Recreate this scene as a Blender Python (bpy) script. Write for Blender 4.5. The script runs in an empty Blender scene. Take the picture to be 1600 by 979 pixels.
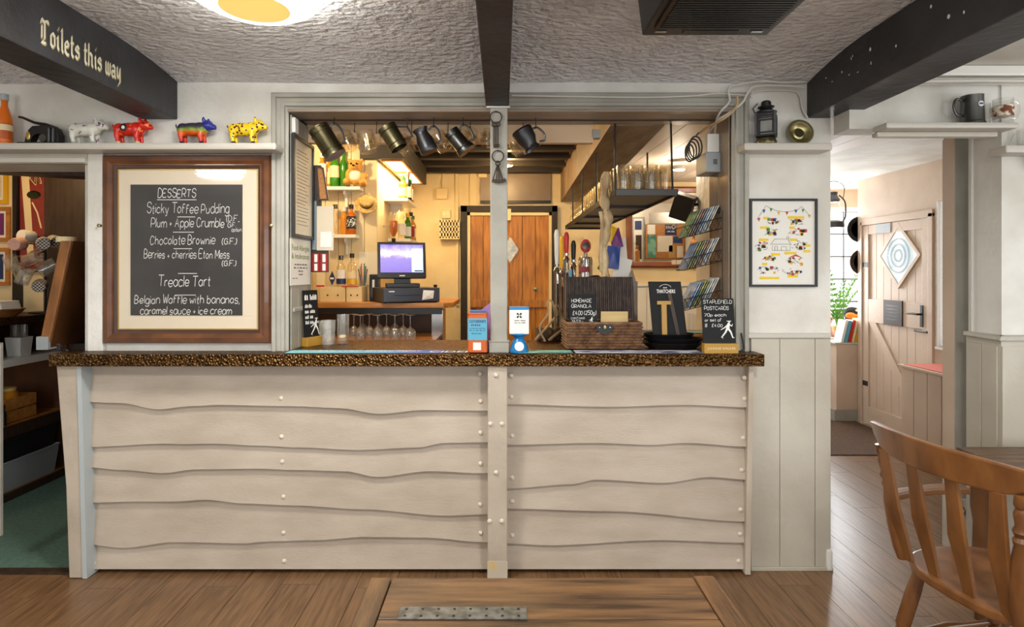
import bpy, bmesh, math, random
from mathutils import Matrix, Vector
random.seed(7)
R = math.radians
PI = math.pi
scene = bpy.context.scene
C = scene.collection

# ------------------------------------------------------------------ camera
F, VX, VY, H = 933.0, 785.0, 425.0, 1.55      # focal length in px, principal point, eye height
cam_d = bpy.data.cameras.new('camera'); cam = bpy.data.objects.new('camera', cam_d); C.objects.link(cam)
cam.location = (0, 0, H); cam.rotation_euler = (R(90), 0, 0)
cam_d.sensor_width = 36; cam_d.lens = F / 1600 * 36
cam_d.shift_x = (800 - VX) / 1600; cam_d.shift_y = -(489.5 - VY) / 1600
cam_d.clip_start = .05
scene.camera = cam
def px(x, Y): return (x - VX) / F * Y
def pz(y, Y): return H - (y - VY) / F * Y
def P(x, y, Y): return Vector((px(x, Y), Y, pz(y, Y)))

# ------------------------------------------------------------------ world, light, exposure
world = bpy.data.worlds.new('world'); scene.world = world; world.use_nodes = True
bg = world.node_tree.nodes['Background']
bg.inputs[0].default_value = (.93, .97, 1, 1); bg.inputs[1].default_value = 2.2
scene.view_settings.view_transform = 'Standard'; scene.view_settings.look = 'None'
scene.view_settings.gamma = 1; scene.view_settings.use_curve_mapping = False
scene.view_settings.exposure = -0.22
def area(name, loc, rot, sx, sy, power, col):
    d = bpy.data.lights.new(name, 'AREA'); d.shape = 'RECTANGLE'; d.size = sx; d.size_y = sy
    d.energy = power; d.color = col
    o = bpy.data.objects.new(name, d); C.objects.link(o); o.location = loc; o.rotation_euler = rot
    return o
def point(name, loc, power, col, r=.05):
    d = bpy.data.lights.new(name, 'POINT'); d.energy = power; d.color = col; d.shadow_soft_size = r
    o = bpy.data.objects.new(name, d); C.objects.link(o); o.location = loc
    return o
DAY = (.94, .97, 1)
# daylight entering by the windows of the wall behind the photographer and of the side wall
area('daylight', (-2.3, -1.9, 1.55), (R(90), 0, 0), 1.3, 1.35, 26, DAY)
area('daylight', (0.2, -1.9, 1.55), (R(90), 0, 0), 1.3, 1.35, 26, DAY)
area('daylight', (2.6, -1.9, 1.55), (R(90), 0, 0), 1.3, 1.35, 32, DAY)
area('daylight', (4.1, 0.9, 1.55), (R(90), 0, R(90)), 1.6, 1.3, 36, DAY)
# daylight in the entrance lobby
area('daylight', (3.55, 7.05, 1.65), (R(-90), 0, 0), 1.0, 1.3, 150, DAY)

# ------------------------------------------------------------------ materials
def lin(c):
    return tuple(((v / 255) / 12.92 if v / 255 <= .04045 else ((v / 255 + .055) / 1.055) ** 2.4) for v in c) + (1,)
MATS = {}
def M(name, col, rough=.55, metal=0, col2=None, var=6, vs=None, bump=0, bscale=60, bs=None, emis=0, tex='noise', spec=.5, coat=0, rnd=0, lo=.35, hi=.65, bd=.02):
    """procedural principled material: col/col2 in sRGB 0-255, mixed by a noise of scale var (stretched by vs)"""
    m = bpy.data.materials.new(name); m.use_nodes = True; nt = m.node_tree; n = nt.nodes; L = nt.links
    b = n['Principled BSDF']
    b.inputs['Base Color'].default_value = lin(col); b.inputs['Roughness'].default_value = rough
    b.inputs['Metallic'].default_value = metal; b.inputs['Specular IOR Level'].default_value = spec
    b.inputs['Coat Weight'].default_value = coat
    tc = n.new('ShaderNodeTexCoord')
    def mapped(s):
        mp = n.new('ShaderNodeMapping'); L.new(tc.outputs['Object'], mp.inputs['Vector'])
        mp.inputs['Scale'].default_value = s or (1, 1, 1)
        if rnd:
            oi = n.new('ShaderNodeObjectInfo'); mu = n.new('ShaderNodeMath'); mu.operation = 'MULTIPLY'; mu.inputs[1].default_value = 37
            L.new(oi.outputs['Random'], mu.inputs[0]); L.new(mu.outputs[0], mp.inputs['Location'])
        return mp.outputs[0]
    out = None
    if col2:
        if tex in ('noise', 'hammer'):
            t = n.new('ShaderNodeTexNoise'); t.inputs['Scale'].default_value = var; t.inputs['Detail'].default_value = 5; src = t.outputs['Fac']
        elif tex == 'voronoi':
            t = n.new('ShaderNodeTexVoronoi'); t.inputs['Scale'].default_value = var; src = t.outputs['Distance']
        elif tex == 'cell':
            t = n.new('ShaderNodeTexVoronoi'); t.inputs['Scale'].default_value = var; src = t.outputs['Color']
        elif tex == 'wave':
            t = n.new('ShaderNodeTexWave'); t.inputs['Scale'].default_value = var; t.inputs['Distortion'].default_value = 3; t.inputs['Detail'].default_value = 3; src = t.outputs['Fac']
        elif tex == 'check':
            t = n.new('ShaderNodeTexChecker'); t.inputs['Scale'].default_value = var; src = t.outputs['Fac']
        L.new(mapped(vs), t.inputs['Vector'])
        rp = n.new('ShaderNodeMapRange'); rp.inputs[1].default_value = lo; rp.inputs[2].default_value = hi
        L.new(src, rp.inputs[0])
        mx = n.new('ShaderNodeMix'); mx.data_type = 'RGBA'
        mx.inputs[6].default_value = lin(col); mx.inputs[7].default_value = lin(col2)
        L.new(rp.outputs[0], mx.inputs[0]); out = mx.outputs[2]
        if rnd:
            hs = n.new('ShaderNodeHueSaturation'); oi = n.new('ShaderNodeObjectInfo'); mr = n.new('ShaderNodeMapRange')
            mr.inputs[3].default_value = 1 - rnd; mr.inputs[4].default_value = 1 + rnd
            L.new(oi.outputs['Random'], mr.inputs[0]); L.new(mr.outputs[0], hs.inputs['Value']); L.new(out, hs.inputs['Color']); out = hs.outputs[0]
        L.new(out, b.inputs['Base Color'])
    if bump:
        t = n.new('ShaderNodeTexVoronoi' if tex == 'hammer' else 'ShaderNodeTexNoise'); t.inputs['Scale'].default_value = bscale
        if tex != 'hammer': t.inputs['Detail'].default_value = 6
        L.new(mapped(bs), t.inputs['Vector'])
        bp = n.new('ShaderNodeBump'); bp.inputs['Strength'].default_value = bump; bp.inputs['Distance'].default_value = bd
        L.new(t.outputs[0], bp.inputs['Height']); L.new(bp.outputs[0], b.inputs['Normal'])
    if emis:
        b.inputs['Emission Strength'].default_value = emis
        if out: L.new(out, b.inputs['Emission Color'])
        else: b.inputs['Emission Color'].default_value = lin(col)
    MATS[name] = m
    return m
def glassmat(name, tint=(255, 255, 255), body=.06, refl=.55, bodycol=(235, 235, 225)):
    """clear glass that lets light through: transparent + sharp reflection by facing angle + a little body colour"""
    m = bpy.data.materials.new(name); m.use_nodes = True; nt = m.node_tree; n = nt.nodes; L = nt.links
    n.remove(n['Principled BSDF'])
    tr = n.new('ShaderNodeBsdfTransparent'); tr.inputs[0].default_value = lin(tint)
    gl = n.new('ShaderNodeBsdfGlossy'); gl.inputs['Roughness'].default_value = .04
    df = n.new('ShaderNodeBsdfPrincipled'); df.inputs['Base Color'].default_value = lin(bodycol); df.inputs['Roughness'].default_value = .1
    lw = n.new('ShaderNodeLayerWeight'); lw.inputs['Blend'].default_value = .35
    mr = n.new('ShaderNodeMapRange'); mr.inputs[3].default_value = .05; mr.inputs[4].default_value = refl
    L.new(lw.outputs['Facing'], mr.inputs[0])
    m1 = n.new('ShaderNodeMixShader'); m1.inputs[0].default_value = body; L.new(tr.outputs[0], m1.inputs[1]); L.new(df.outputs[0], m1.inputs[2])
    m2 = n.new('ShaderNodeMixShader'); L.new(mr.outputs[0], m2.inputs[0]); L.new(m1.outputs[0], m2.inputs[1]); L.new(gl.outputs[0], m2.inputs[2])
    L.new(m2.outputs[0], n['Material Output'].inputs[0]); MATS[name] = m
    return m

M('plaster', (228, 226, 219), .7, col2=(205, 201, 190), var=3, bump=.35, bscale=14)
M('plaster_warm', (234, 216, 174), .7, col2=(224, 204, 158), var=4, bump=.15, bscale=20)
M('ceiling_paint', (240, 240, 240), .8, col2=(222, 222, 224), var=5, bump=1.0, bscale=24, bs=(1, 1.5, 1), bd=.05)
M('ceiling_white', (222, 208, 192), .6)
M('board_cream', (188, 175, 159), .5, col2=(174, 160, 143), var=3, vs=(1, 1, 3), bump=.12, bscale=40, bs=(1, 1, 6))
M('bolt_paint', (214, 203, 186), .4)
M('post_cream', (194, 182, 165), .5, col2=(176, 163, 146), var=4, bump=.12, bscale=30)
M('edge_blue', (176, 184, 186), .5)
M('trim_grey', (168, 165, 154), .45, col2=(150, 147, 136), var=5, bump=.08, bscale=30)
M('dado_paint', (196, 190, 176), .5, col2=(180, 172, 156), var=2.5, bump=.1, bscale=30)
M('shelf_paint', (196, 191, 180), .4)
M('pink_paint', (214, 192, 172), .55, col2=(202, 180, 160), var=3, bump=.06, bscale=30)
M('chipped', (206, 200, 188), .5, col2=(92, 78, 62), var=16, lo=.62, hi=.66)
M('stained', (190, 178, 160), .5, col2=(206, 176, 96), var=9, lo=.52, hi=.62)
M('copper', (124, 92, 54), .38, 1, col2=(70, 50, 30), var=95, lo=.42, hi=.56, tex='hammer', bump=.6, bscale=85)  # gold speckle in the colour stands in for warm reflections on the hammering
M('beam_black', (52, 53, 57), .5, col2=(38, 37, 38), var=4, bump=.25, bscale=18)
M('letter_cream', (205, 202, 178), .6)
M('shade_cream', (150, 132, 84), .6)
M('floor_wood', (132, 99, 68), .3, col2=(102, 74, 49), var=5, vs=(14, 1, 1), rnd=.10, bump=.04, bscale=30, bs=(8, .6, 1))
M('floor_gap', (84, 58, 38), .7)
M('carpet_green', (88, 118, 104), .95, col2=(74, 102, 90), var=60)
M('mat_brown', (92, 68, 48), .95, col2=(74, 54, 38), var=50)
M('table_wood', (112, 80, 50), .4, col2=(54, 37, 23), var=4, vs=(.8, 9, 3), rnd=.06, bump=.15, bscale=20, bs=(1, 10, 4))
M('table_wood_y', (110, 78, 49), .4, col2=(54, 37, 23), var=4, vs=(9, .8, 3), bump=.15, bscale=20, bs=(10, 1, 4))
M('galvanised', (128, 130, 128), .5, .8, col2=(84, 84, 80), var=40)
M('chair_wood', (126, 82, 43), .32, col2=(98, 60, 30), var=5, vs=(3, 3, 1), coat=.2)
M('chair_dark', (110, 72, 40), .35, col2=(88, 56, 30), var=5)
M('frame_wood', (108, 64, 32), .3, col2=(80, 45, 21), var=5, vs=(2, 2, 2), coat=.3)
M('frame_inner', (66, 38, 20), .3)
M('gilt', (190, 156, 84), .35, .7)
M('mount', (220, 206, 182), .8)
M('chalk', (34, 31, 30), .4, col2=(44, 40, 39), var=5)
M('chalk_sign', (22, 23, 25), .6, spec=.25)
M('chalk_white', (232, 232, 226), .8)
M('black', (22, 22, 23), .4)
M('black_matt', (26, 25, 25), .75)
M('black_plastic', (30, 31, 34), .35)
M('dark_wood', (62, 44, 30), .5, col2=(44, 30, 20), var=5, vs=(6, 6, 1))
M('flap_wood', (150, 96, 44), .45, col2=(106, 64, 26), var=4, vs=(5, 5, 1))
M('flap_dark', (96, 58, 26), .5, col2=(66, 38, 16), var=5)
M('door_wood', (196, 132, 48), .4, col2=(150, 94, 28), var=4, vs=(9, 9, 1), rnd=.1)
M('joist', (50, 42, 36), .6, col2=(34, 28, 24), var=4)
M('batten', (196, 158, 110), .6)
M('fascia', (214, 182, 144), .5)
M('soffit', (150, 134, 118), .35, col2=(132, 116, 100), var=3, vs=(1, 6, 1))
M('beam_brown', (150, 128, 104), .55, col2=(112, 92, 72), var=3, vs=(4, 1, 1), bump=.3, bscale=14)
M('paper', (236, 234, 226), .8)
M('paper_cream', (232, 222, 198), .8)
M('ink', (70, 70, 74), .8)
M('ink_green', (120, 140, 60), .8)
M('yellow_mark', (240, 206, 40), .8)
M('pewter', (112, 112, 108), .34, 1, col2=(78, 78, 76), var=6)
M('pewter_brass', (126, 118, 88), .36, 1, col2=(96, 90, 66), var=5)
M('pewter_dark', (104, 104, 106), .4, .95, col2=(76, 76, 78), var=5)
M('iron', (52, 50, 48), .5, .8)
M('rust_iron', (74, 62, 52), .6, .6)
M('steel', (190, 190, 188), .2, 1)
M('chrome', (210, 208, 204), .12, 1)
M('brass', (172, 162, 116), .38, 1)
M('white_plastic', (226, 224, 216), .4)
M('cream_plastic', (232, 212, 164), .5)
M('grey_plastic', (150, 156, 158), .4)
M('grey_blue', (120, 134, 140), .5)
M('wicker', (128, 92, 62), .5, col2=(84, 56, 36), var=30)
M('wicker_dark', (76, 58, 50), .55, col2=(46, 34, 29), var=30)
M('kraft', (196, 168, 112), .6)
M('gold_base', (176, 134, 52), .4)
M('charity_blue', (26, 122, 184), .35)
M('tin_orange', (196, 90, 20), .4)
M('tin_blue', (84, 164, 192), .4)
M('rubber_mat', (34, 34, 44), .6)
M('mat_teal', (120, 190, 196), .5)
M('mat_blue', (22, 96, 170), .5)
M('mat_grey', (206, 212, 224), .5, col2=(90, 90, 130), var=9, vs=(1, 3, 1), lo=.5, hi=.55)
M('mat_sea', (128, 190, 176), .5, col2=(70, 140, 130), var=9, lo=.48, hi=.56)
M('mat_orange', (222, 146, 96), .5)
M('white_gloss', (236, 234, 226), .25)
M('leather_red', (150, 36, 32), .5)
M('red', (196, 34, 28), .4)
M('red_dark', (150, 22, 26), .45)
M('yellow', (226, 176, 30), .4)
M('green', (40, 120, 50), .4)
M('green_leaf', (92, 150, 50), .5, col2=(66, 122, 36), var=8)
M('blue', (36, 66, 140), .4)
M('navy', (30, 50, 100), .45)
M('purple', (110, 40, 110), .5)
M('tan_fur', (228, 172, 88), .95, col2=(206, 146, 62), var=40, bump=.5, bscale=120)
M('black_fur', (30, 27, 26), .95, bump=.5, bscale=120)
M('orange_fur', (222, 130, 40), .95, bump=.5, bscale=120)
M('pink_fur', (226, 178, 160), .95, bump=.5, bscale=120)
M('white_cloth', (228, 222, 210), .9)
M('gingham', (220, 212, 196), .9, col2=(70, 66, 70), var=90, tex='check')
M('driftwood', (206, 184, 146), .8, col2=(150, 124, 90), var=6, vs=(4, 4, 1), bump=.5, bscale=20, bs=(4, 4, 1))
M('speaker', (36, 38, 42), .6)
M('mirror', (235, 235, 235), .02, 1)
M('cork', (196, 142, 92), .9, col2=(176, 122, 74), var=60)
M('mirror_frame', (140, 78, 50), .35, col2=(116, 60, 36), var=4)
M('radiator', (232, 230, 224), .35)
M('orange_drink', (226, 112, 22), .3)
M('whisky', (190, 100, 20), .15)
M('amber', (214, 140, 40), .15)
M('green_glass', (60, 130, 30), .12)
M('dark_glass', (26, 34, 20), .12)
M('label_cream', (236, 216, 168), .7)
M('label_white', (236, 232, 224), .7)
M('rope', (206, 190, 160), .8)
M('cable', (206, 204, 196), .5)
M('cable_tan', (186, 158, 116), .6)
M('sponge', (232, 206, 120), .9)
M('wood_box', (198, 136, 66), .5, col2=(172, 112, 48), var=5, vs=(1, 6, 6))
M('pine', (236, 214, 160), .5, col2=(220, 194, 136), var=5)
M('counter_wood', (196, 132, 62), .4, col2=(160, 100, 40), var=5, vs=(1, 8, 8))
M('lead', (70, 72, 76), .6, .5)
M('plaque', (74, 66, 62), .6, .3)
M('rainbow_head', (44, 50, 140), .25)
M('pig_white', (222, 222, 208), .25, col2=(140, 96, 130), var=42, lo=.6, hi=.64)
M('pig_red', (206, 36, 22), .22, col2=(244, 160, 50), var=60, lo=.62, hi=.66)
M('pig_yellow', (236, 200, 30), .22, col2=(90, 20, 40), var=62, tex='voronoi', lo=.36, hi=.31)
M('hoof', (40, 30, 40), .4)
M('light_panel', (255, 226, 160), .5, emis=5)
M('lamp_glass', (255, 250, 240), .4, emis=26)
M('lamp_yellow', (252, 204, 112), .4, emis=1.0)
M('bulb', (255, 220, 160), .4, emis=12)
glassmat('glass'); glassmat('pane', body=.02, refl=.25); glassmat('plastic_clear', body=.12, refl=.4)
glassmat('glass_warm', tint=(255, 250, 238), body=.03, refl=.42, bodycol=(255, 248, 232))
glassmat('bullseye', tint=(225, 235, 240), body=.25, refl=.6)
glassmat('film', body=.0, refl=.22)
def gradient(name, stops, axis='Z', lo=0, hi=1, rough=.3, emis=0, noise=0):
    m = bpy.data.materials.new(name); m.use_nodes = True; nt = m.node_tree; n = nt.nodes; L = nt.links; b = n['Principled BSDF']
    b.inputs['Roughness'].default_value = rough
    tc = n.new('ShaderNodeTexCoord'); sp = n.new('ShaderNodeSeparateXYZ'); mr = n.new('ShaderNodeMapRange'); cr = n.new('ShaderNodeValToRGB')
    L.new(tc.outputs['Object'], sp.inputs[0]); L.new(sp.outputs[axis], mr.inputs[0])
    mr.inputs[1].default_value = lo; mr.inputs[2].default_value = hi
    fac = mr.outputs[0]
    if noise:
        nz = n.new('ShaderNodeTexNoise'); nz.inputs['Scale'].default_value = 18; L.new(tc.outputs['Object'], nz.inputs['Vector'])
        ad = n.new('ShaderNodeMath'); ad.operation = 'MULTIPLY_ADD'; L.new(nz.outputs['Fac'], ad.inputs[0]); ad.inputs[1].default_value = noise
        su = n.new('ShaderNodeMath'); su.operation = 'SUBTRACT'; L.new(fac, su.inputs[0]); su.inputs[1].default_value = noise / 2
        L.new(su.outputs[0], ad.inputs[2]); fac = ad.outputs[0]
    L.new(fac, cr.inputs[0])
    el = cr.color_ramp.elements
    while len(el) < len(stops): el.new(.5)
    for e, (p, c) in zip(el, stops): e.position = p; e.color = lin(c)
    L.new(cr.outputs[0], b.inputs['Base Color'])
    if emis:
        L.new(cr.outputs[0], b.inputs['Emission Color']); b.inputs['Emission Strength'].default_value = emis
    MATS[name] = m
gradient('pig_rainbow', [(0, (190, 30, 24)), (.45, (220, 90, 30)), (.62, (130, 150, 40)), (.8, (60, 70, 60)), (1, (60, 30, 80))], 'Z', .015, .085, noise=.25)
gradient('screen', [(0, (120, 110, 200)), (.5, (140, 130, 215)), (.62, (214, 214, 240)), (.8, (170, 165, 225)), (1, (90, 90, 200))], 'Z', .02, .24, emis=.9, noise=.35)
gradient('mat_ocean', [(0, (130, 198, 200)), (.5, (70, 150, 190)), (.66, (16, 90, 176)), (.8, (14, 70, 150)), (.86, (24, 24, 44)), (1, (22, 22, 40))], 'X', -.52, .52, .55)

# ------------------------------------------------------------------ mesh builder
class MB:
    def __init__(s): s.v = []; s.f = []
    def add(s, vs, fs):
        o = len(s.v); s.v += [tuple(v) for v in vs]; s.f += [tuple(i + o for i in f) for f in fs]; return s
    def box(s, x0, x1, y0, y1, z0, z1, m=None):
        vs = [Vector((x, y, z)) for z in (z0, z1) for y in (y0, y1) for x in (x0, x1)]
        if m is not None: vs = [m @ v for v in vs]
        return s.add(vs, [(0, 2, 3, 1), (4, 5, 7, 6), (0, 1, 5, 4), (2, 6, 7, 3), (0, 4, 6, 2), (1, 3, 7, 5)])
    def prism(s, poly, y0, y1, m=None):
        """poly in XZ extruded along Y"""
        n = len(poly)
        vs = [Vector((x, y0, z)) for x, z in poly] + [Vector((x, y1, z)) for x, z in poly]
        if m is not None: vs = [m @ v for v in vs]
        return s.add(vs, [tuple(range(n)), tuple(range(2 * n - 1, n - 1, -1))] + [(i, i + n, (i + 1) % n + n, (i + 1) % n) for i in range(n)])
    def plan(s, poly, z0, z1):
        """poly in XY extruded along Z"""
        n = len(poly)
        vs = [(x, y, z0) for x, y in poly] + [(x, y, z1) for x, y in poly]
        return s.add(vs, [tuple(range(n - 1, -1, -1)), tuple(range(n, 2 * n))] + [(i, (i + 1) % n, (i + 1) % n + n, i + n) for i in range(n)])
    def quad(s, a, b, c, d): return s.add([a, b, c, d], [(0, 1, 2, 3)])
    def tube(s, pts, r, n=8, closed=False):
        pts = [Vector(p) for p in pts]; k = len(pts); rr = r if isinstance(r, (list, tuple)) else [r] * k
        rings = []; up = None
        for i, p in enumerate(pts):
            a = pts[i - 1] if (i > 0 or closed) else p; b = pts[(i + 1) % k] if (i < k - 1 or closed) else p
            t = (b - a).normalized() if (b - a).length > 1e-9 else Vector((0, 0, 1))
            if up is None: up = Vector((0, 0, 1)) if abs(t.z) < .9 else Vector((1, 0, 0))
            u = (up - t * up.dot(t))
            u = u.normalized() if u.length > 1e-6 else t.orthogonal().normalized()
            up = u; w = t.cross(u)
            rings.append([p + (u * math.cos(2 * PI * j / n) + w * math.sin(2 * PI * j / n)) * rr[i] for j in range(n)])
        vs = [v for g in rings for v in g]; fs = []
        for i in range(k if closed else k - 1):
            a, b = i * n, ((i + 1) % k) * n
            for j in range(n): fs.append((a + j, a + (j + 1) % n, b + (j + 1) % n, b + j))
        if not closed: fs += [tuple(range(n - 1, -1, -1)), tuple((k - 1) * n + j for j in range(n))]
        return s.add(vs, fs)
    def lathe(s, prof, n=20, m=None, sx=1, sy=1):
        """prof [(r,z)...] about Z"""
        vs = []; fs = []; k = len(prof)
        for r, z in prof:
            for j in range(n): vs.append(Vector((r * math.cos(2 * PI * j / n) * sx, r * math.sin(2 * PI * j / n) * sy, z)))
        for i in range(k - 1):
            for j in range(n): fs.append((i * n + j, i * n + (j + 1) % n, (i + 1) * n + (j + 1) % n, (i + 1) * n + j))
        if prof[0][0] > 1e-6: fs.append(tuple(range(n - 1, -1, -1)))
        if prof[-1][0] > 1e-6: fs.append(tuple((k - 1) * n + j for j in range(n)))
        if m is not None: vs = [m @ v for v in vs]
        return s.add(vs, fs)
    def ball(s, c, r, n=12, m=None):
        r = r if isinstance(r, (list, tuple)) else (r, r, r)
        vs = [Vector((0, 0, -1))]; fs = []; h = n // 2
        for i in range(1, h):
            a = -PI / 2 + PI * i / h
            for j in range(n): vs.append(Vector((math.cos(a) * math.cos(2 * PI * j / n), math.cos(a) * math.sin(2 * PI * j / n), math.sin(a))))
        vs.append(Vector((0, 0, 1))); t = len(vs) - 1
        for j in range(n): fs.append((0, 1 + (j + 1) % n, 1 + j))
        for i in range(h - 2):
            for j in range(n): a = 1 + i * n; fs.append((a + j, a + (j + 1) % n, a + n + (j + 1) % n, a + n + j))
        a = 1 + (h - 2) * n
        for j in range(n): fs.append((a + j, a + (j + 1) % n, t))
        vs = [Vector((v.x * r[0], v.y * r[1], v.z * r[2])) for v in vs]
        if m is not None: vs = [m @ v for v in vs]
        return s.add([v + Vector(c) for v in vs], fs)
    def sweep(s, path, prof, closed, y=0, ysign=-1):
        """mitred moulding round a path in XZ; prof [(outward offset, proud)] as a closed section; y is the wall face"""
        k = len(path); rings = []
        for i in range(k):
            p = Vector(path[i])
            dirs = []
            if i > 0 or closed: dirs.append((p - Vector(path[i - 1])).normalized())
            if i < k - 1 or closed: dirs.append((Vector(path[(i + 1) % k]) - p).normalized())
            ns = [Vector((-d.y, d.x)) for d in dirs]          # left of travel = outward when path runs clockwise
            if len(ns) == 2:
                b = (ns[0] + ns[1]); b = b / max(1e-6, b.dot(ns[0]))
            else: b = ns[0]
            rings.append([(p.x + b.x * o, y + ysign * h, p.y + b.y * o) for o, h in prof])
        n = len(prof); vs = [v for g in rings for v in g]; fs = []
        for i in range(k if closed else k - 1):
            a, c = i * n, ((i + 1) % k) * n
            for j in range(n): fs.append((a + j, c + j, c + (j + 1) % n, a + (j + 1) % n))
        if not closed: fs += [tuple(range(n)), tuple((k - 1) * n + j for j in range(n - 1, -1, -1))]
        return s.add(vs, fs)
    def xf(s, m): s.v = [tuple(m @ Vector(v)) for v in s.v]; return s
    def build(s, name, mat, parent=None, loc=None, rot=None, w=False, smooth=35, bevel=0, kind=None, label=None, flat=False):
        vs = s.v
        if w and parent is not None:
            l = parent.location; vs = [(x - l.x, y - l.y, z - l.z) for x, y, z in vs]
        elif w and loc is not None:
            vs = [(x - loc[0], y - loc[1], z - loc[2]) for x, y, z in vs]
        me = bpy.data.meshes.new(name); me.from_pydata(vs, [], s.f)
        bm = bmesh.new(); bm.from_mesh(me)
        bmesh.ops.recalc_face_normals(bm, faces=bm.faces)
        if bevel:
            bmesh.ops.remove_doubles(bm, verts=bm.verts, dist=1e-6)
            es = [e for e in bm.edges if len(e.link_faces) == 2 and e.calc_face_angle(0) > R(40)]
            bmesh.ops.bevel(bm, geom=es, offset=bevel, segments=2, profile=.6, affect='EDGES', clamp_overlap=True)
        bm.to_mesh(me); bm.free()
        me.materials.append(MATS[mat] if isinstance(mat, str) else mat)
        me.polygons.foreach_set('use_smooth', [not flat] * len(me.polygons))
        if not flat: me.set_sharp_from_angle(angle=R(12 if bevel else smooth))
        o = bpy.data.objects.new(name, me); C.objects.link(o)
        if parent is not None: o.parent = parent
        if loc is not None: o.location = loc
        if rot is not None: o.rotation_euler = rot
        if kind: o['kind'] = kind
        if label: o['label'] = label
        return o
def tag(o, label, cat, group=None, kind=None):
    o['label'] = label; o['category'] = cat
    if group: o['group'] = group
    if kind: o['kind'] = kind
    return o
def thing(name, label, cat, loc=(0, 0, 0), rot=(0, 0, 0), group=None, kind=None):
    o = bpy.data.objects.new(name, None); C.objects.link(o); o.empty_display_size = .05
    o.location = loc; o.rotation_euler = rot if isinstance(rot, tuple) else (0, 0, rot)
    return tag(o, label, cat, group, kind)
def struct(o, label=None, cat=None):
    o['kind'] = 'structure'
    if label: o['label'] = label
    if cat: o['category'] = cat
    return o
def dup(root, loc, rot=None, label=None, parent=None):
    r = root.copy(); C.objects.link(r); r.location = loc
    if parent is not None: r.parent = parent
    if rot is not None: r.rotation_euler = rot if isinstance(rot, tuple) else (0, 0, rot)
    if label: r['label'] = label
    for ch in list(root.children):
        c = ch.copy(); C.objects.link(c); c.parent = r
        for g in ch.children:
            d = g.copy(); C.objects.link(d); d.parent = c
    return r
def T3(x, y, z): return Matrix.Translation((x, y, z))
def RX(a): return Matrix.Rotation(R(a), 4, 'X')
def RY(a): return Matrix.Rotation(R(a), 4, 'Y')
def RZ(a): return Matrix.Rotation(R(a), 4, 'Z')
def bx(name, mat, parent, x0, x1, y0, y1, z0, z1, bevel=0, w=False, m=None, **k):
    return MB().box(x0, x1, y0, y1, z0, z1, m).build(name, mat, parent, w=w, bevel=bevel, **k)
def blob(name, balls, mat, parent=None, voxel=.004, loc=None, rot=None, extra=None):
    """ellipsoids fused into one continuous skin by a voxel remesh"""
    mb = MB()
    for b in balls: mb.ball(b[0], b[1], 12, b[2] if len(b) > 2 else None)
    if extra: extra(mb)
    o = mb.build(name, mat, parent, loc=loc, rot=rot)
    md = o.modifiers.new('r', 'REMESH'); md.mode = 'VOXEL'; md.voxel_size = voxel
    sm = o.modifiers.new('s', 'SMOOTH'); sm.factor = .5; sm.iterations = 6
    dg = bpy.context.evaluated_depsgraph_get(); dg.update()
    me = bpy.data.meshes.new_from_object(o.evaluated_get(dg)); o.modifiers.clear()
    me.materials.clear(); me.materials.append(MATS[mat])
    me.polygons.foreach_set('use_smooth', [True] * len(me.polygons))
    o.data = me
    return o
# ------------------------------------------------------------------ writing
GL = dict(zip('ABCDEFGHIJKLMNOPQRSTUVWXYZ', [g.split(',') for g in (
 '034d83,1767|030d4d6b6a4808,4876754303|7b5d2d0a06235375|030d4d7a764303|7d0d0373,0858|7d0d03,0858|7b5d2d0a062353757848|0d03,7d73,0878|0d03|5d55331305|0d03,6d0873|0d0363|'
 '030d468d83|030d737d|3d0a063353767a5d3d|030d5d7b795707|3d0a063353767a5d3d,4673|030d5d7b795707,3773|7b5d2d0b195876532305|0d8d,4d43|0d063353767d|0d437d|0d234a638d|0d73,7d03|0d487d,4843|0d7d0373').split('|')]))
GL.update(dict(zip('abcdefghijklmnopqrstuvwxyz', [g.split(',') for g in (
 '6849290705234365,6963|0d03,0729496765432305|6849290705234364|6849290705234365,6d63|06666849290705234364|5c4d2d1b13,0949|6849290705234365,6961401001|0d03,0729496763|0903,0b0c|29211000,2b2c|0d03,5906,2753|0d03|'
 '0903,0729394743,4769799793|0903,0729496763|290705234365674929|0900,0729496765432305|6849290705234365,6960|0903,072949|58391907264655431304|2c243343,0949|0905234365,6963|093369|0923476389|0963,6903|0933,693010|09690363').split('|')])))
GL.update({'0': ['2d0a062343666a4d2d'], '1': ['0b2d23'], '2': ['0b2d4d6b690363'], '4': ['4d0666', '4a43'], '5': ['6d0d0949676543230 4'.replace(' ', '')], '7': ['0d6d23'],
 '8': ['3d0b3865432305386b3d'], '£': ['6b4d2b240363', '0848'], '(': ['2d0b0522'], ')': ['0d2b2502'], '.': ['0304'], ',': ['1402'], '+': ['0646', '2824'], '-': ['0646'], '/': ['0343'], ' ': []})
GOTH = {'T': ['0b1d3c7d8c', '4c45133353', '1a15'], 'o': ['08042344482908'], 'i': ['08191423', '1c2d'], 'l': ['0c1d1423'], 'e': ['0647482908042343'], 't': ['1c142333', '0939'],
 's': ['4829080746442304'], 'h': ['0d03', '0829484453'], 'w': ['0904133439', '3934436469'], 'a': ['0829484453', '462606041344'], 'y': ['0905142449', '49422110'], ' ': []}
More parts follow.
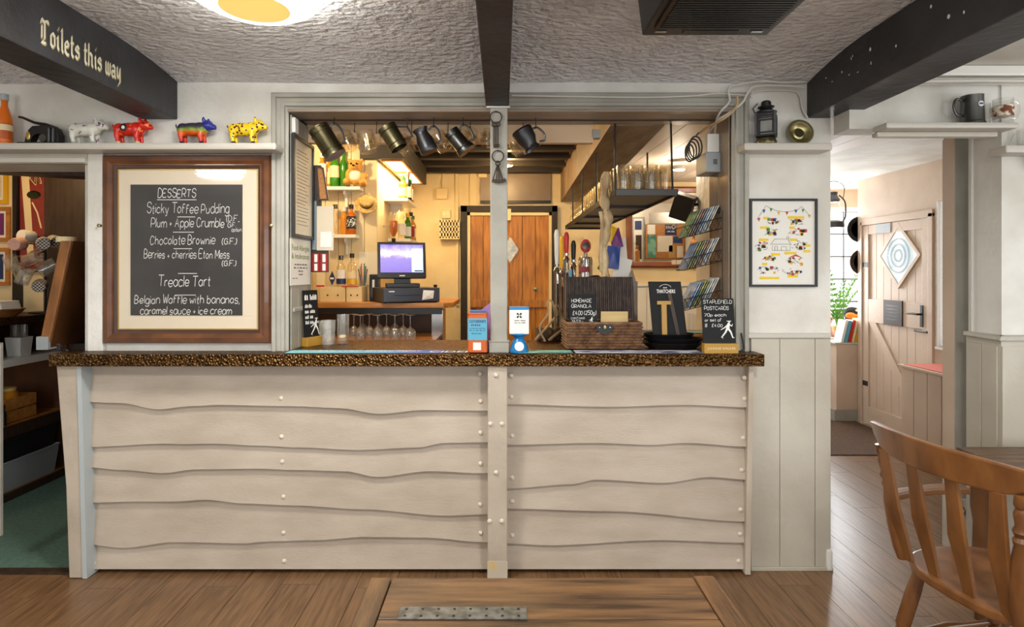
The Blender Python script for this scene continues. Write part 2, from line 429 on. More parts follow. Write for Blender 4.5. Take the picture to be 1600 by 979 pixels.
def stroke_text(text, size, width, slant=.1, jit=.0, nib=None, spacing=2.2, smooth=True, align='c', seed=1):
    """single-stroke handwriting as thin ribbons in the XZ plane facing -Y; size = cap height; nib = broad-pen angle"""
    rg = random.Random(seed); mb = MB(); u = size / 10; x = 0; lines = []
    for ch in text:
        g = (GL if nib is None else GOTH).get(ch, []); wd = 0; dy = rg.uniform(-jit, jit); sc = 1 + rg.uniform(-jit, jit) * .2
        for st in g:
            pts = [(int(st[i], 16), int(st[i + 1], 16) - 3) for i in range(0, len(st), 2)]
            wd = max(wd, max(p[0] for p in pts))
            if smooth and len(pts) > 3:
                q = []; n = len(pts)
                for i in range(n - 1):
                    p0, p1, p2, p3 = pts[max(i - 1, 0)], pts[i], pts[i + 1], pts[min(i + 2, n - 1)]
                    for t in (0, .25, .5, .75):
                        q.append(tuple(.5 * (2 * p1[k] + (p2[k] - p0[k]) * t + (2 * p0[k] - 5 * p1[k] + 4 * p2[k] - p3[k]) * t * t + (3 * p1[k] - p0[k] - 3 * p2[k] + p3[k]) * t ** 3) for k in (0, 1)))
                pts = q + [pts[-1]]
            lines.append([((x + a * sc + b * slant) * u, (b * sc + dy) * u) for a, b in pts])
        x += (wd + spacing) if g else 4
    off = {'c': -x * u / 2, 'l': 0}[align]
    for ln in lines:
        vs = []; 
        for i, (a, b) in enumerate(ln):
            if nib is not None: nx, nz = math.cos(R(nib)) * width / 2, math.sin(R(nib)) * width / 2
            else:
                p, q = ln[max(i - 1, 0)], ln[min(i + 1, len(ln) - 1)]
                dx, dz = q[0] - p[0], q[1] - p[1]; l = math.hypot(dx, dz) or 1
                nx, nz = -dz / l * width / 2, dx / l * width / 2
            vs += [(a + off + nx, 0, b + nz), (a + off - nx, 0, b - nz)]
        if nib is not None:
            t = width * .07; c_, s_ = math.cos(R(nib)), math.sin(R(nib)); hw = width / 2
            crn = [(c_ * hw - s_ * t, s_ * hw + c_ * t), (c_ * hw + s_ * t, s_ * hw - c_ * t), (-c_ * hw + s_ * t, -s_ * hw - c_ * t), (-c_ * hw - s_ * t, -s_ * hw + c_ * t)]
            for i in range(len(ln) - 1):
                pts = sorted((ln[j][0] + off + dx, ln[j][1] + dz) for j in (i, i + 1) for dx, dz in crn)
                def half(ps):
                    o = []
                    for p in ps:
                        while len(o) > 1 and (o[-1][0] - o[-2][0]) * (p[1] - o[-2][1]) - (o[-1][1] - o[-2][1]) * (p[0] - o[-2][0]) <= 0: o.pop()
                        o.append(p)
                    return o[:-1]
                hl = half(pts) + half(pts[::-1]); yy = -4e-6 * len(mb.f)
                mb.add([(x_, yy, z_) for x_, z_ in hl], [tuple(range(len(hl)))])
        else:
            mb.add(vs, [(2 * i, 2 * i + 1, 2 * i + 3, 2 * i + 2) for i in range(len(ln) - 1)])
    return mb
def print_text(text, size, align='CENTER', shear=0, bold=0, space=1):
    """printed lettering in the XZ plane facing -Y; size = cap height"""
    cu = bpy.data.curves.new('t', 'FONT'); cu.body = text; cu.size = size * 1.42; cu.align_x = align; cu.shear = shear; cu.offset = bold; cu.space_character = space; cu.resolution_u = 3
    o = bpy.data.objects.new('t', cu); C.objects.link(o)
    dg = bpy.context.evaluated_depsgraph_get(); dg.update()
    me = bpy.data.meshes.new_from_object(o.evaluated_get(dg))
    mb = MB().add([(v.co.x, 0, v.co.y) for v in me.vertices], [tuple(p.vertices) for p in me.polygons])
    bpy.data.objects.remove(o); bpy.data.curves.remove(cu); bpy.data.meshes.remove(me)
    return mb
def scribble(width, h, seed=1, words=4):
    """a line of writing too small to read in the photograph: word-length marks, centred"""
    rg = random.Random(seed); ws = [rg.uniform(.6, 1.4) for k in range(words)]; gap = .25; tot = sum(ws) + gap * (words - 1); x = -width / 2; mb = MB()
    for w in ws:
        n = max(2, int(w * 4)); l = w / tot * width
        for k in range(n):
            a = x + l * k / n; mb.quad((a, 0, 0), (a + l / n * .7, 0, 0), (a + l / n * .7, 0, h * rg.uniform(.55, 1)), (a, 0, h * rg.uniform(.55, 1)))
        x += l + gap / tot * width
    return mb
def writing(name, mat, parent, items, m=None):
    """items: (MB, x, z) placed on the local XZ plane, joined as one print on parent"""
    mb = MB()
    for t, x, z in items: mb.add([(v[0] + x, v[1], v[2] + z) for v in t.v], t.f)
    if m is not None: mb.xf(m)
    return mb.build(name, mat, parent, flat=True, kind='stuff' if name == 'small_print' else None)
# ================================================================== SETTING
YW, YB, YI = 3.13, 3.42, 6.3          # front wall face, its back face, back wall of the bar
ZC = 1.14                             # top of the copper counter
CE = 2.55                             # ceiling
XL, XR = px(452, YW), px(1142, YW)    # serving opening
ZL = pz(172, YW)                      # underside of the opening head
# floor base and planks
fl = struct(bx('floor', 'floor_gap', None, -4.6, 4.6, -2.2, 7.2, -.06, -.008), 'brown laminate plank floor of the pub room', 'floor')
wl = .19
for i in range(36):
    x = -2.62 + i * wl
    y = 1.75 - random.random() * 1.1
    yend = 3.2 if x < 1.62 else (6.9 if x < 4.0 else 2.9)
    while y < yend:
        y2 = min(y + 1.26, yend)
        if y2 - y > .12:
            g = .0012
            bx('plank', 'floor_wood', fl, x + g, x + wl - g, y + g, y2 - g, -.009, 0, w=True)
        y = y2
lo = [(-4.4, -2.1, 4.4, 1.72)]
bx('plank', 'floor_wood', fl, -4.5, 4.5, -2.1, .62, -.009, 0, w=True)
struct(bx('trim_1', 'dark_wood', None, -4.2, -2.2, 3.06, 3.11, 0, .012), 'dark wooden threshold strip at the green carpet', 'threshold')
struct(bx('floor.001', 'carpet_green', None, -4.25, -2.2, 3.11, 4.7, 0, .006), 'worn green carpet in the passage behind the bar', 'floor')
struct(MB().plan([(2.72, 5.05), (3.66, 5.05), (3.66, 6.195), (3.44, 6.195), (3.44, 6.5), (2.72, 6.5)], .0005, .008).build('floor.002', 'mat_brown'), 'dark brown entrance matting by the plank door', 'mat')

# ceilings
mb = MB(); nx, ny = 60, 40
for j in range(ny + 1):
    for i in range(nx + 1):
        x = -4.4 + 6.1 * i / nx; y = -2.1 + 5.25 * j / ny
        d = max(0, (y - 2.55) / .58); z = CE + .045 - .055 * d ** 2 + .008 * math.sin(x * 3.1 + y) * math.cos(y * 2.7)
        mb.v.append((x, y, z))
for j in range(ny):
    for i in range(nx):
        a = j * (nx + 1) + i; mb.f.append((a, a + 1, a + nx + 2, a + nx + 1))
struct(mb.build('ceiling', 'ceiling_paint'), 'rough textured off-white plaster ceiling', 'ceiling')
struct(bx('ceiling.001', 'plaster', None, 1.69, 4.4, -2.1, 3.2, CE, CE + .06), 'bright white ceiling beyond the right-hand black beam', 'ceiling')
struct(bx('ceiling.002', 'plaster', None, 1.45, 4.6, 3.2, 7.2, 2.5, 2.56), 'white ceiling of the entrance lobby', 'ceiling')
# dark joisted ceiling of the bar
cb = struct(bx('ceiling.003', 'joist', None, -3.3, .62, 3.42, YI + .1, 2.66, 2.72), 'dark joisted ceiling over the bar', 'ceiling')
for k in range(7):
    y = 3.9 + k * .37
    bx('joist', 'joist', cb, -3.2, .60, y, y + .09, 2.575, 2.66, w=True)
    bx('batten', 'batten', cb, -3.2, .60, y + .09, y + .10, 2.585, 2.60, w=True)
# pale boarded ceiling on the other side of the bar beam
mb = MB().prism([(0, 0), (1, 0), (1, 1), (0, 1)], 0, 1); mb.v = []; mb.f = []
def slab(mb, x0, x1, y0, y1, za, zb, t=.03):
    mb.add([(x0, y0, za), (x1, y0, za), (x1, y1, zb), (x0, y1, zb), (x0, y0, za + t), (x1, y0, za + t), (x1, y1, zb + t), (x0, y1, zb + t)],
           [(0, 1, 2, 3), (7, 6, 5, 4), (0, 4, 5, 1), (1, 5, 6, 2), (2, 6, 7, 3), (3, 7, 4, 0)])
c4 = struct(bx('ceiling.004', 'floor_gap', None, .6, 2.6, 3.42, YI + .1, 2.60, 2.64), 'pale boarded ceiling over the far side of the bar', 'ceiling')
for k in range(11):
    mb = MB(); slab(mb, .80 + k * .16, .80 + k * .16 + .155, 3.43, YI, 2.44, 2.50, .05); mb.build('board', 'ceiling_white', c4, w=True)

# front wall with the serving opening and two doorways
mb = MB()
mb.box(px(133, YW), XL, YW, YB, 0, CE + .02)
mb.box(-4.3, px(133, YW), YW, YB, pz(254, YW), CE + .02)
mb.box(XL, XR, YW, YB, ZL + .003, CE + .02)
mb.box(XR, 1.72, YW, YB, 0, CE + .02)
struct(mb.build('wall_front', 'plaster'), 'whitewashed wall round the bar serving opening', 'wall')
# bar room shell
struct(bx('wall_back', 'plaster_warm', None, -4.4, 2.6, YI, YI + .12, 0, 2.72), 'warm-lit cream back wall of the bar', 'wall')
Y1 = 4.6; XC = px(590, Y1)
mb = MB().box(-2.2, XC, Y1, Y1 + .1, 0, 2.66).box(XC - .1, XC, Y1 + .1, YI, 0, 2.66)
wi = struct(mb.build('wall_bar', 'plaster_warm'), 'cream boarded wall behind the bottle shelves', 'wall')
for k in range(12):
    bx('board', 'plaster_warm', wi, XC - .1 * (k + 1) + .002, XC - .1 * k - .002, Y1 - .012, Y1, 1.3, 2.65, w=True, bevel=.004)
mb = MB().box(1.5, 1.74, YB, 4.5, 0, 2.56).box(1.5, 2.43, 4.5, 4.62, 0, 2.56).box(2.43, 2.47, 4.56, YI, 0, 2.6)
struct(mb.build('wall_lobby', 'plaster'), 'cream partition between bar and entrance lobby', 'wall')
# slanting face on the lobby side
mb = MB().plan([(1.74, YB), (2.46, 4.62), (2.43, 4.62), (1.74, 4.5)], 0, 2.5)
struct(mb.build('wall_lobby.001', 'plaster'), 'slanting cream lobby wall', 'wall')
# passage behind the left doorway
mb = MB().box(-4.4, -4.28, 3.0, 4.8, 0, 2.6).box(-4.4, -2.2, 4.68, 4.8, 0, 2.6)
struct(mb.build('wall_passage', 'plaster_warm'), 'cream wall of the passage hung with framed pictures', 'wall')
struct(bx('wall_passage.001', 'dark_wood', None, px(70, 4.6), -2.28, 4.6, 4.68, 0, 2.5), 'dark wooden panel at the end of the passage', 'wall')
struct(bx('wall_passage.002', 'flap_dark', None, -2.28, -2.2, YB, 4.7, 0, 2.5), 'brown wooden side panel beside the raised bar flap', 'wall')
struct(bx('ceiling.005', 'joist', None, -4.4, -2.2, YB, 4.8, 2.42, 2.5), 'dark ceiling of the passage', 'ceiling')
bm_ = thing('lintel_beam', 'dark timber lintel sloping inside the left doorway', 'beam', (-3.2, 3.5, 2.1))
MB().add([(-4.2, 3.43, 2.2), (-2.2, 3.43, 2.09), (-2.2, 3.6, 2.09), (-4.2, 3.6, 2.2), (-4.2, 3.43, 2.3), (-2.2, 3.43, 2.3), (-2.2, 3.6, 2.3), (-4.2, 3.6, 2.3)],
         [(0, 1, 2, 3), (7, 6, 5, 4), (0, 4, 5, 1), (1, 5, 6, 2), (2, 6, 7, 3), (3, 7, 4, 0)]).build('timber', 'dark_wood', bm_, w=True)
bx('packer', 'mount', bm_, px(88, 3.44), px(116, 3.44), 3.42, 3.44, pz(265, 3.43), pz(258, 3.43), w=True)
# room walls that the photograph does not show (with the windows that light it)
wr = MB()
def holes(mb, xs, z0, z1, y0, y1, a, b):
    e = [a] + [v for x in xs for v in x] + [b]
    for i in range(0, len(e), 2): mb.box(e[i], e[i + 1], y0, y1, 0, 2.7)
    for x in xs: mb.box(x[0], x[1], y0, y1, 0, z0); mb.box(x[0], x[1], y0, y1, z1, 2.7)
holes(wr, [(-3.0, -1.6), (-.5, .9), (1.9, 3.3)], .85, 2.25, -2.2, -2.08, -4.5, 4.5)
struct(wr.build('wall_rear', 'plaster'), 'white wall with three windows', 'wall')
struct(bx('wall_left', 'plaster', None, -4.5, -4.38, -2.1, 3.2, 0, 2.7), 'white side wall', 'wall')
struct(MB().box(4.25, 4.37, -2.1, .05, 0, 2.7).box(4.25, 4.37, 1.75, 2.95, 0, 2.7).box(4.25, 4.37, .05, 1.75, 0, .85).box(4.25, 4.37, .05, 1.75, 2.25, 2.7).build('wall_right', 'plaster'), 'white side wall with a window', 'wall')

# right-hand wall, doorway and lobby
XD = px(1565, 2.95)
ZD = 1.215
mb = MB().box(XD, 4.3, 2.95, 3.07, 0, CE).box(XD, XD + .12, 3.07, 3.16, 0, CE).box(1.72, XD, 2.96, 3.1, 2.26, CE)
struct(mb.build('wall_right.001', 'plaster'), 'cream wall beside the lobby doorway', 'wall')
dd = struct(MB().box(XD - .012, XD, 2.95, 3.16, 0, ZD).box(XD - .012, 4.25, 2.938, 2.95, 0, ZD).build('trim_2', 'dado_paint'), 'grey cream boarded dado beside the lobby doorway', 'panelling')
for k in range(2): bx('board', 'dado_paint', dd, XD - .02, XD - .012, 2.955 + k * .1, 2.955 + k * .1 + .095, .12, ZD - .03, w=True, bevel=.003)
for k in range(9): bx('board', 'dado_paint', dd, XD - .012 + k * .19, XD + .172 + k * .19, 2.93, 2.938, .12, ZD - .03, w=True, bevel=.003)
MB().box(XD - .03, XD, 2.92, 3.16, ZD, ZD + .025).box(XD - .03, 4.25, 2.92, 2.95, ZD, ZD + .025).build('dado_rail', 'shelf_paint', dd, w=True, bevel=.006)
MB().box(XD - .028, XD, 2.922, 3.16, 0, .12).box(XD - .028, 4.25, 2.922, 2.95, 0, .12).build('skirting', 'dado_paint', dd, w=True, bevel=.004)
jm = struct(MB().box(px(1492, 3.3), XD + .14, 3.3, 3.385, .3, 2.5).build('door_3', 'trim_grey', bevel=.006), 'grey green painted door post of the lobby doorway', 'door frame')
bx('foot', 'chipped', jm, px(1490, 3.3), XD + .138, 3.292, 3.39, 0, .3, bevel=.008)
bx('side_lining', 'pink_paint', jm, px(1492, 3.3) - .004, px(1492, 3.3), 3.3, 3.388, .3, 2.3)
LX = 3.69
mb = MB().box(LX, LX + .12, 3.4, 4.6, 0, 2.5).box(LX, LX + .12, 4.6, 5.07, 0, .92).box(LX, LX + .12, 4.6, 5.07, 2.15, 2.5).box(LX, LX + .12, 5.07, 5.10, 0, 2.5).box(LX, LX + .12, 5.10, 6.13, 2.04, 2.5).box(LX, 4.3, 6.13, 6.2, 0, 2.5).box(4.2, 4.3, 6.2, 7.1, 0, 2.5)
mb.box(2.43, 3.1, 6.9, 7.0, 0, 2.5).box(3.1, 4.2, 6.9, 7.0, 0, .9).box(3.1, 4.2, 6.9, 7.0, 2.3, 2.5).box(px(1540, 3.4), LX, 3.36, 3.42, 0, 2.5)
struct(mb.build('wall_lobby.002', 'pink_paint'), 'pale pink painted walls of the entrance lobby', 'wall')
# leaded lobby window
w1 = struct(MB().sweep([(3.1, .9), (3.1, 2.3), (4.2, 2.3), (4.2, .9)], [(0, -.02), (-.05, -.02), (-.05, .03), (0, .03)], True, 6.92).build('window_1', 'white_gloss'), 'leaded lobby window full of daylight', 'window')
for i in range(5):
    for j in range(5):
        bx('pane', 'pane', w1, 3.155 + i * .2, 3.345 + i * .2, 6.925, 6.929, .955 + j * .26, 1.205 + j * .26)
lead = MB()
for i in range(6): lead.box(3.145 + i * .2, 3.157 + i * .2, 6.915, 6.94, .93, 2.27)
for j in range(6): lead.box(3.13, 4.17, 6.915, 6.94, .943 + j * .26, .957 + j * .26)
lead.build('lead_bars', 'lead', w1)

w2 = struct(bx('window_2', 'white_gloss', None, LX - .004, LX + .02, 4.6, 4.63, .92, 2.15), 'narrow side window added for the bright strip beside the entrance door', 'window')  # added opening that supplies the bright strip right of the door
bx('window_frame', 'white_gloss', w2, LX - .004, LX + .02, 5.055, 5.07, .92, 2.15); bx('window_sill', 'white_gloss', w2, LX - .02, LX + .1, 4.6, 5.07, .9, .92); bx('pane', 'pane', w2, LX + .008, LX + .012, 4.63, 5.055, .92, 2.15)
# ------------------------------------------------------------------ beams
lb = struct(thing('ceiling_beam', 'black ceiling beam lettered in cream with the way to the toilets', 'beam', (-1.795, 0, 2.35)), None)
MB().box(-1.89, -1.70, -2.05, YW - .002, pz(187, YW), CE + .05).build('timber', 'beam_black', lb, w=True, bevel=.008)
mm = T3(-1.6985, 2.43, 2.395) @ RZ(90)
def on_beam(mb, m): return mb.xf(m)
tx = stroke_text('Toilets this way', .086, .0165, 0, .2, nib=40, spacing=2.6, smooth=False, seed=3)
tx.xf(T3(-1.6985, 2.43, 2.40) @ RZ(90) @ Matrix.Scale(.54, 4, (1, 0, 0)))
sh = MB().add([(x - .0008, y + .004, z - .004) for x, y, z in tx.v], tx.f)
sh.build('letter_shadow', 'shade_cream', lb, w=True, flat=True); tx.build('lettering', 'letter_cream', lb, w=True, flat=True, label='cream blackletter lettering reading Toilets this way')
cbm = tag(MB().box(-.085, .034, -2.05, 3.045, pz(166, 3.045), CE + .05).build('ceiling_beam', 'beam_black', loc=(-.025, 0, 2.4), w=True, bevel=.006), 'black ceiling beam running to the timber bar post', 'beam', kind='structure')
rb = tag(MB().box(1.593, 1.80, -2.05, YW - .002, pz(185, YW), CE + .05).build('ceiling_beam', 'beam_black', loc=(1.7, 0, 2.35), w=True, bevel=.008), 'black ceiling beam above the brass dish shelf, chipped with white flecks', 'beam', kind='structure')
rg = random.Random(5)
fk = MB()
for k in range(16):
    y = rg.uniform(1.9, 3.0); z = rg.uniform(2.44, 2.54); fk.ball((1.592, y, z), (.0015, .006 * rg.random() + .002, .008 * rg.random() + .002), 6)
o = fk.build('paint_fleck', 'white_plastic', rb, w=True); o['kind'] = 'stuff'

# ------------------------------------------------------------------ opening: architrave, soffit
prof = [(0, 0), (0, .012), (.012, .018), (.016, .03), (.032, .03), (.036, .022), (.056, .022), (.060, .036), (.078, .036), (.084, .028), (.084, 0)]
ar = struct(MB().sweep([(XL, ZC), (XL, ZL), (XR, ZL), (XR, ZC)], prof, False, YW).build('trim_3', 'trim_grey', smooth=20), 'grey green moulded architrave round the bar opening', 'trim')
sf = struct(thing('trim_4', 'stained boards lining the underside of the bar opening', 'lining', (0, 3.2, ZL)))
sf['kind'] = 'structure'
for y0, y1, dz in ((3.10, 3.27, 0), (3.275, 3.40, .006)):
    bx('board', 'soffit', sf, XL, XR, y0, y1, ZL - .016 + dz, ZL + dz, w=True, bevel=.003)
bx('bead', 'joist', sf, XL, XR, 3.262, 3.28, ZL - .02, ZL - .004, w=True)
ZF = pz(226, 3.46)
bx('fascia', 'fascia', sf, -2.1, px(925, 3.46), 3.41, 3.46, ZF, ZL + .05, w=True, bevel=.004)
bx('junction_box', 'trim_grey', sf, px(925, 3.42), px(938, 3.42), 3.405, 3.46, pz(216, 3.42), pz(203, 3.42), w=True, bevel=.003)
jl = struct(MB().box(XL - .02, XL, 3.13, 3.47, ZC, ZL).build('trim_5', 'trim_grey'), 'grey boarded lining of the left side of the opening', 'lining')
for k in range(3): bx('board', 'trim_grey', jl, XL, XL + .008, 3.14 + k * .11, 3.246 + k * .11, ZC, ZL - .02, bevel=.003)
bx('rail', 'trim_grey', jl, XL + .006, XL + .018, 3.16, 3.44, pz(487, 3.2), pz(480, 3.2), bevel=.006)
jr = struct(MB().box(XR, XR + .02, 3.13, 3.44, ZC, ZL).build('trim_6', 'soffit'), 'warm grey boarded lining of the right side of the opening', 'lining')
for k in range(2): bx('board', 'soffit', jr, XR - .008, XR, 3.14 + k * .15, 3.285 + k * .15, ZC, ZL - .02, bevel=.003)
# big plastered beam inside the bar
mb = MB(); slab(mb, px(938, 3.75), px(1040, 3.38), 3.40, YI, 2.385, 2.29, .35)
struct(tag(mb.build('bar_beam', 'beam_brown', loc=(.75, 3.4, 2.38), w=True), 'mottled brown plastered beam running back over the bar', 'beam'))

# upper bar post
pt = thing('bar_post', 'grey painted timber post rising from the bar to the black beam', 'post', (px(780, 3.06), 3.06, ZC))
bx('shaft', 'trim_grey', pt, px(766, 3.05), px(793, 3.05), 3.045, 3.13, ZC, ZL + .06, w=True, bevel=.006)
MB().box(px(764, 3.05), px(795, 3.05), 3.04, 3.132, ZC, ZC + .055).box(px(763, 3.05), px(796, 3.05), 3.036, 3.132, ZC + .055, ZC + .062).build('foot_block', 'trim_grey', pt, w=True, bevel=.004)
# cover strip under beam
bx('cap', 'white_plastic', pt, px(760, 3.05), px(797, 3.05), 3.03, 3.05, pz(168, 3.03), pz(165.5, 3.03), w=True)

# ------------------------------------------------------------------ BAR COUNTER
bc = thing('bar_counter', 'painted bar front of waney-edged boards under a hammered copper top', 'bar counter', (-.4, 3.1, 0))
MB().box(px(75, 2.98), px(1195, 2.98), 2.98, YW, ZC - .061, ZC).box(XL, XR, YW, 3.62, ZC - .061, ZC).build('counter_top', 'copper', bc, w=True, bevel=.006, label='hammered copper counter top')
bx('carcass', 'dark_wood', bc, px(132, 3.12), px(1166, 3.12), 3.118, 3.129, 0, ZC - .062, w=True)
Lp = [[(121, 626), (191, 628), (250, 638), (300, 633), (342, 631), (460, 633), (532, 636), (594, 645), (662, 639), (758, 640)],
      [(125, 697), (265, 691), (283, 692), (335, 691), (401, 694), (470, 697), (559, 701), (657, 697), (693, 690), (758, 689)],
      [(129, 727), (195, 732), (257, 737), (309, 731), (401, 730), (465, 732), (541, 734), (590, 743), (671, 734), (758, 737)],
      [(131, 783), (213, 781), (276, 781), (324, 778), (382, 784), (460, 787), (568, 793), (698, 803), (758, 801)],
      [(132, 847), (195, 853), (276, 844), (386, 846), (416, 843), (496, 841), (568, 836), (662, 837), (758, 844)],
      [(133, 886), (450, 886), (758, 886)]]
Rp = [[(791, 630), (950, 634), (1071, 631), (1172, 635)], [(791, 693), (928, 690), (1018, 693), (1067, 690), (1168, 696)],
      [(791, 761), (897, 754), (928, 747), (1036, 752), (1107, 743), (1166, 747)], [(791, 792), (950, 796), (1166, 812)],
      [(791, 846), (856, 849), (1031, 841), (1163, 845)], [(791, 886), (1163, 886)]]
def edge(e, x):
    for i in range(len(e) - 1):
        if x <= e[i + 1][0] or i == len(e) - 2:
            t = (x - e[i][0]) / (e[i + 1][0] - e[i][0]); t = max(0, min(1, t)); t = t * t * (3 - 2 * t)
            return e[i][1] * (1 - t) + e[i + 1][1] * t
YBd = 3.088
for panel, xa, xb in ((Lp, 124, 764), (Rp, 788, 1171)):
    prev = None
    for bi, e in enumerate(panel):
        n = 44 if xb - xa > 500 else 28; mb = MB(); ring = []
        x0 = xa + (bi * 2.2 if xa < 200 else 0); x1 = xb - (bi * 1.4 if xa > 200 else 0)
        for i in range(n + 1):
            x = x0 + (x1 - x0) * i / n; X = px(x, YBd)
            zl = max(pz(edge(e, x), YBd), .002); zu = (pz(edge(prev, x), YBd) + .03) if prev else ZC - .062
            ring += [(X, YBd - .018, zl), (X, YBd + .007, zl), (X, YBd + .027, zu), (X, YBd + .012, zu)]
        mb.v = ring
        for i in range(n):
            a = 4 * i
            for j in range(4): mb.f.append((a + j, a + (j + 1) % 4, a + 4 + (j + 1) % 4, a + 4 + j))
        mb.f += [(0, 1, 2, 3), (4 * n + 3, 4 * n + 2, 4 * n + 1, 4 * n)]
        mb.build('waney_board', 'board_cream', bc, w=True)
        prev = e
bolt = MB().lathe([(.013, 0), (.012, .003), (.008, .007), (0, .009)], 10, RX(90))
bolt_o = None
def bolts(pts, Y):
    global bolt_o
    for x, y in pts:
        l = P(x, y, Y) - bc.location
        if bolt_o is None: bolt_o = bolt.build('bolt', 'bolt_paint', bc, loc=l)
        else:
            c = bolt_o.copy(); C.objects.link(c); c.location = l
bolts([(130, 615), (132, 684), (136, 719), (137, 774), (140, 838), (146, 879), (439, 622), (440, 682), (441, 721), (443, 776), (443, 832), (444, 876)], 3.077)
bolts([(750, 583), (751, 627), (751, 676), (751, 724), (750, 788), (751, 832), (799, 586), (799, 620), (800, 681), (800, 746), (800, 783), (800, 836), (1163, 590), (1163, 623), (1161, 684), (1159, 734), (1157, 796), (1156, 834), (1154, 876)], 3.077)
MB().box(px(762, 3.0), px(792.5, 3.0), 3.0, 3.12, 0, ZC - .061).build('post', 'post_cream', bc, w=True, bevel=.005)
MB().box(px(761.5, 2.998), px(793, 2.998), 2.997, 3.0, 0, .10).build('worn_foot', 'stained', bc, w=True)
bolts([(775, 586), (766, 662), (784, 662), (775, 738), (765, 814), (784, 814)], 2.999)
poly = [(px(88, 3.02), ZC - .061), (px(122, 3.02), ZC - .061), (px(134, 3.02), 0.004), (px(108, 3.02), 0.004), (px(103, 3.02), pz(760, 3.02)), (px(95, 3.02), pz(660, 3.02))]
MB().prism(poly[::-1], 3.02, 3.11).build('end_post', 'post_cream', bc, w=True, bevel=.005)
MB().prism([(px(120, 3.015), ZC - .062), (px(127, 3.015), ZC - .062), (px(136, 3.015), .004), (px(129, 3.015), .004)], 3.014, 3.1).build('end_strip', 'edge_blue', bc, w=True)
MB().prism([(px(1169, 3.06), ZC - .062), (px(1177, 3.06), ZC - .062), (px(1172, 3.06), .004), (px(1163, 3.06), .004)], 3.05, 3.128).build('end_strip', 'post_cream', bc, w=True, bevel=.004)
# right pier: boarded dado, skirting
dp = struct(MB().box(px(1172, 3.12), px(1297, 3.12), 3.115, YW, 0, pz(527, 3.12)).build('trim_7', 'dado_paint'), 'tall painted boarding on the pier beside the bar', 'panelling')
for a, b in ((1173, 1217), (1218, 1272), (1273, 1296)): bx('board', 'dado_paint', dp, px(a, 3.11) + .001, px(b, 3.11) + .002, 3.106, 3.115, .02, pz(529, 3.11), bevel=.003)
bx('dado_cap', 'shelf_paint', dp, px(1163, 3.1), px(1299, 3.1), 3.098, YW, pz(528, 3.1), pz(521, 3.1), bevel=.004)
bx('skirting', 'dado_paint', dp, px(1174, 3.1), px(1302, 3.1), 3.098, YW, 0, .02, bevel=.003)
bx('corner_guard', 'plaster', dp, px(1292, 3.1), px(1301, 3.1), 3.095, YW, 0, .11, bevel=.01)
# ================================================================== THINGS IN THE ROOM
# ---- flush ceiling lamps
def ceiling_lamp(x, y, label, power):
    t = thing('flush_lamp', label, 'lamp', (x, y, CE + .03))
    MB().lathe([(.16, 0), (.16, -.02), (.15, -.03)], 40).build('base_plate', 'white_gloss', t)
    MB().lathe([(.155, -.015), (.2, -.022), (.222, -.04), (.215, -.06), (.17, -.085), (.12, -.096)], 40).build('glass_dome', 'lamp_glass', t)
    MB().lathe([(.12, -.096), (.09, -.102), (.05, -.106), (0, -.107)], 40).build('dome_centre', 'lamp_yellow', t, label='yellowed middle of the lamp glass')
    d = bpy.data.lights.new('lamp_light', 'AREA'); d.shape = 'DISK'; d.size = .4; d.energy = power; d.color = (1, .97, .91)
    o = bpy.data.objects.new('lamp_light', d); C.objects.link(o); o.parent = t; o.location = (0, 0, -.11)
    return t
ceiling_lamp(px(412, 2.2), 2.12, 'glowing round flush ceiling lamp beside the lettered beam', 30)
ceiling_lamp(1.05, .75, 'added unseen round flush ceiling lamp over the middle of the room', 45)  # this lamp and the next are added out of view for top-down light
ceiling_lamp(-2.7, .5, 'added unseen round flush ceiling lamp near the side wall', 30)
# ---- dark air cleaner on the ceiling
t = thing('air_cleaner', 'dark brown ceiling air cleaner with a louvred grille', 'air cleaner', (.73, 1.88, 2.405))
mb = MB(); x0, x1, y0, y1 = -.225, .225, -.28, .28
mb.add([(x0, y0, 0), (x1, y0, 0), (x1, y1, 0), (x0, y1, 0), (x0 - .015, y0, .17), (x1 + .015, y0, .17), (x1 + .015, y1 + .02, .17), (x0 - .015, y1 + .02, .17)],
       [(0, 1, 2, 3), (7, 6, 5, 4), (0, 4, 5, 1), (1, 5, 6, 2), (2, 6, 7, 3), (3, 7, 4, 0)])
mb.build('casing', 'black_plastic', t, bevel=.006)
g = bx('grille_frame', 'dark_wood', t, -.2, .2, -.26, .2, -.012, 0, bevel=.003)
for k in range(26): bx('louvre', 'black', g, -.185, .185, -.245 + k * .0165, -.237 + k * .0165, -.018, -.012)
bx('filter_latch', 'black', t, -.09, .10, .215, .25, -.008, 0); bx('clip', 'steel', t, .15, .19, .225, .24, -.006, 0); bx('clip', 'steel', t, -.19, -.15, .225, .24, -.006, 0)

# ---- long shelf over the menu frame
ls = thing('ledge_shelf', 'long cream ledge shelf carrying the painted pigs', 'shelf', (-2.0, 3.05, pz(233, 3.02)))
za, zb = pz(234, 3.0), pz(223, 3.0)
MB().box(-4.2, px(432, 3.0), 2.99, 3.128, za, zb).build('board', 'shelf_paint', ls, w=True, bevel=.012)
MB().box(-4.2, px(133, 3.08), 3.09, 3.128, pz(256, 3.1), za).build('fascia', 'dado_paint', ls, w=True, bevel=.004)
MB().box(-4.2, px(128, 3.06), 3.075, 3.09, pz(254, 3.08), pz(246, 3.08)).build('bead', 'shelf_paint', ls, w=True, bevel=.004)
ZS = zb
pl = struct(MB().box(px(134, 3.09), px(158, 3.09), 3.10, 3.129, ZC, za).build('trim_8', 'plaster', bevel=.005), 'whitewashed pilaster between the doorway and the menu frame', 'trim')
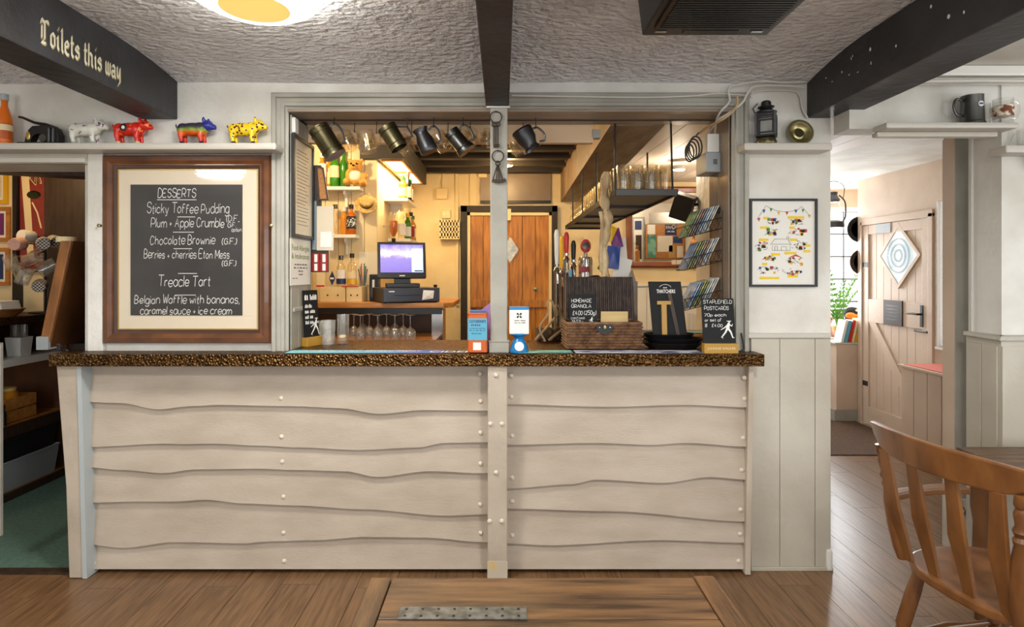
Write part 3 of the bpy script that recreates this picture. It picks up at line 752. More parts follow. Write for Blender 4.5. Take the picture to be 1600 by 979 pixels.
# pigs
def pig(x, label, mat, head, base, foot):
    Y = 3.06; t = thing('pig_figurine', label, 'figurine', (px(x, Y), Y, ZS + .006), group='painted pig figurines on the long shelf'); t.scale = (1.1, 1.1, 1.13)
    s = 1.05
    body = [((0, 0, .066), (.062, .034, .032)), ((-.045, 0, .064), (.03, .033, .032)), ((.035, 0, .069), (.036, .032, .031))]
    for lx in (-.05, .04):
        for ly in (-.018, .018):
            body += [((lx, ly, .04), (.013, .012, .026)), ((lx + .004, ly, .016), (.010, .010, .018))]
    blob('body', body, mat, t, .004)
    hd = blob('head', [((.068, 0, .084), (.026, .026, .025)), ((.09, 0, .078), (.018, .015, .014)), ((.10, 0, .076), (.008, .014, .013)),
                  ((.056, -.018, .106), (.008, .007, .015)), ((.062, .018, .107), (.008, .007, .015))], head, t, .0035)
    for ly in (-.023, .023): MB().ball((.076, ly, .09), .004, 8).build('eye', 'black', hd)
    MB().tube([(-.073, 0, .07), (-.082, .004, .08), (-.078, -.004, .088)], .003, 6).build('tail', mat, t)
    for lx in (-.047, .043):
        for ly in (-.018, .018): MB().ball((lx + .004, ly, .004), (.011, .011, .006), 8).build('hoof', foot, t)
    bx('base', base, t, -.068, .062, -.03, .03, -.006, 0, bevel=.002)
    return t
pig(134, 'white painted pig figurine with small coloured patches beside the iron clamp', 'pig_white', 'pig_white', 'kraft', 'edge_blue')
p2 = pig(203, 'red painted pig figurine with a big eye on its flank', 'pig_red', 'pig_red', 'green', 'label_cream')
e = MB().ball((-.008, -.036, .068), (.017, .003, .017), 14).build('painted_eye', 'black', p2)
MB().ball((-.008, -.039, .068), (.008, .0015, .008), 10).build('pupil', 'label_white', e)
pig(302, 'rainbow painted pig figurine with a dark blue head', 'pig_rainbow', 'rainbow_head', 'black', 'hoof')
pig(382, 'yellow pig figurine with dark spots', 'pig_yellow', 'pig_yellow', 'purple', 'hoof')
# antique iron clamp/punch
t = thing('iron_punch', 'antique black cast-iron press with a curved lever', 'press', (px(66, 3.06), 3.06, ZS))
bx('base', 'iron', t, -.1, .105, -.04, .04, 0, .01, bevel=.004)
pf = [(-.075, .01), (-.07, .04), (-.055, .075), (-.035, .095), (.05, .1), (.085, .085), (.1, .05), (.1, .01), (.035, .01)]
arc = [(.035 - .04 * math.cos(a) * 1 - .0, .01 + .045 * math.sin(a)) for a in [PI * k / 8 for k in range(8, -1, -1)]]
arc = [(-.005 + .04 * math.cos(PI * k / 8), .01 + .045 * math.sin(PI * k / 8)) for k in range(9)]
MB().prism(pf + arc[1:], -.022, .022).build('casting', 'iron', t, bevel=.003)
MB().ball((-.055, -.023, .045), (.012, .002, .022), 8).build('gilt_scroll', 'gilt', t)
MB().lathe([(.02, -.025), (.02, .025)], 14, T3(.02, 0, .032) @ RX(90)).build('roller', 'pewter', t)
MB().tube([(.075, 0, .085), (.02, 0, .105), (-.04, 0, .116), (-.10, 0, .142), (-.12, 0, .146)], [.009, .009, .007, .006, .005], 8).build('lever', 'iron', t)
for lx in (.055, .075): MB().lathe([(.008, 0), (.008, .07), (.004, .075)], 8, T3(lx, -.025, .01)).build('bolt', 'pewter_dark', t)
# orange bottle
def bottle(t, r, h, mat, neck=.4, label=None, capm=None, nr=.014, shoulder=.16, lab=(.15, .45), glassn=None, n=18):
    hb = h * (1 - neck)
    pr = [(0, 0), (r * .9, 0), (r, .006), (r, hb), (r * .92, hb + h * shoulder * .35), (nr * 1.5, hb + h * shoulder), (nr, hb + h * shoulder * 1.35), (nr, h - .02), (nr * 1.15, h - .018), (nr * 1.15, h)]
    MB().lathe(pr + [(0, h)], n).build('glass_body', mat, t)
    if label:
        MB().lathe([(r + .0008, h * lab[0]), (r + .0008, h * lab[1])], n).build('label', label, t)
    if capm: MB().lathe([(nr * 1.3, h - .028), (nr * 1.3, h + .004), (0, h + .005)], 12).build('cap', capm, t)
t = thing('drink_bottle', 'orange drink bottle with a pale cap and printed label', 'bottle', (px(7, 3.05), 3.05, ZS))
bottle(t, .034, .255, 'orange_drink', .52, 'tin_orange', 'edge_blue', .014, .22, (.1, .42))
MB().lathe([(.0352, .07), (.0352, .1)], 18).build('print', 'label_cream', t)

# ---- dessert menu in a wooden frame
Yf = 3.085
fx0, fx1, fz0, fz1 = px(157, Yf), px(421, Yf), pz(537, Yf), pz(241, Yf)
t = thing('menu_frame', 'wooden framed chalkboard listing the desserts in white handwriting', 'menu board', ((fx0 + fx1) / 2, Yf, fz0))
fw, fh = (fx1 - fx0) / 2, fz1 - fz0
def rect(w, z0, z1): return [(-w, z0), (-w, z1), (w, z1), (w, z0)]
MB().sweep(rect(fw, 0, fh), [(0, 0), (0, .02), (-.008, .034), (-.03, .036), (-.048, .028), (-.054, .028), (-.054, 0)], True, .042).build('frame', 'frame_wood', t, smooth=20)
MB().sweep(rect(fw - .052, .052, fh - .052), [(0, 0), (0, .022), (-.014, .018), (-.02, .010), (-.02, 0)], True, .042).build('inner_moulding', 'frame_inner', t)
MB().sweep(rect(fw - .071, .071, fh - .071), [(0, 0), (0, .012), (-.006, .012), (-.006, 0)], True, .04).build('gilt_slip', 'gilt', t)
bx('mount', 'mount', t, -fw + .07, fw - .07, .03, .042, .07, fh - .07)
bw = (px(375, Yf) - px(199, Yf)) / 2; bxc = (px(375, Yf) + px(199, Yf)) / 2 - (fx0 + fx1) / 2
bz0, bz1 = pz(493, Yf) - fz0, pz(287, Yf) - fz0
cbd = bx('chalkboard', 'chalk', t, bxc - bw, bxc + bw, .026, .031, bz0, bz1)
S = Yf / F
def mz(y): return pz(y, Yf) - fz0
def mx(x): return px(x, Yf) - (fx0 + fx1) / 2
wr_ = []
def hand(txt, x0, x1, y, h, wdt=.0035, jit=.5, seed=1, slant=.12):
    """handwriting fitted between pixel columns x0 and x1, baseline at pixel row y, cap height h px"""
    tt = stroke_text(txt, h * S, wdt, slant, jit, seed=seed, align='l')
    w0 = min(v[0] for v in tt.v); w1 = max(v[0] for v in tt.v); k = (x1 - x0) * S / (w1 - w0)
    tt.v = [((v[0] - w0) * k, 0, v[2]) for v in tt.v]; wr_.append((tt, mx(x0), mz(y)))
def rule(x0, x1, y):
    wr_.append((MB().box(0, (x1 - x0) * S, 0, .0005, -.0015, .0015), mx(x0), mz(y)))
hand('DESSERTS', 242, 303, 307, 13, .004); rule(241, 303, 311)
hand('Sticky Toffee Pudding', 225, 355, 332, 15, seed=2); rule(273, 301, 338)
hand('Plum + Apple Crumble', 231, 347, 354, 14, seed=3); hand('(D.F/', 350, 371, 345, 9, .0025); hand('G.F.', 352, 365, 354, 7, .0025); hand('option', 358, 374, 361, 6, .0022)
rule(266, 299, 362); hand('Chocolate Brownie', 230, 333, 381, 14, seed=4); hand('(G.F.)', 343, 367, 381, 9, .003); rule(267, 296, 388)
hand('Berries + cherries Eton Mess', 220, 355, 403, 13, seed=5); hand('(G.F.)', 343, 366, 415, 8, .003); rule(274, 304, 427)
hand('Treacle Tart', 244, 325, 447, 16, .004, seed=6); rule(270, 302, 461)
hand('Belgian Waffle with bananas,', 205, 371, 474, 13, seed=7); hand('caramel sauce + ice cream', 214, 359, 491, 12, seed=8)
writing('handwriting', 'chalk_white', cbd, wr_, T3(0, .0252, 0))
MB().quad((-fw + .075, .022, .075), (fw - .075, .022, .075), (fw - .075, .022, fh - .075), (-fw + .075, .022, fh - .075)).build('glazing', 'film', t)
for sx in (-1, 1): MB().lathe([(.008, 0), (.006, .012), (.009, .016), (0, .02)], 8, T3(sx * (fw + .008), .012, pz(352, Yf) - fz0) @ RX(90)).build('peg', 'brass', t)

# ---- right pier: shelf, lantern, dish, print
t = thing('ledge_shelf', 'small cream shelf holding the lantern and brass dish', 'shelf', (px(1220, 3.06), 3.06, pz(235, 3.03)))
z0, z1 = pz(235, 3.02), pz(223, 3.02)
MB().box(px(1162, 3.02), px(1300, 3.02), 3.01, 3.128, z0, z1).build('board', 'shelf_paint', t, w=True, bevel=.012)
ZS2 = z1
def ring(r, z, n=24): return [(r * math.cos(2 * PI * k / n), r * math.sin(2 * PI * k / n), z) for k in range(n)]
t = thing('carriage_lantern', 'black and brass square carriage lantern on the small shelf', 'lantern', (px(1197, 3.06), 3.06, ZS2), R(-28))
MB().lathe([(.05, 0), (.052, .008), (.045, .03), (.03, .036)], 24).build('oil_base', 'pewter_brass', t)
b = .045
MB().box(-b, b, -b, b, .036, .046).build('floor_plate', 'black', t, bevel=.003); MB().box(-b, b, -b, b, .146, .158).build('roof_plate', 'black', t, bevel=.003)
for sx in (-1, 1):
    for sy in (-1, 1): bx('corner_post', 'pewter_dark', t, sx * b - .005, sx * b + .005, sy * b - .005, sy * b + .005, .04, .155)
for k in range(4):
    m = RZ(90 * k)
    MB().box(-b + .006, b - .006, b - .002, b, .047, .146, m).build('pane', 'pane', t)
    MB().sweep(rect(b - .006, .05, .143), [(0, 0), (0, .006), (-.008, .006), (-.008, 0)], True, -b).xf(m).build('pane_frame', 'black', t)
MB().lathe([(.05, .158), (.052, .165), (.03, .178), (.028, .185), (.04, .188), (.04, .192), (.024, .198), (.024, .215), (.018, .222), (0, .224)], 24).build('chimney_cap', 'black', t, label='black vented chimney cap')
MB().tube([(-.05, 0, .16), (-.062, 0, .19), (-.04, 0, .215)], .004, 8).build('handle', 'pewter_dark', t)
t = thing('brass_dish', 'round brass dish leaning on the wall above the small shelf', 'dish', (px(1251, 3.08), 3.08, ZS2), (R(78), 0, 0))
MB().lathe([(.0, .004), (.022, .004), (.03, .0), (.042, .004), (.05, .018), (.066, .022), (.068, .026), (.062, .027), (.05, .024), (.04, .010), (.03, .006), (.022, .01), (0, .01)], 32, T3(0, .068, -.012)).build('bowl', 'brass', t)
MB().lathe([(.022, .0105), (.022, .012), (0, .012)], 24, T3(0, .068, -.012)).build('centre_boss', 'pewter_brass', t)
Yp = 3.11
t = thing('framed_print', 'black framed village map print with bunting and yellow captions', 'picture', (px(1225, Yp), Yp, pz(448, Yp)))
pw, ph = (px(1278, Yp) - px(1172, Yp)) / 2, pz(310, Yp) - pz(448, Yp)
MB().sweep(rect(pw, 0, ph), [(0, 0), (0, .018), (-.012, .018), (-.012, 0)], True, .019).build('frame', 'black', t)
pp = bx('print', 'paper', t, -pw + .01, pw - .01, .010, .018, .01, ph - .01)
rg = random.Random(2)
def pxx(x): return px(x, Yp) - px(1225, Yp)
def pzz(y): return pz(y, Yp) - pz(448, Yp)
yl = MB()
for x0, x1, y in ((1194, 1203, 340), (1232, 1258, 339), (1189, 1203, 355), (1235, 1243, 355), (1187, 1202, 374), (1236, 1247, 374), (1206, 1220, 397), (1227, 1246, 395), (1259, 1268, 383), (1257, 1268, 392), (1188, 1219, 434), (1232, 1248, 431), (1192, 1200, 412)):
    yl.quad((pxx(x0), .0095, pzz(y + 2.3)), (pxx(x1), .0095, pzz(y + 2)), (pxx(x1), .0095, pzz(y - 1.5)), (pxx(x0), .0095, pzz(y - 2)))
yl.build('caption_marks', 'yellow_mark', pp)
bt = MB(); bc_ = {k: MB() for k in ('red', 'blue', 'green_leaf', 'yellow')}
pts = [(1184, 343), (1198, 321), (1212, 328), (1230, 331), (1247, 328), (1254, 322), (1268, 338)]
for (a, b2) in zip(pts, pts[1:]): bt.tube([(pxx(a[0]), .0095, pzz(a[1])), (pxx(b2[0]), .0095, pzz(b2[1]))], .0008, 4)
for k, (x, y) in enumerate(((1187, 342), (1195, 329), (1206, 327), (1218, 332), (1231, 332), (1245, 329), (1256, 328), (1266, 337))):
    bc_[list(bc_)[k % 4]].add([(pxx(x - 2.5), .0094, pzz(y - 2)), (pxx(x + 2.5), .0094, pzz(y - 2)), (pxx(x), .0094, pzz(y + 4))], [(0, 1, 2)])
# little drawings
def sk(cx, cy, w, h, n, seed):
    r2 = random.Random(seed)
    for k in range(n):
        x, y = cx + r2.uniform(-w, w), cy + r2.uniform(-h, h)
        q = [(pxx(x), .0093, pzz(y)), (pxx(x + r2.uniform(-5, 5)), .0093, pzz(y + r2.uniform(-3, 3)))]; bt.tube(q, .0009, 4)
        if k % 3 == 0:
            m_ = bc_[r2.choice(list(bc_))]; s2 = r2.uniform(1, 2.6)
            m_.quad((pxx(x - s2), .0092, pzz(y + s2)), (pxx(x + s2), .0092, pzz(y + s2)), (pxx(x + s2), .0092, pzz(y - s2)), (pxx(x - s2), .0092, pzz(y - s2)))
for k, (cx, cy, w, h) in enumerate(((1208, 346, 9, 4), (1246, 346, 9, 4), (1206, 361, 7, 5), (1248, 362, 12, 5), (1192, 384, 8, 7), (1250, 383, 9, 6), (1204, 403, 9, 4), (1245, 407, 12, 6), (1203, 421, 16, 5), (1240, 425, 14, 4))): sk(cx, cy, w, h, 26, k)
for q in ([(1208, 391), (1208, 381), (1236, 381), (1236, 391), (1208, 391)], [(1205, 382), (1212, 373), (1232, 373), (1238, 382)], [(1212, 391), (1212, 384), (1216, 384), (1216, 391)], [(1222, 391), (1222, 385), (1230, 385), (1230, 391)], [(1231, 373), (1231, 369), (1234, 369), (1234, 374)]):
    bt.tube([(pxx(x), .0093, pzz(y)) for x, y in q], .0009, 4)
bc_['red'].add([(pxx(1233), .0091, pzz(402)), (pxx(1245), .0091, pzz(397)), (pxx(1256), .0091, pzz(403)), (pxx(1245), .0091, pzz(400))], [(0, 1, 2, 3)])
bt.build('line_drawing', 'ink', pp)
for k, m_ in bc_.items(): m_.build('colour_wash', k, pp)
MB().quad((-pw + .012, .008, .012), (pw - .012, .008, .012), (pw - .012, .008, ph - .012), (-pw + .012, .008, ph - .012)).build('glazing', 'film', t)
MB().ball((-pw - .002, .014, ph * .56), .004, 8).build('hook', 'iron', t)
# ---- cables over the opening
def cable(pts, r, mat, label, Y=3.115):
    q = [P(x, y, Y if len(a) < 1 else a[0]) for x, y, *a in pts]; l = q[0]
    return tag(MB().tube(q, r, 6).build('cable', mat, loc=l, w=True), label, 'cable')
def cr(pts, n=5):
    out = []; m = len(pts)
    for i in range(m - 1):
        p0, p1, p2, p3 = [Vector(pts[max(0, min(m - 1, i + d))]) for d in (-1, 0, 1, 2)]
        for k in range(n):
            t_ = k / n; out.append(.5 * (2 * p1 + (p2 - p0) * t_ + (2 * p0 - 5 * p1 + 4 * p2 - p3) * t_ ** 2 + (3 * p1 - p0 - 3 * p2 + p3) * t_ ** 3))
    return [tuple(v) for v in out] + [tuple(Vector(pts[-1]))]
cable(cr([(800, 149), (900, 151), (1010, 152), (1080, 150), (1120, 146), (1165, 149)]), .004, 'cable', 'thin white cable along the top of the architrave', 3.089)
cable(cr([(1258, 128, 3.075), (1225, 129, 3.075), (1190, 127, 3.075), (1150, 133, 3.075), (1138, 140, 3.075), (1140, 158, 3.075), (1128, 172, 3.075), (1121, 183, 3.12), (1118, 196, 3.2), (1117, 209, 3.29)]), .006, 'cable', 'white cable looping down from the beam to the opening corner', 3.08)
cable(cr([(1258, 137, 3.061), (1230, 134, 3.061), (1180, 135, 3.061), (1168, 146, 3.061), (1160, 160, 3.061), (1140, 176, 3.061), (1122, 187, 3.10), (1113, 199, 3.2), (1103, 213, 3.33)]), .006, 'cable', 'lower white cable draped beside the opening corner', 3.075)
cable(cr([(1173, 152), (1177, 144), (1200, 141), (1240, 142), (1250, 150), (1254, 170), (1262, 184)]), .005, 'cable', 'white cable dipping round the lantern shelf corner', 3.11)
cable(cr([(1152, 150, 3.047), (1150, 168, 3.047), (1130, 186, 3.047), (1108, 197, 3.15), (1093, 208, 3.30)]), .006, 'cable_tan', 'tan cable turning into the opening', 3.08)

# ---- right-hand shelf with tankard and glass mug
t = thing('ledge_shelf', 'cream shelf over the lobby doorway with the tall tankard', 'shelf', (px(1500, 2.88), 2.9, pz(212, 2.86)))
z0, z1 = pz(207, 2.86), pz(191, 2.84)
MB().box(1.82, px(1594, 2.83), 2.83, 2.945, z1 - .03, z1).build('board', 'shelf_paint', t, w=True, bevel=.012)
MB().box(1.82, px(1560, 2.9), 2.90, 2.945, z1 - .055, z1 - .03).build('moulding', 'dado_paint', t, w=True, bevel=.008)
def handle(t, mat, x0, z0, z1, out, r=.006, square=False, ang=0):
    if square: q = [(x0, 0, z1), (x0 + out, 0, z1 + .004), (x0 + out * 1.05, 0, z0 + .03), (x0, 0, z0)]
    else: q = cr([(x0 - .004, 0, z1), (x0 + out * .7, 0, z1 + .008), (x0 + out, 0, (z0 + z1) / 2 + .012), (x0 + out * .65, 0, z0 + .008), (x0 - .004, 0, z0 + .004)], 5)
    return MB().tube(q, r, 8).xf(RZ(ang)).build('handle', mat, t)
t = thing('pewter_tankard', 'tall tapered pewter tankard with a round blue badge', 'tankard', (px(1519, 2.89), 2.89, z1))
MB().lathe([(0, 0), (.055, 0), (.055, .008), (.05, .014), (.046, .135), (.047, .14), (.044, .14), (.046, .015), (0, .012)], 28).build('body', 'pewter', t)
handle(t, 'pewter_dark', -.045, .04, .115, -.045, .006)
bd = MB().lathe([(.0135, 0), (.0135, .002), (0, .0025)], 20, T3(.004, -.0485, .09) @ RX(90)).build('badge', 'white_plastic', t)
bx('badge_mark', 'blue', bd, -.005, .013, -.0525, -.0512, .086, .094)
def glass_mug(t, r, h, mat='glass', side=1):
    MB().lathe([(0, 0), (r, 0), (r, h), (r - .003, h), (r - .004, .012), (0, .012)], 20).build('glass_body', mat, t)
    handle(t, mat, side * r, .025, h - .02, side * .035, .006)
t = thing('glass_mug', 'straight glass mug with an orange and brown picture', 'mug', (px(1567, 2.875), 2.875, z1))
glass_mug(t, .042, .12)
MB().lathe([(.043, .035), (.043, .085)], 20).build('printed_band', M('mug_print', (236, 226, 200), .5, col2=(120, 60, 30), var=30, lo=.45, hi=.55), t)
t = thing('tumbler', 'plain straight glass standing behind the printed mug', 'glass', (px(1540, 2.918), 2.918, z1))
MB().lathe([(0, 0), (.021, 0), (.021, .11), (.019, .11), (.019, .01), (0, .01)], 16).build('glass_body', 'glass', t)
t = thing('ledge_shelf', 'short lower shelf on the wall beside the lobby doorway', 'shelf', (2.6, 2.9, pz(240, 2.85)))
bx('board', 'shelf_paint', t, px(1572, 2.84), 3.2, 2.84, 2.948, pz(238, 2.84), pz(226, 2.84), w=True, bevel=.01)
bx('bracket', 'shelf_paint', t, 2.62, 2.645, 2.87, 2.948, pz(262, 2.87), pz(238, 2.87), w=True)
cable(cr([(1585, 209), (1579, 222), (1576, 228)]), .003, 'cable', 'thin wire hanging from the shelf over the lobby doorway', 2.92)
t = thing('glass_mug', 'glass mug standing on the short lower shelf', 'mug', (px(1602, 2.89), 2.89, pz(226, 2.84))); glass_mug(t, .035, .085)
cable([(1519, 214), (1519, 517.5)], .006, 'cable', 'painted pipe running down beside the doorway dado', 3.1)
cn = struct(MB().box(1.8, 4.25, 2.88, 2.948, 2.50, 2.548).box(1.8, 4.25, 2.91, 2.948, 2.47, 2.50).build('trim_9', 'white_gloss', bevel=.006), 'white cornice and pipework at the top of the right wall', 'trim')
MB().tube([(1.82, 2.87, 2.465), (2.3, 2.868, 2.47), (3.0, 2.87, 2.465), (4.2, 2.87, 2.468)], .013, 8).build('pipe', 'shelf_paint', cn)

# ---- foreground plank table
TZ = .75
t = thing('plank_table', 'rustic plank table with a zinc repair plate in front of the bar', 'table', (.106, 1.1, 0))
for k in range(5):
    bx('plank', 'table_wood', t, -.395, .395, .47 - (k + 1) * .19 + .0015, .47 - k * .19 - .0015, TZ - .035, TZ - random.random() * .003, bevel=.003)
bx('breadboard_end', 'table_wood_y', t, -.45, -.397, -.475, .465, TZ - .036, TZ + .001, bevel=.004)
bx('breadboard_end', 'table_wood_y', t, .397, .45, -.475, .475, TZ - .036, TZ + .001, bevel=.004)
pp = bx('repair_plate', 'galvanised', t, px(625, 1.41) - .106, px(823, 1.41) - .106, .275, .325, TZ - .0005, TZ + .003, bevel=.001, label='dented zinc repair plate')
for k in range(8):
    for q in (0, 1): MB().ball((px(635 + k * 25, 1.41) - .106, .286 + q * .028, TZ + .003), (.004, .004, .002), 6).build('nail', 'iron', pp)
for sx in (-1, 1):
    for sy in (-1, 1): bx('leg', 'table_wood_y', t, sx * .38 - .035, sx * .38 + .035, sy * .4 - .035, sy * .4 + .035, 0, TZ - .036, bevel=.004)
MB().box(-.36, .36, .40, .425, .6, .714).box(-.36, .36, -.425, -.40, .6, .714).build('apron', 'table_wood', t)

# ---- captain's chair
t = thing('captains_chair', 'honey wood bow-back armchair pulled up to the side table', 'chair', (1.555, 2.09, 0), R(9))
# local: the chair faces +X, its back along Y at x = 0
seat = []; n = 40
for k in range(n):
    a = 2 * PI * k / n; c, s_ = math.cos(a), math.sin(a)
    xx = .235 + .245 * (abs(c) ** .75) * (1 if c > 0 else -1); yy = .265 * (abs(s_) ** .7) * (1 if s_ > 0 else -1)
    seat.append((xx, yy))
MB().plan(seat, .42, .455).build('seat', 'chair_wood', t, bevel=.008)
# crest rail
mb = MB(); n = 24
for k in range(n + 1):
    u = -1 + 2 * k / n; y = u * .315; x = -.075 + .075 * u * u; top = .965 - .012 * abs(u) ** 3; bot = .855 + .012 * abs(u) ** 2 + (.035 * max(0, abs(u) - .8) / .2)
    th = .014
    mb.v += [(x - th - .02, y, top), (x + th - .02, y, top), (x + th, y, bot), (x - th, y, bot)]
for k in range(n):
    for j in range(4): mb.f.append((4 * k + j, 4 * k + (j + 1) % 4, 4 * k + 4 + (j + 1) % 4, 4 * k + 4 + j))
mb.f += [(0, 1, 2, 3), (4 * n + 3, 4 * n + 2, 4 * n + 1, 4 * n)]
mb.build('crest_rail', 'chair_wood', t, bevel=.006)
def turned(a, b, prof, n=12):
    a, b = Vector(a), Vector(b); pts = [a.lerp(b, q) for q, r in prof]; return MB().tube(pts, [r for q, r in prof], n)
pst = [(0, .018), (.1, .026), (.3, .03), (.5, .027), (.62, .018), (.66, .022), (.69, .015), (.73, .022), (.77, .015), (.86, .02), (.9, .014), (.93, .02), (1, .017)]
for sy in (-1, 1): turned((.035, sy * .225, .44), (-.022, sy * .275, .872), pst).build('back_post', 'chair_wood', t)
for u in (-.62, -.22, .22, .62):
    mb = MB(); y0, y1 = u * .31, u * .36
    bz = [(0, .02), (.25, .026), (.5, .032), (.75, .026), (1, .022)]; xs = [.022 + .03 * u * u, -.005 + .03 * u * u, -.035 + .03 * u * u, -.05 + .04 * u * u, -.066 + .052 * u * u]
    for (q, hw), xx in zip(bz, xs):
        yy = y0 + (y1 - y0) * q; zz = .445 + q * .42
        mb.v += [(xx - .008, yy - hw, zz), (xx + .008, yy - hw, zz), (xx + .008, yy + hw, zz), (xx - .008, yy + hw, zz)]
    for k in range(4):
        for j in range(4): mb.f.append((4 * k + j, 4 * k + (j + 1) % 4, 4 * k + 4 + (j + 1) % 4, 4 * k + 4 + j))
    mb.f += [(3, 2, 1, 0), (16, 17, 18, 19)]
    mb.build('slat', 'chair_wood', t, bevel=.003)
sp = [(0, .014), (.15, .02), (.35, .024), (.5, .014), (.54, .02), (.58, .013), (.8, .02), (.9, .014), (1, .014)]
for sy in (-1, 1):
    mb = MB(); q = [(-.005, .262, .664), (.1, .285, .668), (.22, .292, .672), (.33, .28, .674), (.36, .265, .674)]
    for (x, y, z), hw in zip(q, (.018, .022, .026, .034, .024)):
        mb.v += [(x, sy * (y - hw), z - .013), (x, sy * (y + hw), z - .013), (x, sy * (y + hw), z + .013), (x, sy * (y - hw), z + .013)]
    for k in range(4):
        for j in range(4): mb.f.append((4 * k + j, 4 * k + (j + 1) % 4, 4 * k + 4 + (j + 1) % 4, 4 * k + 4 + j))
    mb.f += [(3, 2, 1, 0), (16, 17, 18, 19)]
    mb.build('arm', 'chair_dark', t, bevel=.006)
    turned((.28, sy * .225, .44), (.30, sy * .275, .665), sp).build('arm_support', 'chair_dark', t)
lg = [(0, .014), (.1, .018), (.3, .022), (.36, .016), (.4, .024), (.44, .018), (.48, .026), (.8, .026), (1, .02)]
for lx, ly, bx_, by_ in ((.06, .17, -.03, .23), (.06, -.17, -.03, -.23), (.40, .18, .46, .24), (.40, -.18, .46, -.24)):
    turned((bx_, by_, 0), (lx, ly, .425), lg).build('leg', 'chair_wood', t)
for sy in (-1, 1): turned((.0, sy * .21, .16), (.44, sy * .22, .16), [(0, .01), (.3, .012), (.5, .02), (.7, .012), (1, .01)]).build('stretcher', 'chair_wood', t)
turned((.22, -.215, .16), (.22, .215, .16), [(0, .01), (.3, .012), (.5, .02), (.7, .012), (1, .01)]).build('stretcher', 'chair_wood', t)
# ---- side table behind the chair
t = thing('side_table', 'old plank dining table at the right with the armchair pushed to it', 'table', (2.66, 2.36, 0))
for k in range(4): bx('plank', 'table_wood', t, -.58, .62, .38 - (k + 1) * .19 + .0015, .38 - k * .19 - .0015, TZ - .03, TZ, bevel=.003)
for sx in (-1, 1):
    for sy in (-1, 1): turned((sx * .52, sy * .31, 0), (sx * .52, sy * .31, TZ - .03), [(0, .025), (.3, .035), (.6, .03), (.7, .04), (1, .04)]).build('leg', 'chair_dark', t)
MB().box(-.5, .54, .29, .315, .63, .719).box(-.5, .54, -.315, -.29, .63, .719).build('apron', 'table_wood', t)
# ================================================================== INSIDE THE BAR
WARM = (1, .72, .38)
# ---- light canopy on the left
Yc0, Yc1 = 4.55, 5.9; Zc = pz(248, Yc0); xc0, xc1 = px(562, Yc0), px(631, Yc0)
t = thing('light_canopy', 'dark boxed canopy with glowing light panels over the bottle wall', 'light fitting', ((xc0 + xc1) / 2, Yc0, Zc))
MB().box(XC + .002, xc1, Yc0, Yc1, Zc, Zc + .164).box(xc0, XC + .01, Yc0, Y1 - .014, Zc, Zc + .164).build('box', 'joist', t, w=True, bevel=.004)
for k, (a, b) in enumerate(((4.62, 5.1), (5.16, 5.75))):
    pn = bx('light_panel', 'light_panel', t, XC + .045, xc1 - .03, a, b, Zc - .004, Zc, w=True)
    MB().box(XC + .03, XC + .045, a - .02, b + .02, Zc - .012, Zc).box(xc1 - .03, xc1 - .015, a - .02, b + .02, Zc - .012, Zc).box(XC + .03, xc1 - .015, a - .03, a, Zc - .012, Zc).box(XC + .03, xc1 - .015, b, b + .03, Zc - .012, Zc).build('panel_frame', 'counter_wood', t, w=True)
    lo_ = area('panel_light', (0, 0, 0), (0, 0, 0), .12, b - a, 13, WARM); lo_.parent = t
    lo_.location = ((XC + xc1) / 2 + .01 - t.location.x, (a + b) / 2 - t.location.y, -.012)
# ---- bar lights (fixed under the joists, out of sight behind the head of the opening)
def spot(x, y, z, power, label, col=WARM):
    t = thing('downlight', label, 'lamp', (x, y, z), group='bar ceiling lights')
    MB().lathe([(.05, 0), (.05, -.03), (.042, -.035), (.04, -.01)], 20).build('housing', 'white_gloss', t)
    MB().lathe([(.04, -.012), (0, -.014)], 20).build('bulb', 'bulb', t)
    l = point('bulb_light', (0, 0, -.07), power, col, .04); l.parent = t
spot(-1.35, 3.945, 2.575, 30, 'added unseen round warm light under the joists by the bottle shelves')  # this and the next are added out of sight to warm the bar
spot(-.2, 3.945, 2.575, 21, 'added unseen round warm light under the joists behind the bar post')
spot(.05, 5.55, 2.57, 19, 'small round warm light in front of the brown plank door', (1, .66, .3))
spot(1.45, 4.9, 2.42, 16, 'small round light on the pale boarded ceiling', (1, .82, .6))
spot(2.1, 5.6, 2.42, 10, 'small round light near the mirror wall', (1, .84, .66))
spot(-3.4, 4.0, 2.41, 15, 'small round light on the passage ceiling', (1, .66, .32))

# ---- wall shelves with bottles
def bracket_shelf(label, x0, x1, y, Yb, d=.13):
    t = thing('bottle_shelf', label, 'shelf', ((x0 + x1) / 2, Yb, y))
    bx('board', 'white_gloss', t, x0, x1, Yb - d, Yb - .013, y - .025, y, w=True, bevel=.003)
    bkt = t
    xm = x0 + (x1 - x0) * .62
    MB().prism([(0, 0), (0, -.12), (.02, -.12), (.03, -.05), (.08, -.025), (.08, 0)], -.009, .009, RZ(-90)).xf(T3(xm, Yb - .013, y - .025)).build('bracket', 'white_gloss', t, w=True)
    return t
Ys = Y1 - .06
z1s = pz(293, Ys); z2s = pz(367, Ys)
bracket_shelf('upper white shelf with whisky bottles and the teddy bear', px(497, Ys), px(566, Ys), z1s, Y1)
bracket_shelf('lower white shelf with two whisky bottles under the straw hat', px(512, Ys), px(559, Ys), z2s, Y1)
def bot(x, Y, z, r, h, mat, label, labm='label_cream', cap='black', neck=.38, nr=.013, group='spirit bottles in the bar', lab=(.12, .5), sh=.12):
    t = thing('spirit_bottle', label, 'bottle', (px(x, Y), Y, z), group=group)
    bottle(t, r, h, mat, neck, labm, cap, nr, sh, lab, n=14)
    return t
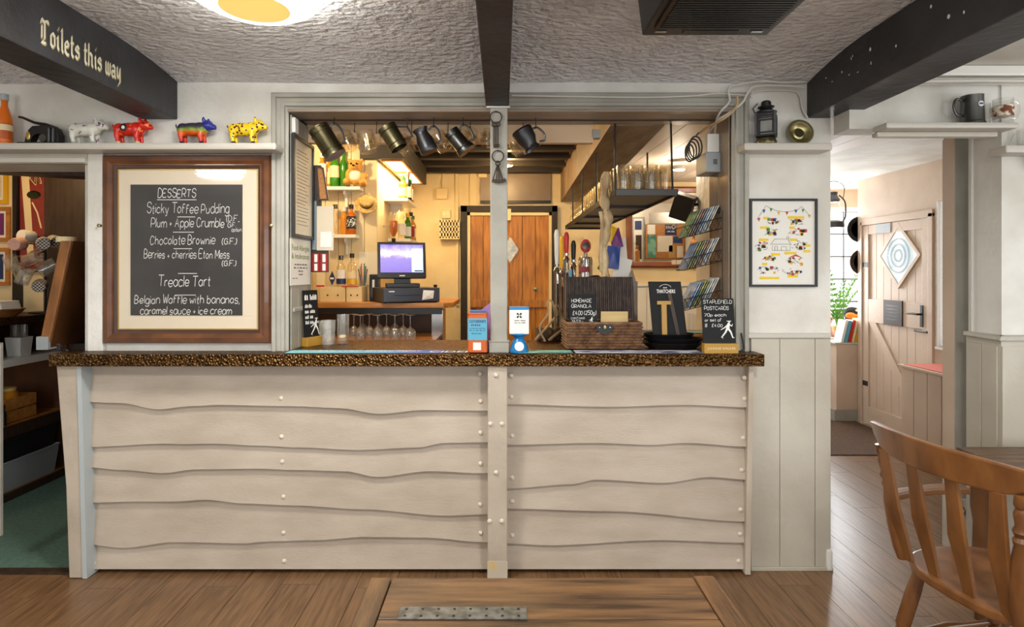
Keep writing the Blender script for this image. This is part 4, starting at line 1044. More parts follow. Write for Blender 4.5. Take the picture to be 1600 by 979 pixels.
bot(503, Ys - .02, z1s, .034, .25, 'amber', 'pale labelled whisky bottle at the wall end of the upper shelf', 'label_white', 'white_plastic', lab=(.3, .7))
bot(514.7, Ys + .017, z1s, .024, .24, 'amber', 'amber bottle behind the pale labelled whisky', 'label_cream', 'brass')
bot(523, Ys - .02, z1s, .036, .285, 'green_glass', 'green whiskey bottle with a big cream label', 'label_cream', 'red_dark', neck=.42, lab=(.25, .56))
bot(537, Ys + .014, z1s, .031, .28, 'green_glass', 'second green bottle beside the teddy bear', None, 'green')
bot(538, Ys + .017, z2s, .03, .21, 'amber', 'short clear bottle of golden spirit on the lower shelf', 'amber', 'label_white', lab=(.05, .5))
bot(524, Ys - .02, z2s, .030, .225, 'glass_warm', 'clear bottle with a white cap on the lower shelf', None, 'pewter')
t = bot(549, Ys - .02, z2s, .036, .225, 'whisky', 'square whiskey bottle with a black and white label', 'black', 'black', lab=(.2, .62))
MB().lathe([(.0372, .06), (.0372, .125)], 14).build('print', M('jd', (20, 20, 20), .6, col2=(230, 230, 225), var=90, lo=.5, hi=.56), t)
# teddy bear
t = thing('teddy_bear', 'golden teddy bear in a white shirt sitting on the upper shelf', 'toy', (px(556, Ys - .03), Ys - .04, z1s)); t.scale = (1.15,) * 3
blob('body', [((0, 0, .06), (.045, .038, .05)), ((-.05, -.025, .03), (.026, .045, .026)), ((.055, -.02, .02), (.026, .05, .026)), ((-.045, -.01, .075), (.02, .022, .04)), ((.055, -.01, .07), (.032, .02, .024)),
              ((0, -.005, .135), (.05, .042, .042)), ((-.04, 0, .172), (.016, .01, .016)), ((.04, 0, .172), (.016, .01, .016)), ((0, -.042, .125), (.02, .018, .016))], 'tan_fur', t, .005)
MB().ball((0, -.006, .068), (.043, .037, .042), 16).build('shirt', 'white_cloth', t)
MB().ball((0, -.061, .131), (.010, .006, .007), 8).build('nose', 'black', t)
for sx in (-1, 1): MB().ball((sx * .018, -.045, .145), .007, 8).build('eye', 'black', t)
# straw hat on the wall
t = thing('straw_hat', 'straw hat with dark band hung on the cream wall', 'hat', (px(571, 4.5), 4.53, pz(318, 4.5)), (R(62), 0, R(10)))
MB().lathe([(.085, 0), (.082, .006), (.05, .008), (.048, .05), (.03, .062), (0, .064), ], 28).build('straw', M('straw', (222, 190, 120), .8, col2=(186, 148, 80), var=60), t)
MB().lathe([(.0505, .010), (.0495, .028)], 28).build('band', 'dark_wood', t)
# side-wall shelves seen end-on
def side_shelf(x0, x1, ya, yb, z, label):
    t = thing('bottle_shelf', label, 'shelf', (x0, ya, z))
    bx('board', 'white_gloss', t, x0, x1, ya, yb, z - .025, z, w=True, bevel=.003)
    MB().prism([(0, 0), (.1, 0), (.1, -.02), (.02, -.1), (0, -.1)], -.009, .009).xf(T3(x0, (ya + yb) / 2, z - .025)).build('bracket', 'white_gloss', t, w=True)
    return t
zq = pz(309, 4.85); x1q = px(637, 4.85)
side_shelf(XC + .001, x1q, 4.85, 5.4, zq, 'short white shelf of liqueur bottles under the light canopy')
zq2 = pz(372, 4.95)
side_shelf(XC + .001, px(640, 4.95), 5.0, 5.45, zq2, 'lower side shelf of bottles behind the till screen')
k = 0
for (x, Y, r, h, m_, lb, cp) in ((629, 4.93, .036, .19, 'amber', 'label_cream', 'green'), (640, 5.08, .034, .24, 'dark_glass', 'label_cream', 'red'), (647, 5.2, .03, .2, 'whisky', 'label_white', 'green'), (634, 5.33, .034, .24, 'green_glass', 'label_cream', 'black')):
    bot(min(x, VX + (x1q - .035) / Y * F), Y, zq, r, h, m_, ['stubby amber liqueur bottle under the canopy', 'dark liqueur bottle with a red cap under the canopy', 'brown liqueur bottle with a white label under the canopy', 'tall green liqueur bottle under the canopy'][k], lb, cp); k += 1
k = 0
for (x, Y, r, h, m_, lb, cp) in ((628, 5.06, .034, .26, 'glass_warm', 'label_white', 'label_cream'), (637, 5.15, .03, .22, 'green_glass', 'label_white', 'yellow'), (645, 5.25, .032, .24, 'glass_warm', 'red_dark', 'black'), (652, 5.36, .03, .22, 'amber', 'label_cream', 'green')):
    bot(min(x, VX + (px(640, 4.95) - .035) / Y * F), Y, zq2, r, h, m_, ['clear spirit bottle with a pale label behind the till', 'green bottle with a yellow cap behind the till', 'clear bottle with a dark red label behind the till', 'amber bottle with a green cap behind the till'][k], lb, cp); k += 1
t = thing('optic_bottle', 'inverted amber spirit bottle in a wall optic beside the till', 'bottle', (px(615, 4.8), 4.8, pz(378, 4.8)))
MB().lathe([(0, .24), (.03, .24), (.034, .23), (.034, .09), (.012, .04), (.012, .02), (0, .02)], 16).build('glass_body', 'glass_warm', t)
MB().lathe([(0, .17), (.031, .17), (.031, .09), (.011, .045), (0, .045)], 16).build('spirit', 'whisky', t)
MB().lathe([(0, .03), (.016, .03), (.016, -.005), (.008, -.02), (0, -.02)], 12).build('optic', 'black_plastic', t)
MB().box(-.09, -.03, -.005, .005, .12, .135).build('clamp', 'steel', t)

# ---- back counter, drawers, till
YK = 4.2; zk = pz(473, YK); zkb = pz(481, YK); xe = px(707, YK)
xl0 = -2.0
t = thing('back_counter', 'raised wooden back counter carrying the till', 'counter', (-1.2, YK, 0))
MB().plan([(xl0, YK), (px(693, YK), YK), (xe, YK + .06), (xe, 4.95), (XC + .01, 4.95), (XC + .01, Y1 - .014), (xl0, Y1 - .014)], zkb, zk).build('worktop', 'counter_wood', t, w=True, bevel=.004)
MB().box(xl0, px(680, YK), YK + .32, YK + .36, .02, zkb).build('back_panel', 'flap_dark', t, w=True)
bx('rail', 'black', t, xl0, px(690, YK), YK + .02, YK + .05, zkb - .045, zkb, w=True)
bx('side_panel', 'steel', t, px(672, YK), px(690, YK), YK + .08, YK + .3, .02, zkb - .02, w=True, bevel=.003)
zw = pz(531, 4.03)
bx('lower_shelf', 'counter_wood', t, xl0, px(685, YK), 3.98, YK + .31, zw - .03, zw, w=True)
for k, (a, b) in enumerate(((500, 540), (541, 566))):
    d = bx('drawer_unit', 'pine', t, px(a, YK + .12), px(b, YK + .12) - .003, YK + .12, YK + .3, zk, pz(448, YK + .12), w=True, bevel=.003)
    for q in ((.3,), (.7,)): MB().ball((px(a, YK + .12) + (px(b, YK + .12) - px(a, YK + .12)) * q[0] - t.location.x, .117, zk + .05), .006, 8).build('knob', 'iron', d)
ztop = pz(448, YK + .12)
# things on the drawer unit
t = thing('pump_badge', 'blue diamond pump badge on a clear stem', 'sign', (px(519, 4.36), 4.36, ztop))
MB().prism([(0, .01), (.022, .06), (0, .115), (-.022, .06)], -.004, .004).build('badge', 'navy', t)
MB().quad((-.014, -.0045, .055), (.014, -.0045, .055), (.014, -.0045, .068), (-.014, -.0045, .068)).build('print', 'label_white', t)
bx('foot', 'plastic_clear', t, -.018, .018, -.012, .012, 0, .012)
t = bot(533, 4.38, ztop, .034, .225, 'glass_warm', 'clear gin bottle with a dark blue label on the pine drawers', 'label_white', 'pewter', lab=(.25, .55))
MB().lathe([(.0352, .02), (.0352, .06)], 14).build('blue_band', 'navy', t)
t = bot(550, 4.38, ztop, .036, .24, 'glass_warm', 'clear bottle with a yellow green label and pourer', 'label_cream', 'black', lab=(.25, .45))
MB().lathe([(.0372, .02), (.0372, .055)], 14).build('gold_band', 'yellow', t)
t = thing('pen_pot', 'glass of pens standing on the pine drawers', 'pen pot', (px(567, 4.37), 4.37, ztop))
MB().lathe([(0, 0), (.026, 0), (.034, .09), (.031, .09), (.024, .006), (0, .006)], 16).build('tumbler', 'glass', t)
for k in range(6):
    a = k * 1.05; MB().tube([(.012 * math.cos(a), .012 * math.sin(a), .01), (.032 * math.cos(a), .026 * math.sin(a), .13 + .02 * (k % 3))], .004, 6).build('pen', ('black', 'navy', 'red', 'black', 'steel', 'green')[k], t)
t = thing('order_sheet', 'sheet of lined paper pinned above the pine drawers', 'paper', (px(578, 4.58), 4.58, pz(448, 4.58)))
sh_ = bx('sheet', 'paper_cream', t, px(561, 4.58), px(592, 4.58), 4.58, 4.583, pz(445, 4.58), pz(393, 4.58), w=True)
ln = MB()
for k in range(9): z = pz(398 + k * 5, 4.58); ln.box(px(563, 4.58), px(590, 4.58), 4.5788, 4.5795, z, z + .002)
ln.build('ruled_lines', 'ink', sh_, w=True)
t = thing('cream_box', 'small cream box on the pine drawers by the red notices', 'box', (px(502, 4.36), 4.36, ztop)); bx('carton', 'label_cream', t, -.03, .03, -.02, .02, 0, .11, bevel=.003); bx('stripe', 'red', t, -.03, .03, -.021, -.02, 0, .012)
t = thing('bar_cloth', 'red bar cloth folded under the gin bottles', 'cloth', (px(545, 4.33), 4.33, ztop)); bx('cloth', 'red', t, -.05, .07, -.015, .008, 0, .006, bevel=.002)
# till drawer and screen
t = thing('cash_drawer', 'dark grey cash drawer on the back counter', 'till drawer', (px(633, 4.33), 4.35, zk), R(24))
cd = bx('case', 'black_plastic', t, -.205, .205, -.17, .17, .005, .105, bevel=.004)
fr = bx('front', M('drawer_front', (58, 62, 74), .35), t, -.2, .2, -.178, -.17, .01, .1, bevel=.003)
bx('slot', 'black', fr, -.13, .06, -.1795, -.178, .052, .057)
writing('maker_badge', 'white_plastic', fr, [(MB().box(-.165, -.125, 0, .0005, .078, .086), 0, 0)], T3(0, -.1795, 0))
rc = thing('till_receipt', 'crumpled receipt stuck to the cash drawer front', 'receipt', (0, 0, 0))
MB().add([(.07, -.186, .02), (.15, -.19, .03), (.16, -.181, .085), (.08, -.181, .09), (.11, -.196, .05)], [(0, 1, 4), (1, 2, 4), (2, 3, 4), (3, 0, 4)]).xf(T3(*t.location) @ RZ(24)).build('paper', 'paper', rc, flat=True)
for sx in (-1, 1):
    for sy in (-1, 1): MB().lathe([(.012, 0), (.012, .005)], 10, T3(sx * .18, sy * .14, 0)).build('foot', 'black', t)
t2 = thing('till_screen', 'black touchscreen till showing a purple display', 'till', (px(628, 4.38), 4.40, zk + .105), R(14))
bx('base', 'black_plastic', t2, -.12, .12, -.09, .1, 0, .03, bevel=.006)
MB().prism([(-.06, .03), (.06, .03), (.05, .12), (-.05, .12)], .0, .06).build('neck', 'black_plastic', t2)
Mt = T3(-.005, -.03, .085) @ RX(-13)
sc_ = MB().box(-.175, .175, -.02, .02, -.02, .25, Mt).build('bezel', 'black_plastic', t2, bevel=.006)
MB().quad((-.155, -.0005, .02), (.155, -.0005, .02), (.155, -.0005, .23), (-.155, -.0005, .23)).build('display', 'screen', sc_).matrix_local = T3(-.005, -.03, .085) @ RX(-13) @ T3(0, -.021, 0)
MB().box(.07, .153, -.0225, -.0215, .022, .20, Mt).build('side_menu', M('menu_blue', (190, 214, 240), .4, emis=.9), sc_)
MB().box(.09, .15, -.0232, -.0226, .027, .036, Mt).build('menu_text', 'navy', sc_)
writing('maker_badge', 'white_plastic', sc_, [(MB().box(-.02, .02, 0, .0004, -.008, .0), 0, 0)], Mt @ T3(0, -.0212, 0))
t = thing('rubber_stamp', 'small black stamp standing on the till counter', 'stamp', (px(679, 4.45), 4.5, zk)); MB().lathe([(0, 0), (.02, 0), (.02, .04), (.012, .05), (.012, .1), (.016, .12), (0, .125)], 12).build('body', 'black', t)
t = thing('card_machine', 'dark card machine and printer behind the till', 'card machine', (px(586, 4.5), 4.5, zk)); bx('body', 'black_plastic', t, -.035, .035, -.04, .04, 0, .2, bevel=.006); bx('keypad', 'pewter_dark', t, -.025, .025, -.043, -.04, .03, .1); bx('paper_roll', 'paper', t, -.012, .005, -.043, -.04, .1, .16)
# ---- upturned wine glasses and tumblers
def wine_mesh():
    return MB().lathe([(.034, .168), (.032, .171), (.005, .164), (.004, .158), (.004, .092), (.014, .084), (.033, .068), (.041, .042), (.037, .004), (.036, 0), (.034, .0), (.038, .042), (.03, .066), (.009, .082), (0, .088)], 16)
wg = None
for k, (x, Y) in enumerate(((563, 4.02), (590, 4.02), (617, 4.02), (641, 4.02), (553, 4.11), (577, 4.11), (604, 4.11), (630, 4.11), (567, 4.31), (592, 4.31), (617, 4.31))):
    l = (px(x, Y), Y, zw)
    if wg is None:
        wg = thing('wine_glass', 'wine glass standing upside down under the back counter', 'glass', l, group='upturned wine glasses under the till'); wine_mesh().build('glass_body', 'glass', wg)
    else: dup(wg, l)
# plastic tumblers and the tall glass on the copper
t = thing('tall_glass', 'tall straight glass with lemon on the copper counter', 'glass', (px(536, 3.4), 3.4, ZC))
MB().lathe([(0, 0), (.034, 0), (.036, .17), (.033, .17), (.032, .02), (0, .018)], 24).build('glass_body', 'glass', t); MB().lathe([(.02, .045), (.02, .05), (0, .05)], 14, T3(0, 0, 0) @ RX(14)).build('lemon_slice', 'label_cream', t)
t = thing('plastic_tumbler', 'front clear plastic tumbler stacked beside the tall glass', 'tumbler', (px(513, 3.36), 3.36, ZC)); MB().lathe([(0, 0), (.036, 0), (.042, .14), (.039, .14), (.033, .005), (0, .005)], 20).build('cup', 'plastic_clear', t); MB().lathe([(.0405, .09), (.0405, .096)], 20).build('ridge', 'plastic_clear', t)
t = thing('plastic_tumbler', 'clear plastic tumbler against the chalk sign', 'tumbler', (px(504, 3.44), 3.43, ZC)); MB().lathe([(0, 0), (.03, 0), (.035, .13), (.033, .13), (.028, .005), (0, .005)], 20).build('cup', 'plastic_clear', t)

# ---- left lining: notices
def on_left(name, label, cat, y0px, y1px, x0px, x1px, proud=.012):
    Ya = -XL * F / (VX - x0px); Yb_ = -XL * F / (VX - x1px)
    return Ya, Yb_
def left_y(x): return XL * F / (x - VX)
xw = XL + .009
ya, yb = left_y(452), left_y(484)
t = thing('licence_frame', 'tall black framed licence on the left side of the opening', 'picture', (xw, (ya + yb) / 2, pz(372, 3.3)))
za_, zb_ = pz(372, 3.25), pz(214, 3.2)
hw = (yb - ya) / 2; ph = zb_ - za_
MB().sweep(rect(hw, 0, ph), [(0, 0), (0, .018), (-.016, .018), (-.016, 0)], True, 0).xf(RZ(90)).build('frame', 'black', t)
s2 = MB().box(-hw + .01, hw - .01, -.008, 0, .01, ph - .01).xf(RZ(90)).build('document', 'paper_cream', t)
ln = MB()
for k in range(22):
    z = ph - .07 - k * .019; ln.box(-hw * .6, hw * random.uniform(.2, .65), -.0088, -.0082, z, z + .0028)
ln.xf(RZ(90)).build('text_lines', 'ink', s2)
MB().quad((-hw + .012, -.011, .012), (hw - .012, -.011, .012), (hw - .012, -.011, ph - .012), (-hw + .012, -.011, ph - .012)).xf(RZ(90)).build('glazing', 'film', t)
ya, yb = left_y(450), left_y(482)
t = thing('allergy_notice', 'white notice headed Food Allergies and Intolerances', 'notice', (xw, (ya + yb) / 2, pz(445, 3.25)))
hw = (yb - ya) / 2; ph = pz(374, 3.25) - pz(445, 3.25)
s2 = MB().box(-hw, hw, -.002, 0, 0, ph).xf(RZ(90)).build('sheet', 'paper', t)
q = print_text('Food Allergies', .03); q2 = print_text('& Intolerances', .03)
for q_ in (q, q2):
    w_ = max(v[0] for v in q_.v); q_.v = [(v[0] * hw * .85 / w_, v[1], v[2]) for v in q_.v]
writing('heading', 'ink_green', s2, [(q, 0, ph - .06), (q2, 0, ph - .105)], RZ(90) @ T3(0, -.003, 0))
its = []
for k, (wd_, nw) in enumerate(((.62, 5), (.66, 5), (.22, 2), (.2, 1))): its.append((scribble(2 * hw * wd_, .009, k + 3, nw), 0, ph - .14 - k * .018))
its.append((scribble(2 * hw * .25, .006, 9, 2), -hw * .55, .035))
writing('small_print', 'ink', s2, its, RZ(90) @ T3(0, -.003, 0))
t = thing('alarm_sensor', 'white sensor on the lining above the licence', 'sensor', (xw, left_y(455), pz(205, 3.2))); bx('body', 'white_plastic', t, 0, .02, -.02, .03, -.02, .06, bevel=.004)
# tucked frames, binder and card notices hung beyond the lining
Yk = 3.47                               # end of the lining: a board is screwed to it and carries these
def kz(y): return pz(y, Yk)
t = thing('notice_binder', 'grey box file hung beyond the lining with a buff card on it', 'box file', (-1.06, Yk, kz(425)))
MB().prism([(XL - .02, kz(425)), (-1.015, kz(425)), (-1.015, kz(391)), (-.985, kz(391)), (-.985, kz(322)), (-1.055, kz(322)), (-1.055, kz(258)), (XL - .02, kz(258))], Yk, Yk + .02).build('backing_board', 'dark_wood', t, w=True)
bx('spine', 'grey_blue', t, -1.104, -1.078, 3.4625, Yk, kz(390), kz(314), w=True, bevel=.001)
bx('card_face', 'mount', t, -1.077, -.98, 3.464, Yk, kz(391), kz(322), w=True)
bx('leaflet', 'paper', t, -1.055, -.99, 3.461, 3.464, kz(386), kz(362), w=True)
bx('dark_edge', 'black', t, -1.108, -1.104, 3.4625, Yk, kz(390), kz(316), w=True)
t = thing('leaning_frame', 'small dark framed picture leaning out beyond the licence', 'picture', (-1.037, Yk - .0005, kz(313)))
MB().sweep([(-.03, 0), (-.045, .2), (.0, .19), (.03, .0)], [(0, 0), (0, .012), (-.008, .012), (-.008, 0)], True, 0).build('frame', 'dark_wood', t); MB().prism([(-.027, .004), (-.04, .194), (-.002, .186), (.025, .004)], -.003, 0).build('picture', 'cork', t)
for k, x in enumerate((-1.083, -1.036)):
    t = thing('red_notice', ['red card holder beside the allergy notice', 'red card holder hung under the box file'][k], 'card holder', (x, Yk - .006, kz(424)))
    bx('card', 'red_dark', t, -.022, .022, 0, .006, 0, .105, bevel=.002); bx('slip', 'paper', t, -.008, .01, -.001, 0, .055, .1); bx('slip', 'paper', t, -.008, .01, -.001, 0, .005, .045)
# chalk sign with gold foot (left)
def chalk_sign(x, Y, z, w, h, label, rz, lines, foot=True, footlab=None, figure=False, lean=8):
    t = thing('chalk_sign', label, 'sign', (px(x, Y), Y, z), R(rz))
    Ml = T3(0, .008, .0) @ RX(-lean)
    b0 = .05 if foot else 0
    s_ = MB().box(-w / 2, w / 2, 0, .006, b0, h, Ml).build('slate', 'chalk_sign', t, bevel=.001)
    its = []
    for (txt, xa, xb, zz, hh, sd) in lines:
        q_ = scribble(1, hh, sd, 2) if txt == '~' else stroke_text(txt, hh, hh * .115, .08, .4, seed=sd, align='l'); w0 = min(v[0] for v in q_.v); w1 = max(v[0] for v in q_.v); kk = (xb - xa) * w / (w1 - w0)
        q_.v = [((v[0] - w0) * kk, 0, v[2]) for v in q_.v]; its.append((q_, -w / 2 + xa * w, zz))
    writing('handwriting', 'chalk_white', s_, its, Ml @ T3(0, -.0012, 0))
    if figure:
        f_ = MB(); sx, sz, sc = figure
        def pt_(a, b_): return (sx + a * sc, 0, sz + b_ * sc)
        f_.ball(pt_(.1, .95), (.05 * sc, .0008, .06 * sc), 10); f_.tube([pt_(.08, .9), pt_(0, .6)], [.07 * sc, .1 * sc], 6)
        f_.box(sx - .04 * sc, sx + .22 * sc, 0, .001, sz + 1.0 * sc, sz + 1.04 * sc)
        f_.tube([pt_(.02, .6), pt_(.18, .35), pt_(.28, .02), pt_(.38, .04)], [.07 * sc, .05 * sc, .03 * sc, .02 * sc], 6)
        f_.tube([pt_(-.02, .6), pt_(-.14, .36), pt_(-.4, .04), pt_(-.3, .0)], [.07 * sc, .05 * sc, .03 * sc, .02 * sc], 6)
        f_.tube([pt_(.02, .8), pt_(-.2, .62), pt_(-.42, .5)], [.04 * sc, .03 * sc, .02 * sc], 6); f_.tube([pt_(.1, .82), pt_(.26, .72), pt_(.3, .85)], [.04 * sc, .03 * sc, .02 * sc], 6)
        f_.v = [(a, b_ * .02, c_) for a, b_, c_ in f_.v]
        f_.xf(Ml @ T3(0, -.0015, 0)).build('walking_man_figure', 'chalk_white', s_, flat=True)
    if foot:
        ft = bx('foot', 'gold_base', t, -w / 2 - .004, w / 2 + .004, -.012, .03, 0, .05, bevel=.003, label='gold plastic foot')
        if footlab:
            q_ = print_text(footlab, .012); writing('lettering', 'label_cream', ft, [(q_, 0, .02)], T3(0, -.0128, 0))
    return t
chalk_sign(490, 3.33, ZC, .115, .31, 'narrow chalk sign on a gold foot against the left lining', 66,
           [('~', .08, .9, .255, .035, 1), ('~', .08, .55, .212, .022, 2), ('~', .08, .75, .182, .02, 3), ('~', .08, .6, .152, .02, 4), ('~', .08, .65, .122, .02, 5)], figure=(.03, .06, .09), lean=3)

# ---- hanging tankards and glass mugs
def hook(x, Y, ztop_, zbot, label='black iron cup hook under the bar head'):
    t = thing('cup_hook', label, 'hook', (px(x, Y), Y, ztop_), group='cup hooks')
    d = zbot - ztop_
    MB().tube([(0, 0, 0), (0, 0, d * .7), (.008, 0, d), (.0, 0, d - .008), (-.01, 0, d * .85)], .0025, 6).build('wire', 'black', t)
def hang_on_hook(t):
    """finds the top of the handle, keeps it under the soffit and puts a cup hook through it"""
    hd = [c for c in t.children if c.name.startswith('handle')][0]
    m = Matrix.Translation(t.location) @ t.rotation_euler.to_matrix().to_4x4()
    far = max(abs(v.co.x) for v in hd.data.vertices)         # the outer part of the loop, clear of the body
    top = max((m @ v.co for v in hd.data.vertices if abs(v.co.x) > far - .024), key=lambda q: q.z)
    drop = max(0, top.z - (ZH - .022)); t.location.z -= drop; d = top.z - drop - ZH - .0015
    k = thing('cup_hook', 'black iron cup hook under the bar head', 'hook', (top.x, top.y, ZH + .002), group='cup hooks')
    MB().tube([(0, 0, 0), (0, 0, d + .012), (0, -.007, d + .006), (0, -.0095, d - .006), (0, -.004, d - .0135), (0, .006, d - .0125), (0, .009, d - .006)], .0022, 6).build('wire', 'black', k)
def tankard(x, y, Y, r, h, tilt, mat, label, style=0, yaw=0, group='hanging tankards'):
    """hangs by its handle: (x,y) is the pixel of the body's centre; local origin there"""
    c = P(x, y, Y); t = thing('hanging_tankard', label, 'tankard', tuple(c), (0, R(tilt), R(yaw)), group=group)
    if style == 0: pr = [(0, -h / 2), (r, -h / 2), (r, -h / 2 + .012), (r * .96, -h / 2 + .02), (r * .94, h / 2 - .01), (r * .97, h / 2 - .008), (r * .97, h / 2), (r * .9, h / 2), (r * .88, -h / 2 + .02), (0, -h / 2 + .015)]
    elif style == 1: pr = [(0, -h / 2), (r * .95, -h / 2), (r * 1.05, -h / 2 + .01), (r * 1.0, -h / 2 + .03), (r * .98, 0), (r * .72, h * .28), (r * .72, h * .36), (r * .92, h / 2), (r * .86, h / 2), (r * .66, h * .34), (r * .9, 0), (r * .92, -h / 2 + .02), (0, -h / 2 + .02)]
    else: pr = [(0, -h / 2), (r * 1.05, -h / 2), (r * 1.08, -h / 2 + .01), (r * .9, -h / 2 + .03), (r * .86, h / 2 - .02), (r * .9, h / 2), (r * .83, h / 2), (r * .8, -h / 2 + .03), (0, -h / 2 + .02)]
    MB().lathe(pr, 28).build('body', mat, t)
    s_ = -1 if tilt > 90 else 1        # the handle is on the upper side, where the hook takes it
    handle(t, mat if mat != 'pewter_brass' else 'pewter_dark', s_ * r * .92, -h * .3, h * .34, s_ * .045, .0055, square=(style == 0 and tilt > 0))
    hang_on_hook(t)
    for dz in ((-.35,) if style == 1 else (-.3, .3)):
        MB().tube([(r * 1.0 * math.cos(a), r * 1.0 * math.sin(a), dz * h) for a in [2 * PI * k / 28 for k in range(28)]], .002, 5, True).build('rib', mat, t)
    return t
def hang_glass(x, y, Y, tilt, label, r=.042, h=.105):
    t = thing('hanging_glass_mug', label, 'mug', tuple(P(x, y, Y)), (0, R(tilt), 0), group='hanging glass mugs')
    mb = MB().lathe([(0, -h / 2), (r * .86, -h / 2), (r, -h * .3), (r * 1.02, h * .1), (r * .95, h / 2), (r * .9, h / 2), (r * .96, h * .1), (r * .94, -h * .28), (0, -h / 2 + .01)], 20)
    mb.build('glass_body', 'glass_warm', t)
    for q in range(2):
        for j in range(7):
            a = 2 * PI * j / 7 + q * .45
            MB().ball((r * 1.0 * math.cos(a), r * 1.0 * math.sin(a), -.018 + q * .034), (.013, .013, .014), 8).build('dimple', 'glass_warm', t)
    s_ = -1 if tilt > 90 else 1
    handle(t, 'glass_warm', s_ * r * .95, -h * .3, h * .3, s_ * .032, .006)
    hang_on_hook(t)
YT = 3.22
ZH = ZL - .016
tankard(511, 211, YT, .060, .175, -32, 'pewter_brass', 'large greenish pewter tankard hung mouth up at the left lining', 0)
tankard(614, 215, YT, .053, .132, 148, 'pewter_brass', 'olive pewter tankard hung with its open mouth down', 0)
tankard(664, 220, YT, .048, .135, -24, 'pewter_dark', 'blue grey waisted pewter jug hung beside the olive tankard', 1)
tankard(717, 221, YT, .049, .135, -40, 'pewter', 'ribbed dark pewter tankard beside the bar post', 2)
tankard(823, 218, YT, .056, .125, 150, 'pewter_dark', 'squat pewter mug with spout right of the bar post', 1)
hang_glass(543, 222, 3.345, -25, 'dimpled glass mug behind the large greenish tankard'); hang_glass(573, 222, 3.31, -10, 'dimpled glass mug hung bottom forward between tankards', .05, .12)
hang_glass(633, 226, 3.32, 150, 'dimpled glass mug behind the olive tankard'); hang_glass(690, 222, 3.32, -28, 'dimpled glass mug behind the blue grey jug')
hang_glass(733, 212, 3.315, -60, 'dimpled glass mug behind the ribbed tankard', .036, .09); hang_glass(764, 216, 3.348, 10, 'dimpled glass mug half hidden by the bar post', .04, .1); hang_glass(808, 230, 3.34, 150, 'dimpled glass mug behind the squat pewter mug', .036, .09)
# old keys on the bar post
for k, (yr, x, keys, lab) in enumerate(((183, 775, 3, 'iron ring of long old keys at the top of the bar post'), (244, 778, 4, 'iron ring of short spread keys lower on the bar post'))):
    t = thing('key_ring', lab, 'keys', tuple(P(x, yr, 3.035)), group='old keys on the bar post')
    r = .029
    MB().tube([(r * math.cos(a), 0, r * math.sin(a)) for a in [2 * PI * q / 24 for q in range(24)]], .003, 6, True).build('ring', 'rust_iron', t)
    for q in range(keys):
        L_ = .118 if k == 0 else .10; an = 0 if k == 0 else (-16 + q * 11); x0 = (-.01 + q * .01) if k == 0 else 0
        kb = MB().tube([(.011 * math.cos(a), 0, .011 * math.sin(a)) for a in [2 * PI * j / 14 for j in range(14)]], .003, 5, True).tube([(0, 0, -.01), (0, 0, -L_)], .0032, 6).box(0, .016 if k else .008, -.002, .002, -L_, -L_ + .018)
        kb.xf(T3(x0, -.003 * q, -r - .008) @ RY(an)).build('key', 'rust_iron', t)
    MB().lathe([(.003, 0), (.003, .02)], 6, T3(0, -.006, r) @ RX(-90)).build('nail', 'iron', t)

# ---- back wall: door_1 and fittings
Yd = YI
dx0, dx1 = px(735, Yd), px(857, Yd); dzt = pz(337, Yd)
d1 = struct(thing('door_1', 'brown varnished plank door with diamond window behind the bar', 'door', ((dx0 + dx1) / 2, Yd, 0)))
n = 6; wdt = (dx1 - dx0) / n
for k in range(n): bx('plank', 'door_wood', d1, dx0 + k * wdt + .002, dx0 + (k + 1) * wdt - .002, Yd - .028, Yd - .008, .02, dzt, w=True, bevel=.004)
for z in (pz(474, Yd), .2): bx('ledge', 'door_wood', d1, dx0, dx1, Yd - .05, Yd - .028, z - .04, z + .04, w=True, bevel=.005)
cxd, czd = px(797, Yd - .03), pz(390, Yd - .03)
dm = MB().prism([(cxd - .11, czd), (cxd, czd + .16), (cxd + .11, czd), (cxd, czd - .16)], Yd - .036, Yd - .026).build('window_frame', 'door_wood', d1, w=True)
MB().prism([(cxd - .09, czd), (cxd, czd + .135), (cxd + .09, czd), (cxd, czd - .135)], Yd - .04, Yd - .036).xf(T3(*(-d1.location))).build('pane', M('bright_pane', (214, 222, 224), .15, col2=(160, 170, 176), var=14), dm)
MB().lathe([(0, 0), (.012, .0), (.012, .02), (.022, .03), (.02, .045), (0, .05)], 14, T3(px(836, Yd), Yd - .028, pz(451, Yd)) @ RX(90)).build('knob', 'brass', d1, w=True)
for sx, a, b in ((-1, dx0 - .03, dx0), (1, dx1, dx1 + .03)): bx('inner_frame', 'label_cream', d1, a, b, Yd - .05, Yd, 0, dzt + .03, w=True)
bx('inner_frame', 'label_cream', d1, dx0 - .03, dx1 + .03, Yd - .05, Yd, dzt, dzt + .03, w=True)
for a, b in ((dx0 - .10, dx0 - .03), (dx1 + .03, dx1 + .09)): bx('outer_frame', 'joist', d1, a, b, Yd - .06, Yd, 0, pz(322, Yd), w=True, bevel=.004)
bx('outer_frame', 'joist', d1, dx0 - .10, dx1 + .09, Yd - .06, Yd, pz(335, Yd) + .02, pz(322, Yd), w=True, bevel=.004)
t = thing('exit_label', 'cream label stuck over the plank door frame', 'label', tuple(P(791, 335, Yd - .065))); bx('card', 'label_cream', t, -.05, .05, 0, .004, -.06, .06)
t = thing('overdoor_panel', 'grey brown panel on the wall over the plank door', 'panel', tuple(P(810, 318, YI - .01))); bx('panel', 'soffit', t, -.4, .34, -.02, .008, 0, .36); bx('rail', 'black', t, -.4, .34, -.03, -.02, -.0, .03)
t = thing('card_note', 'small cream card pinned under the joists by the door', 'card', tuple(P(754, 273, YI - .037))); bx('card', 'label_cream', t, -.045, .045, 0, .006, -.025, .03)
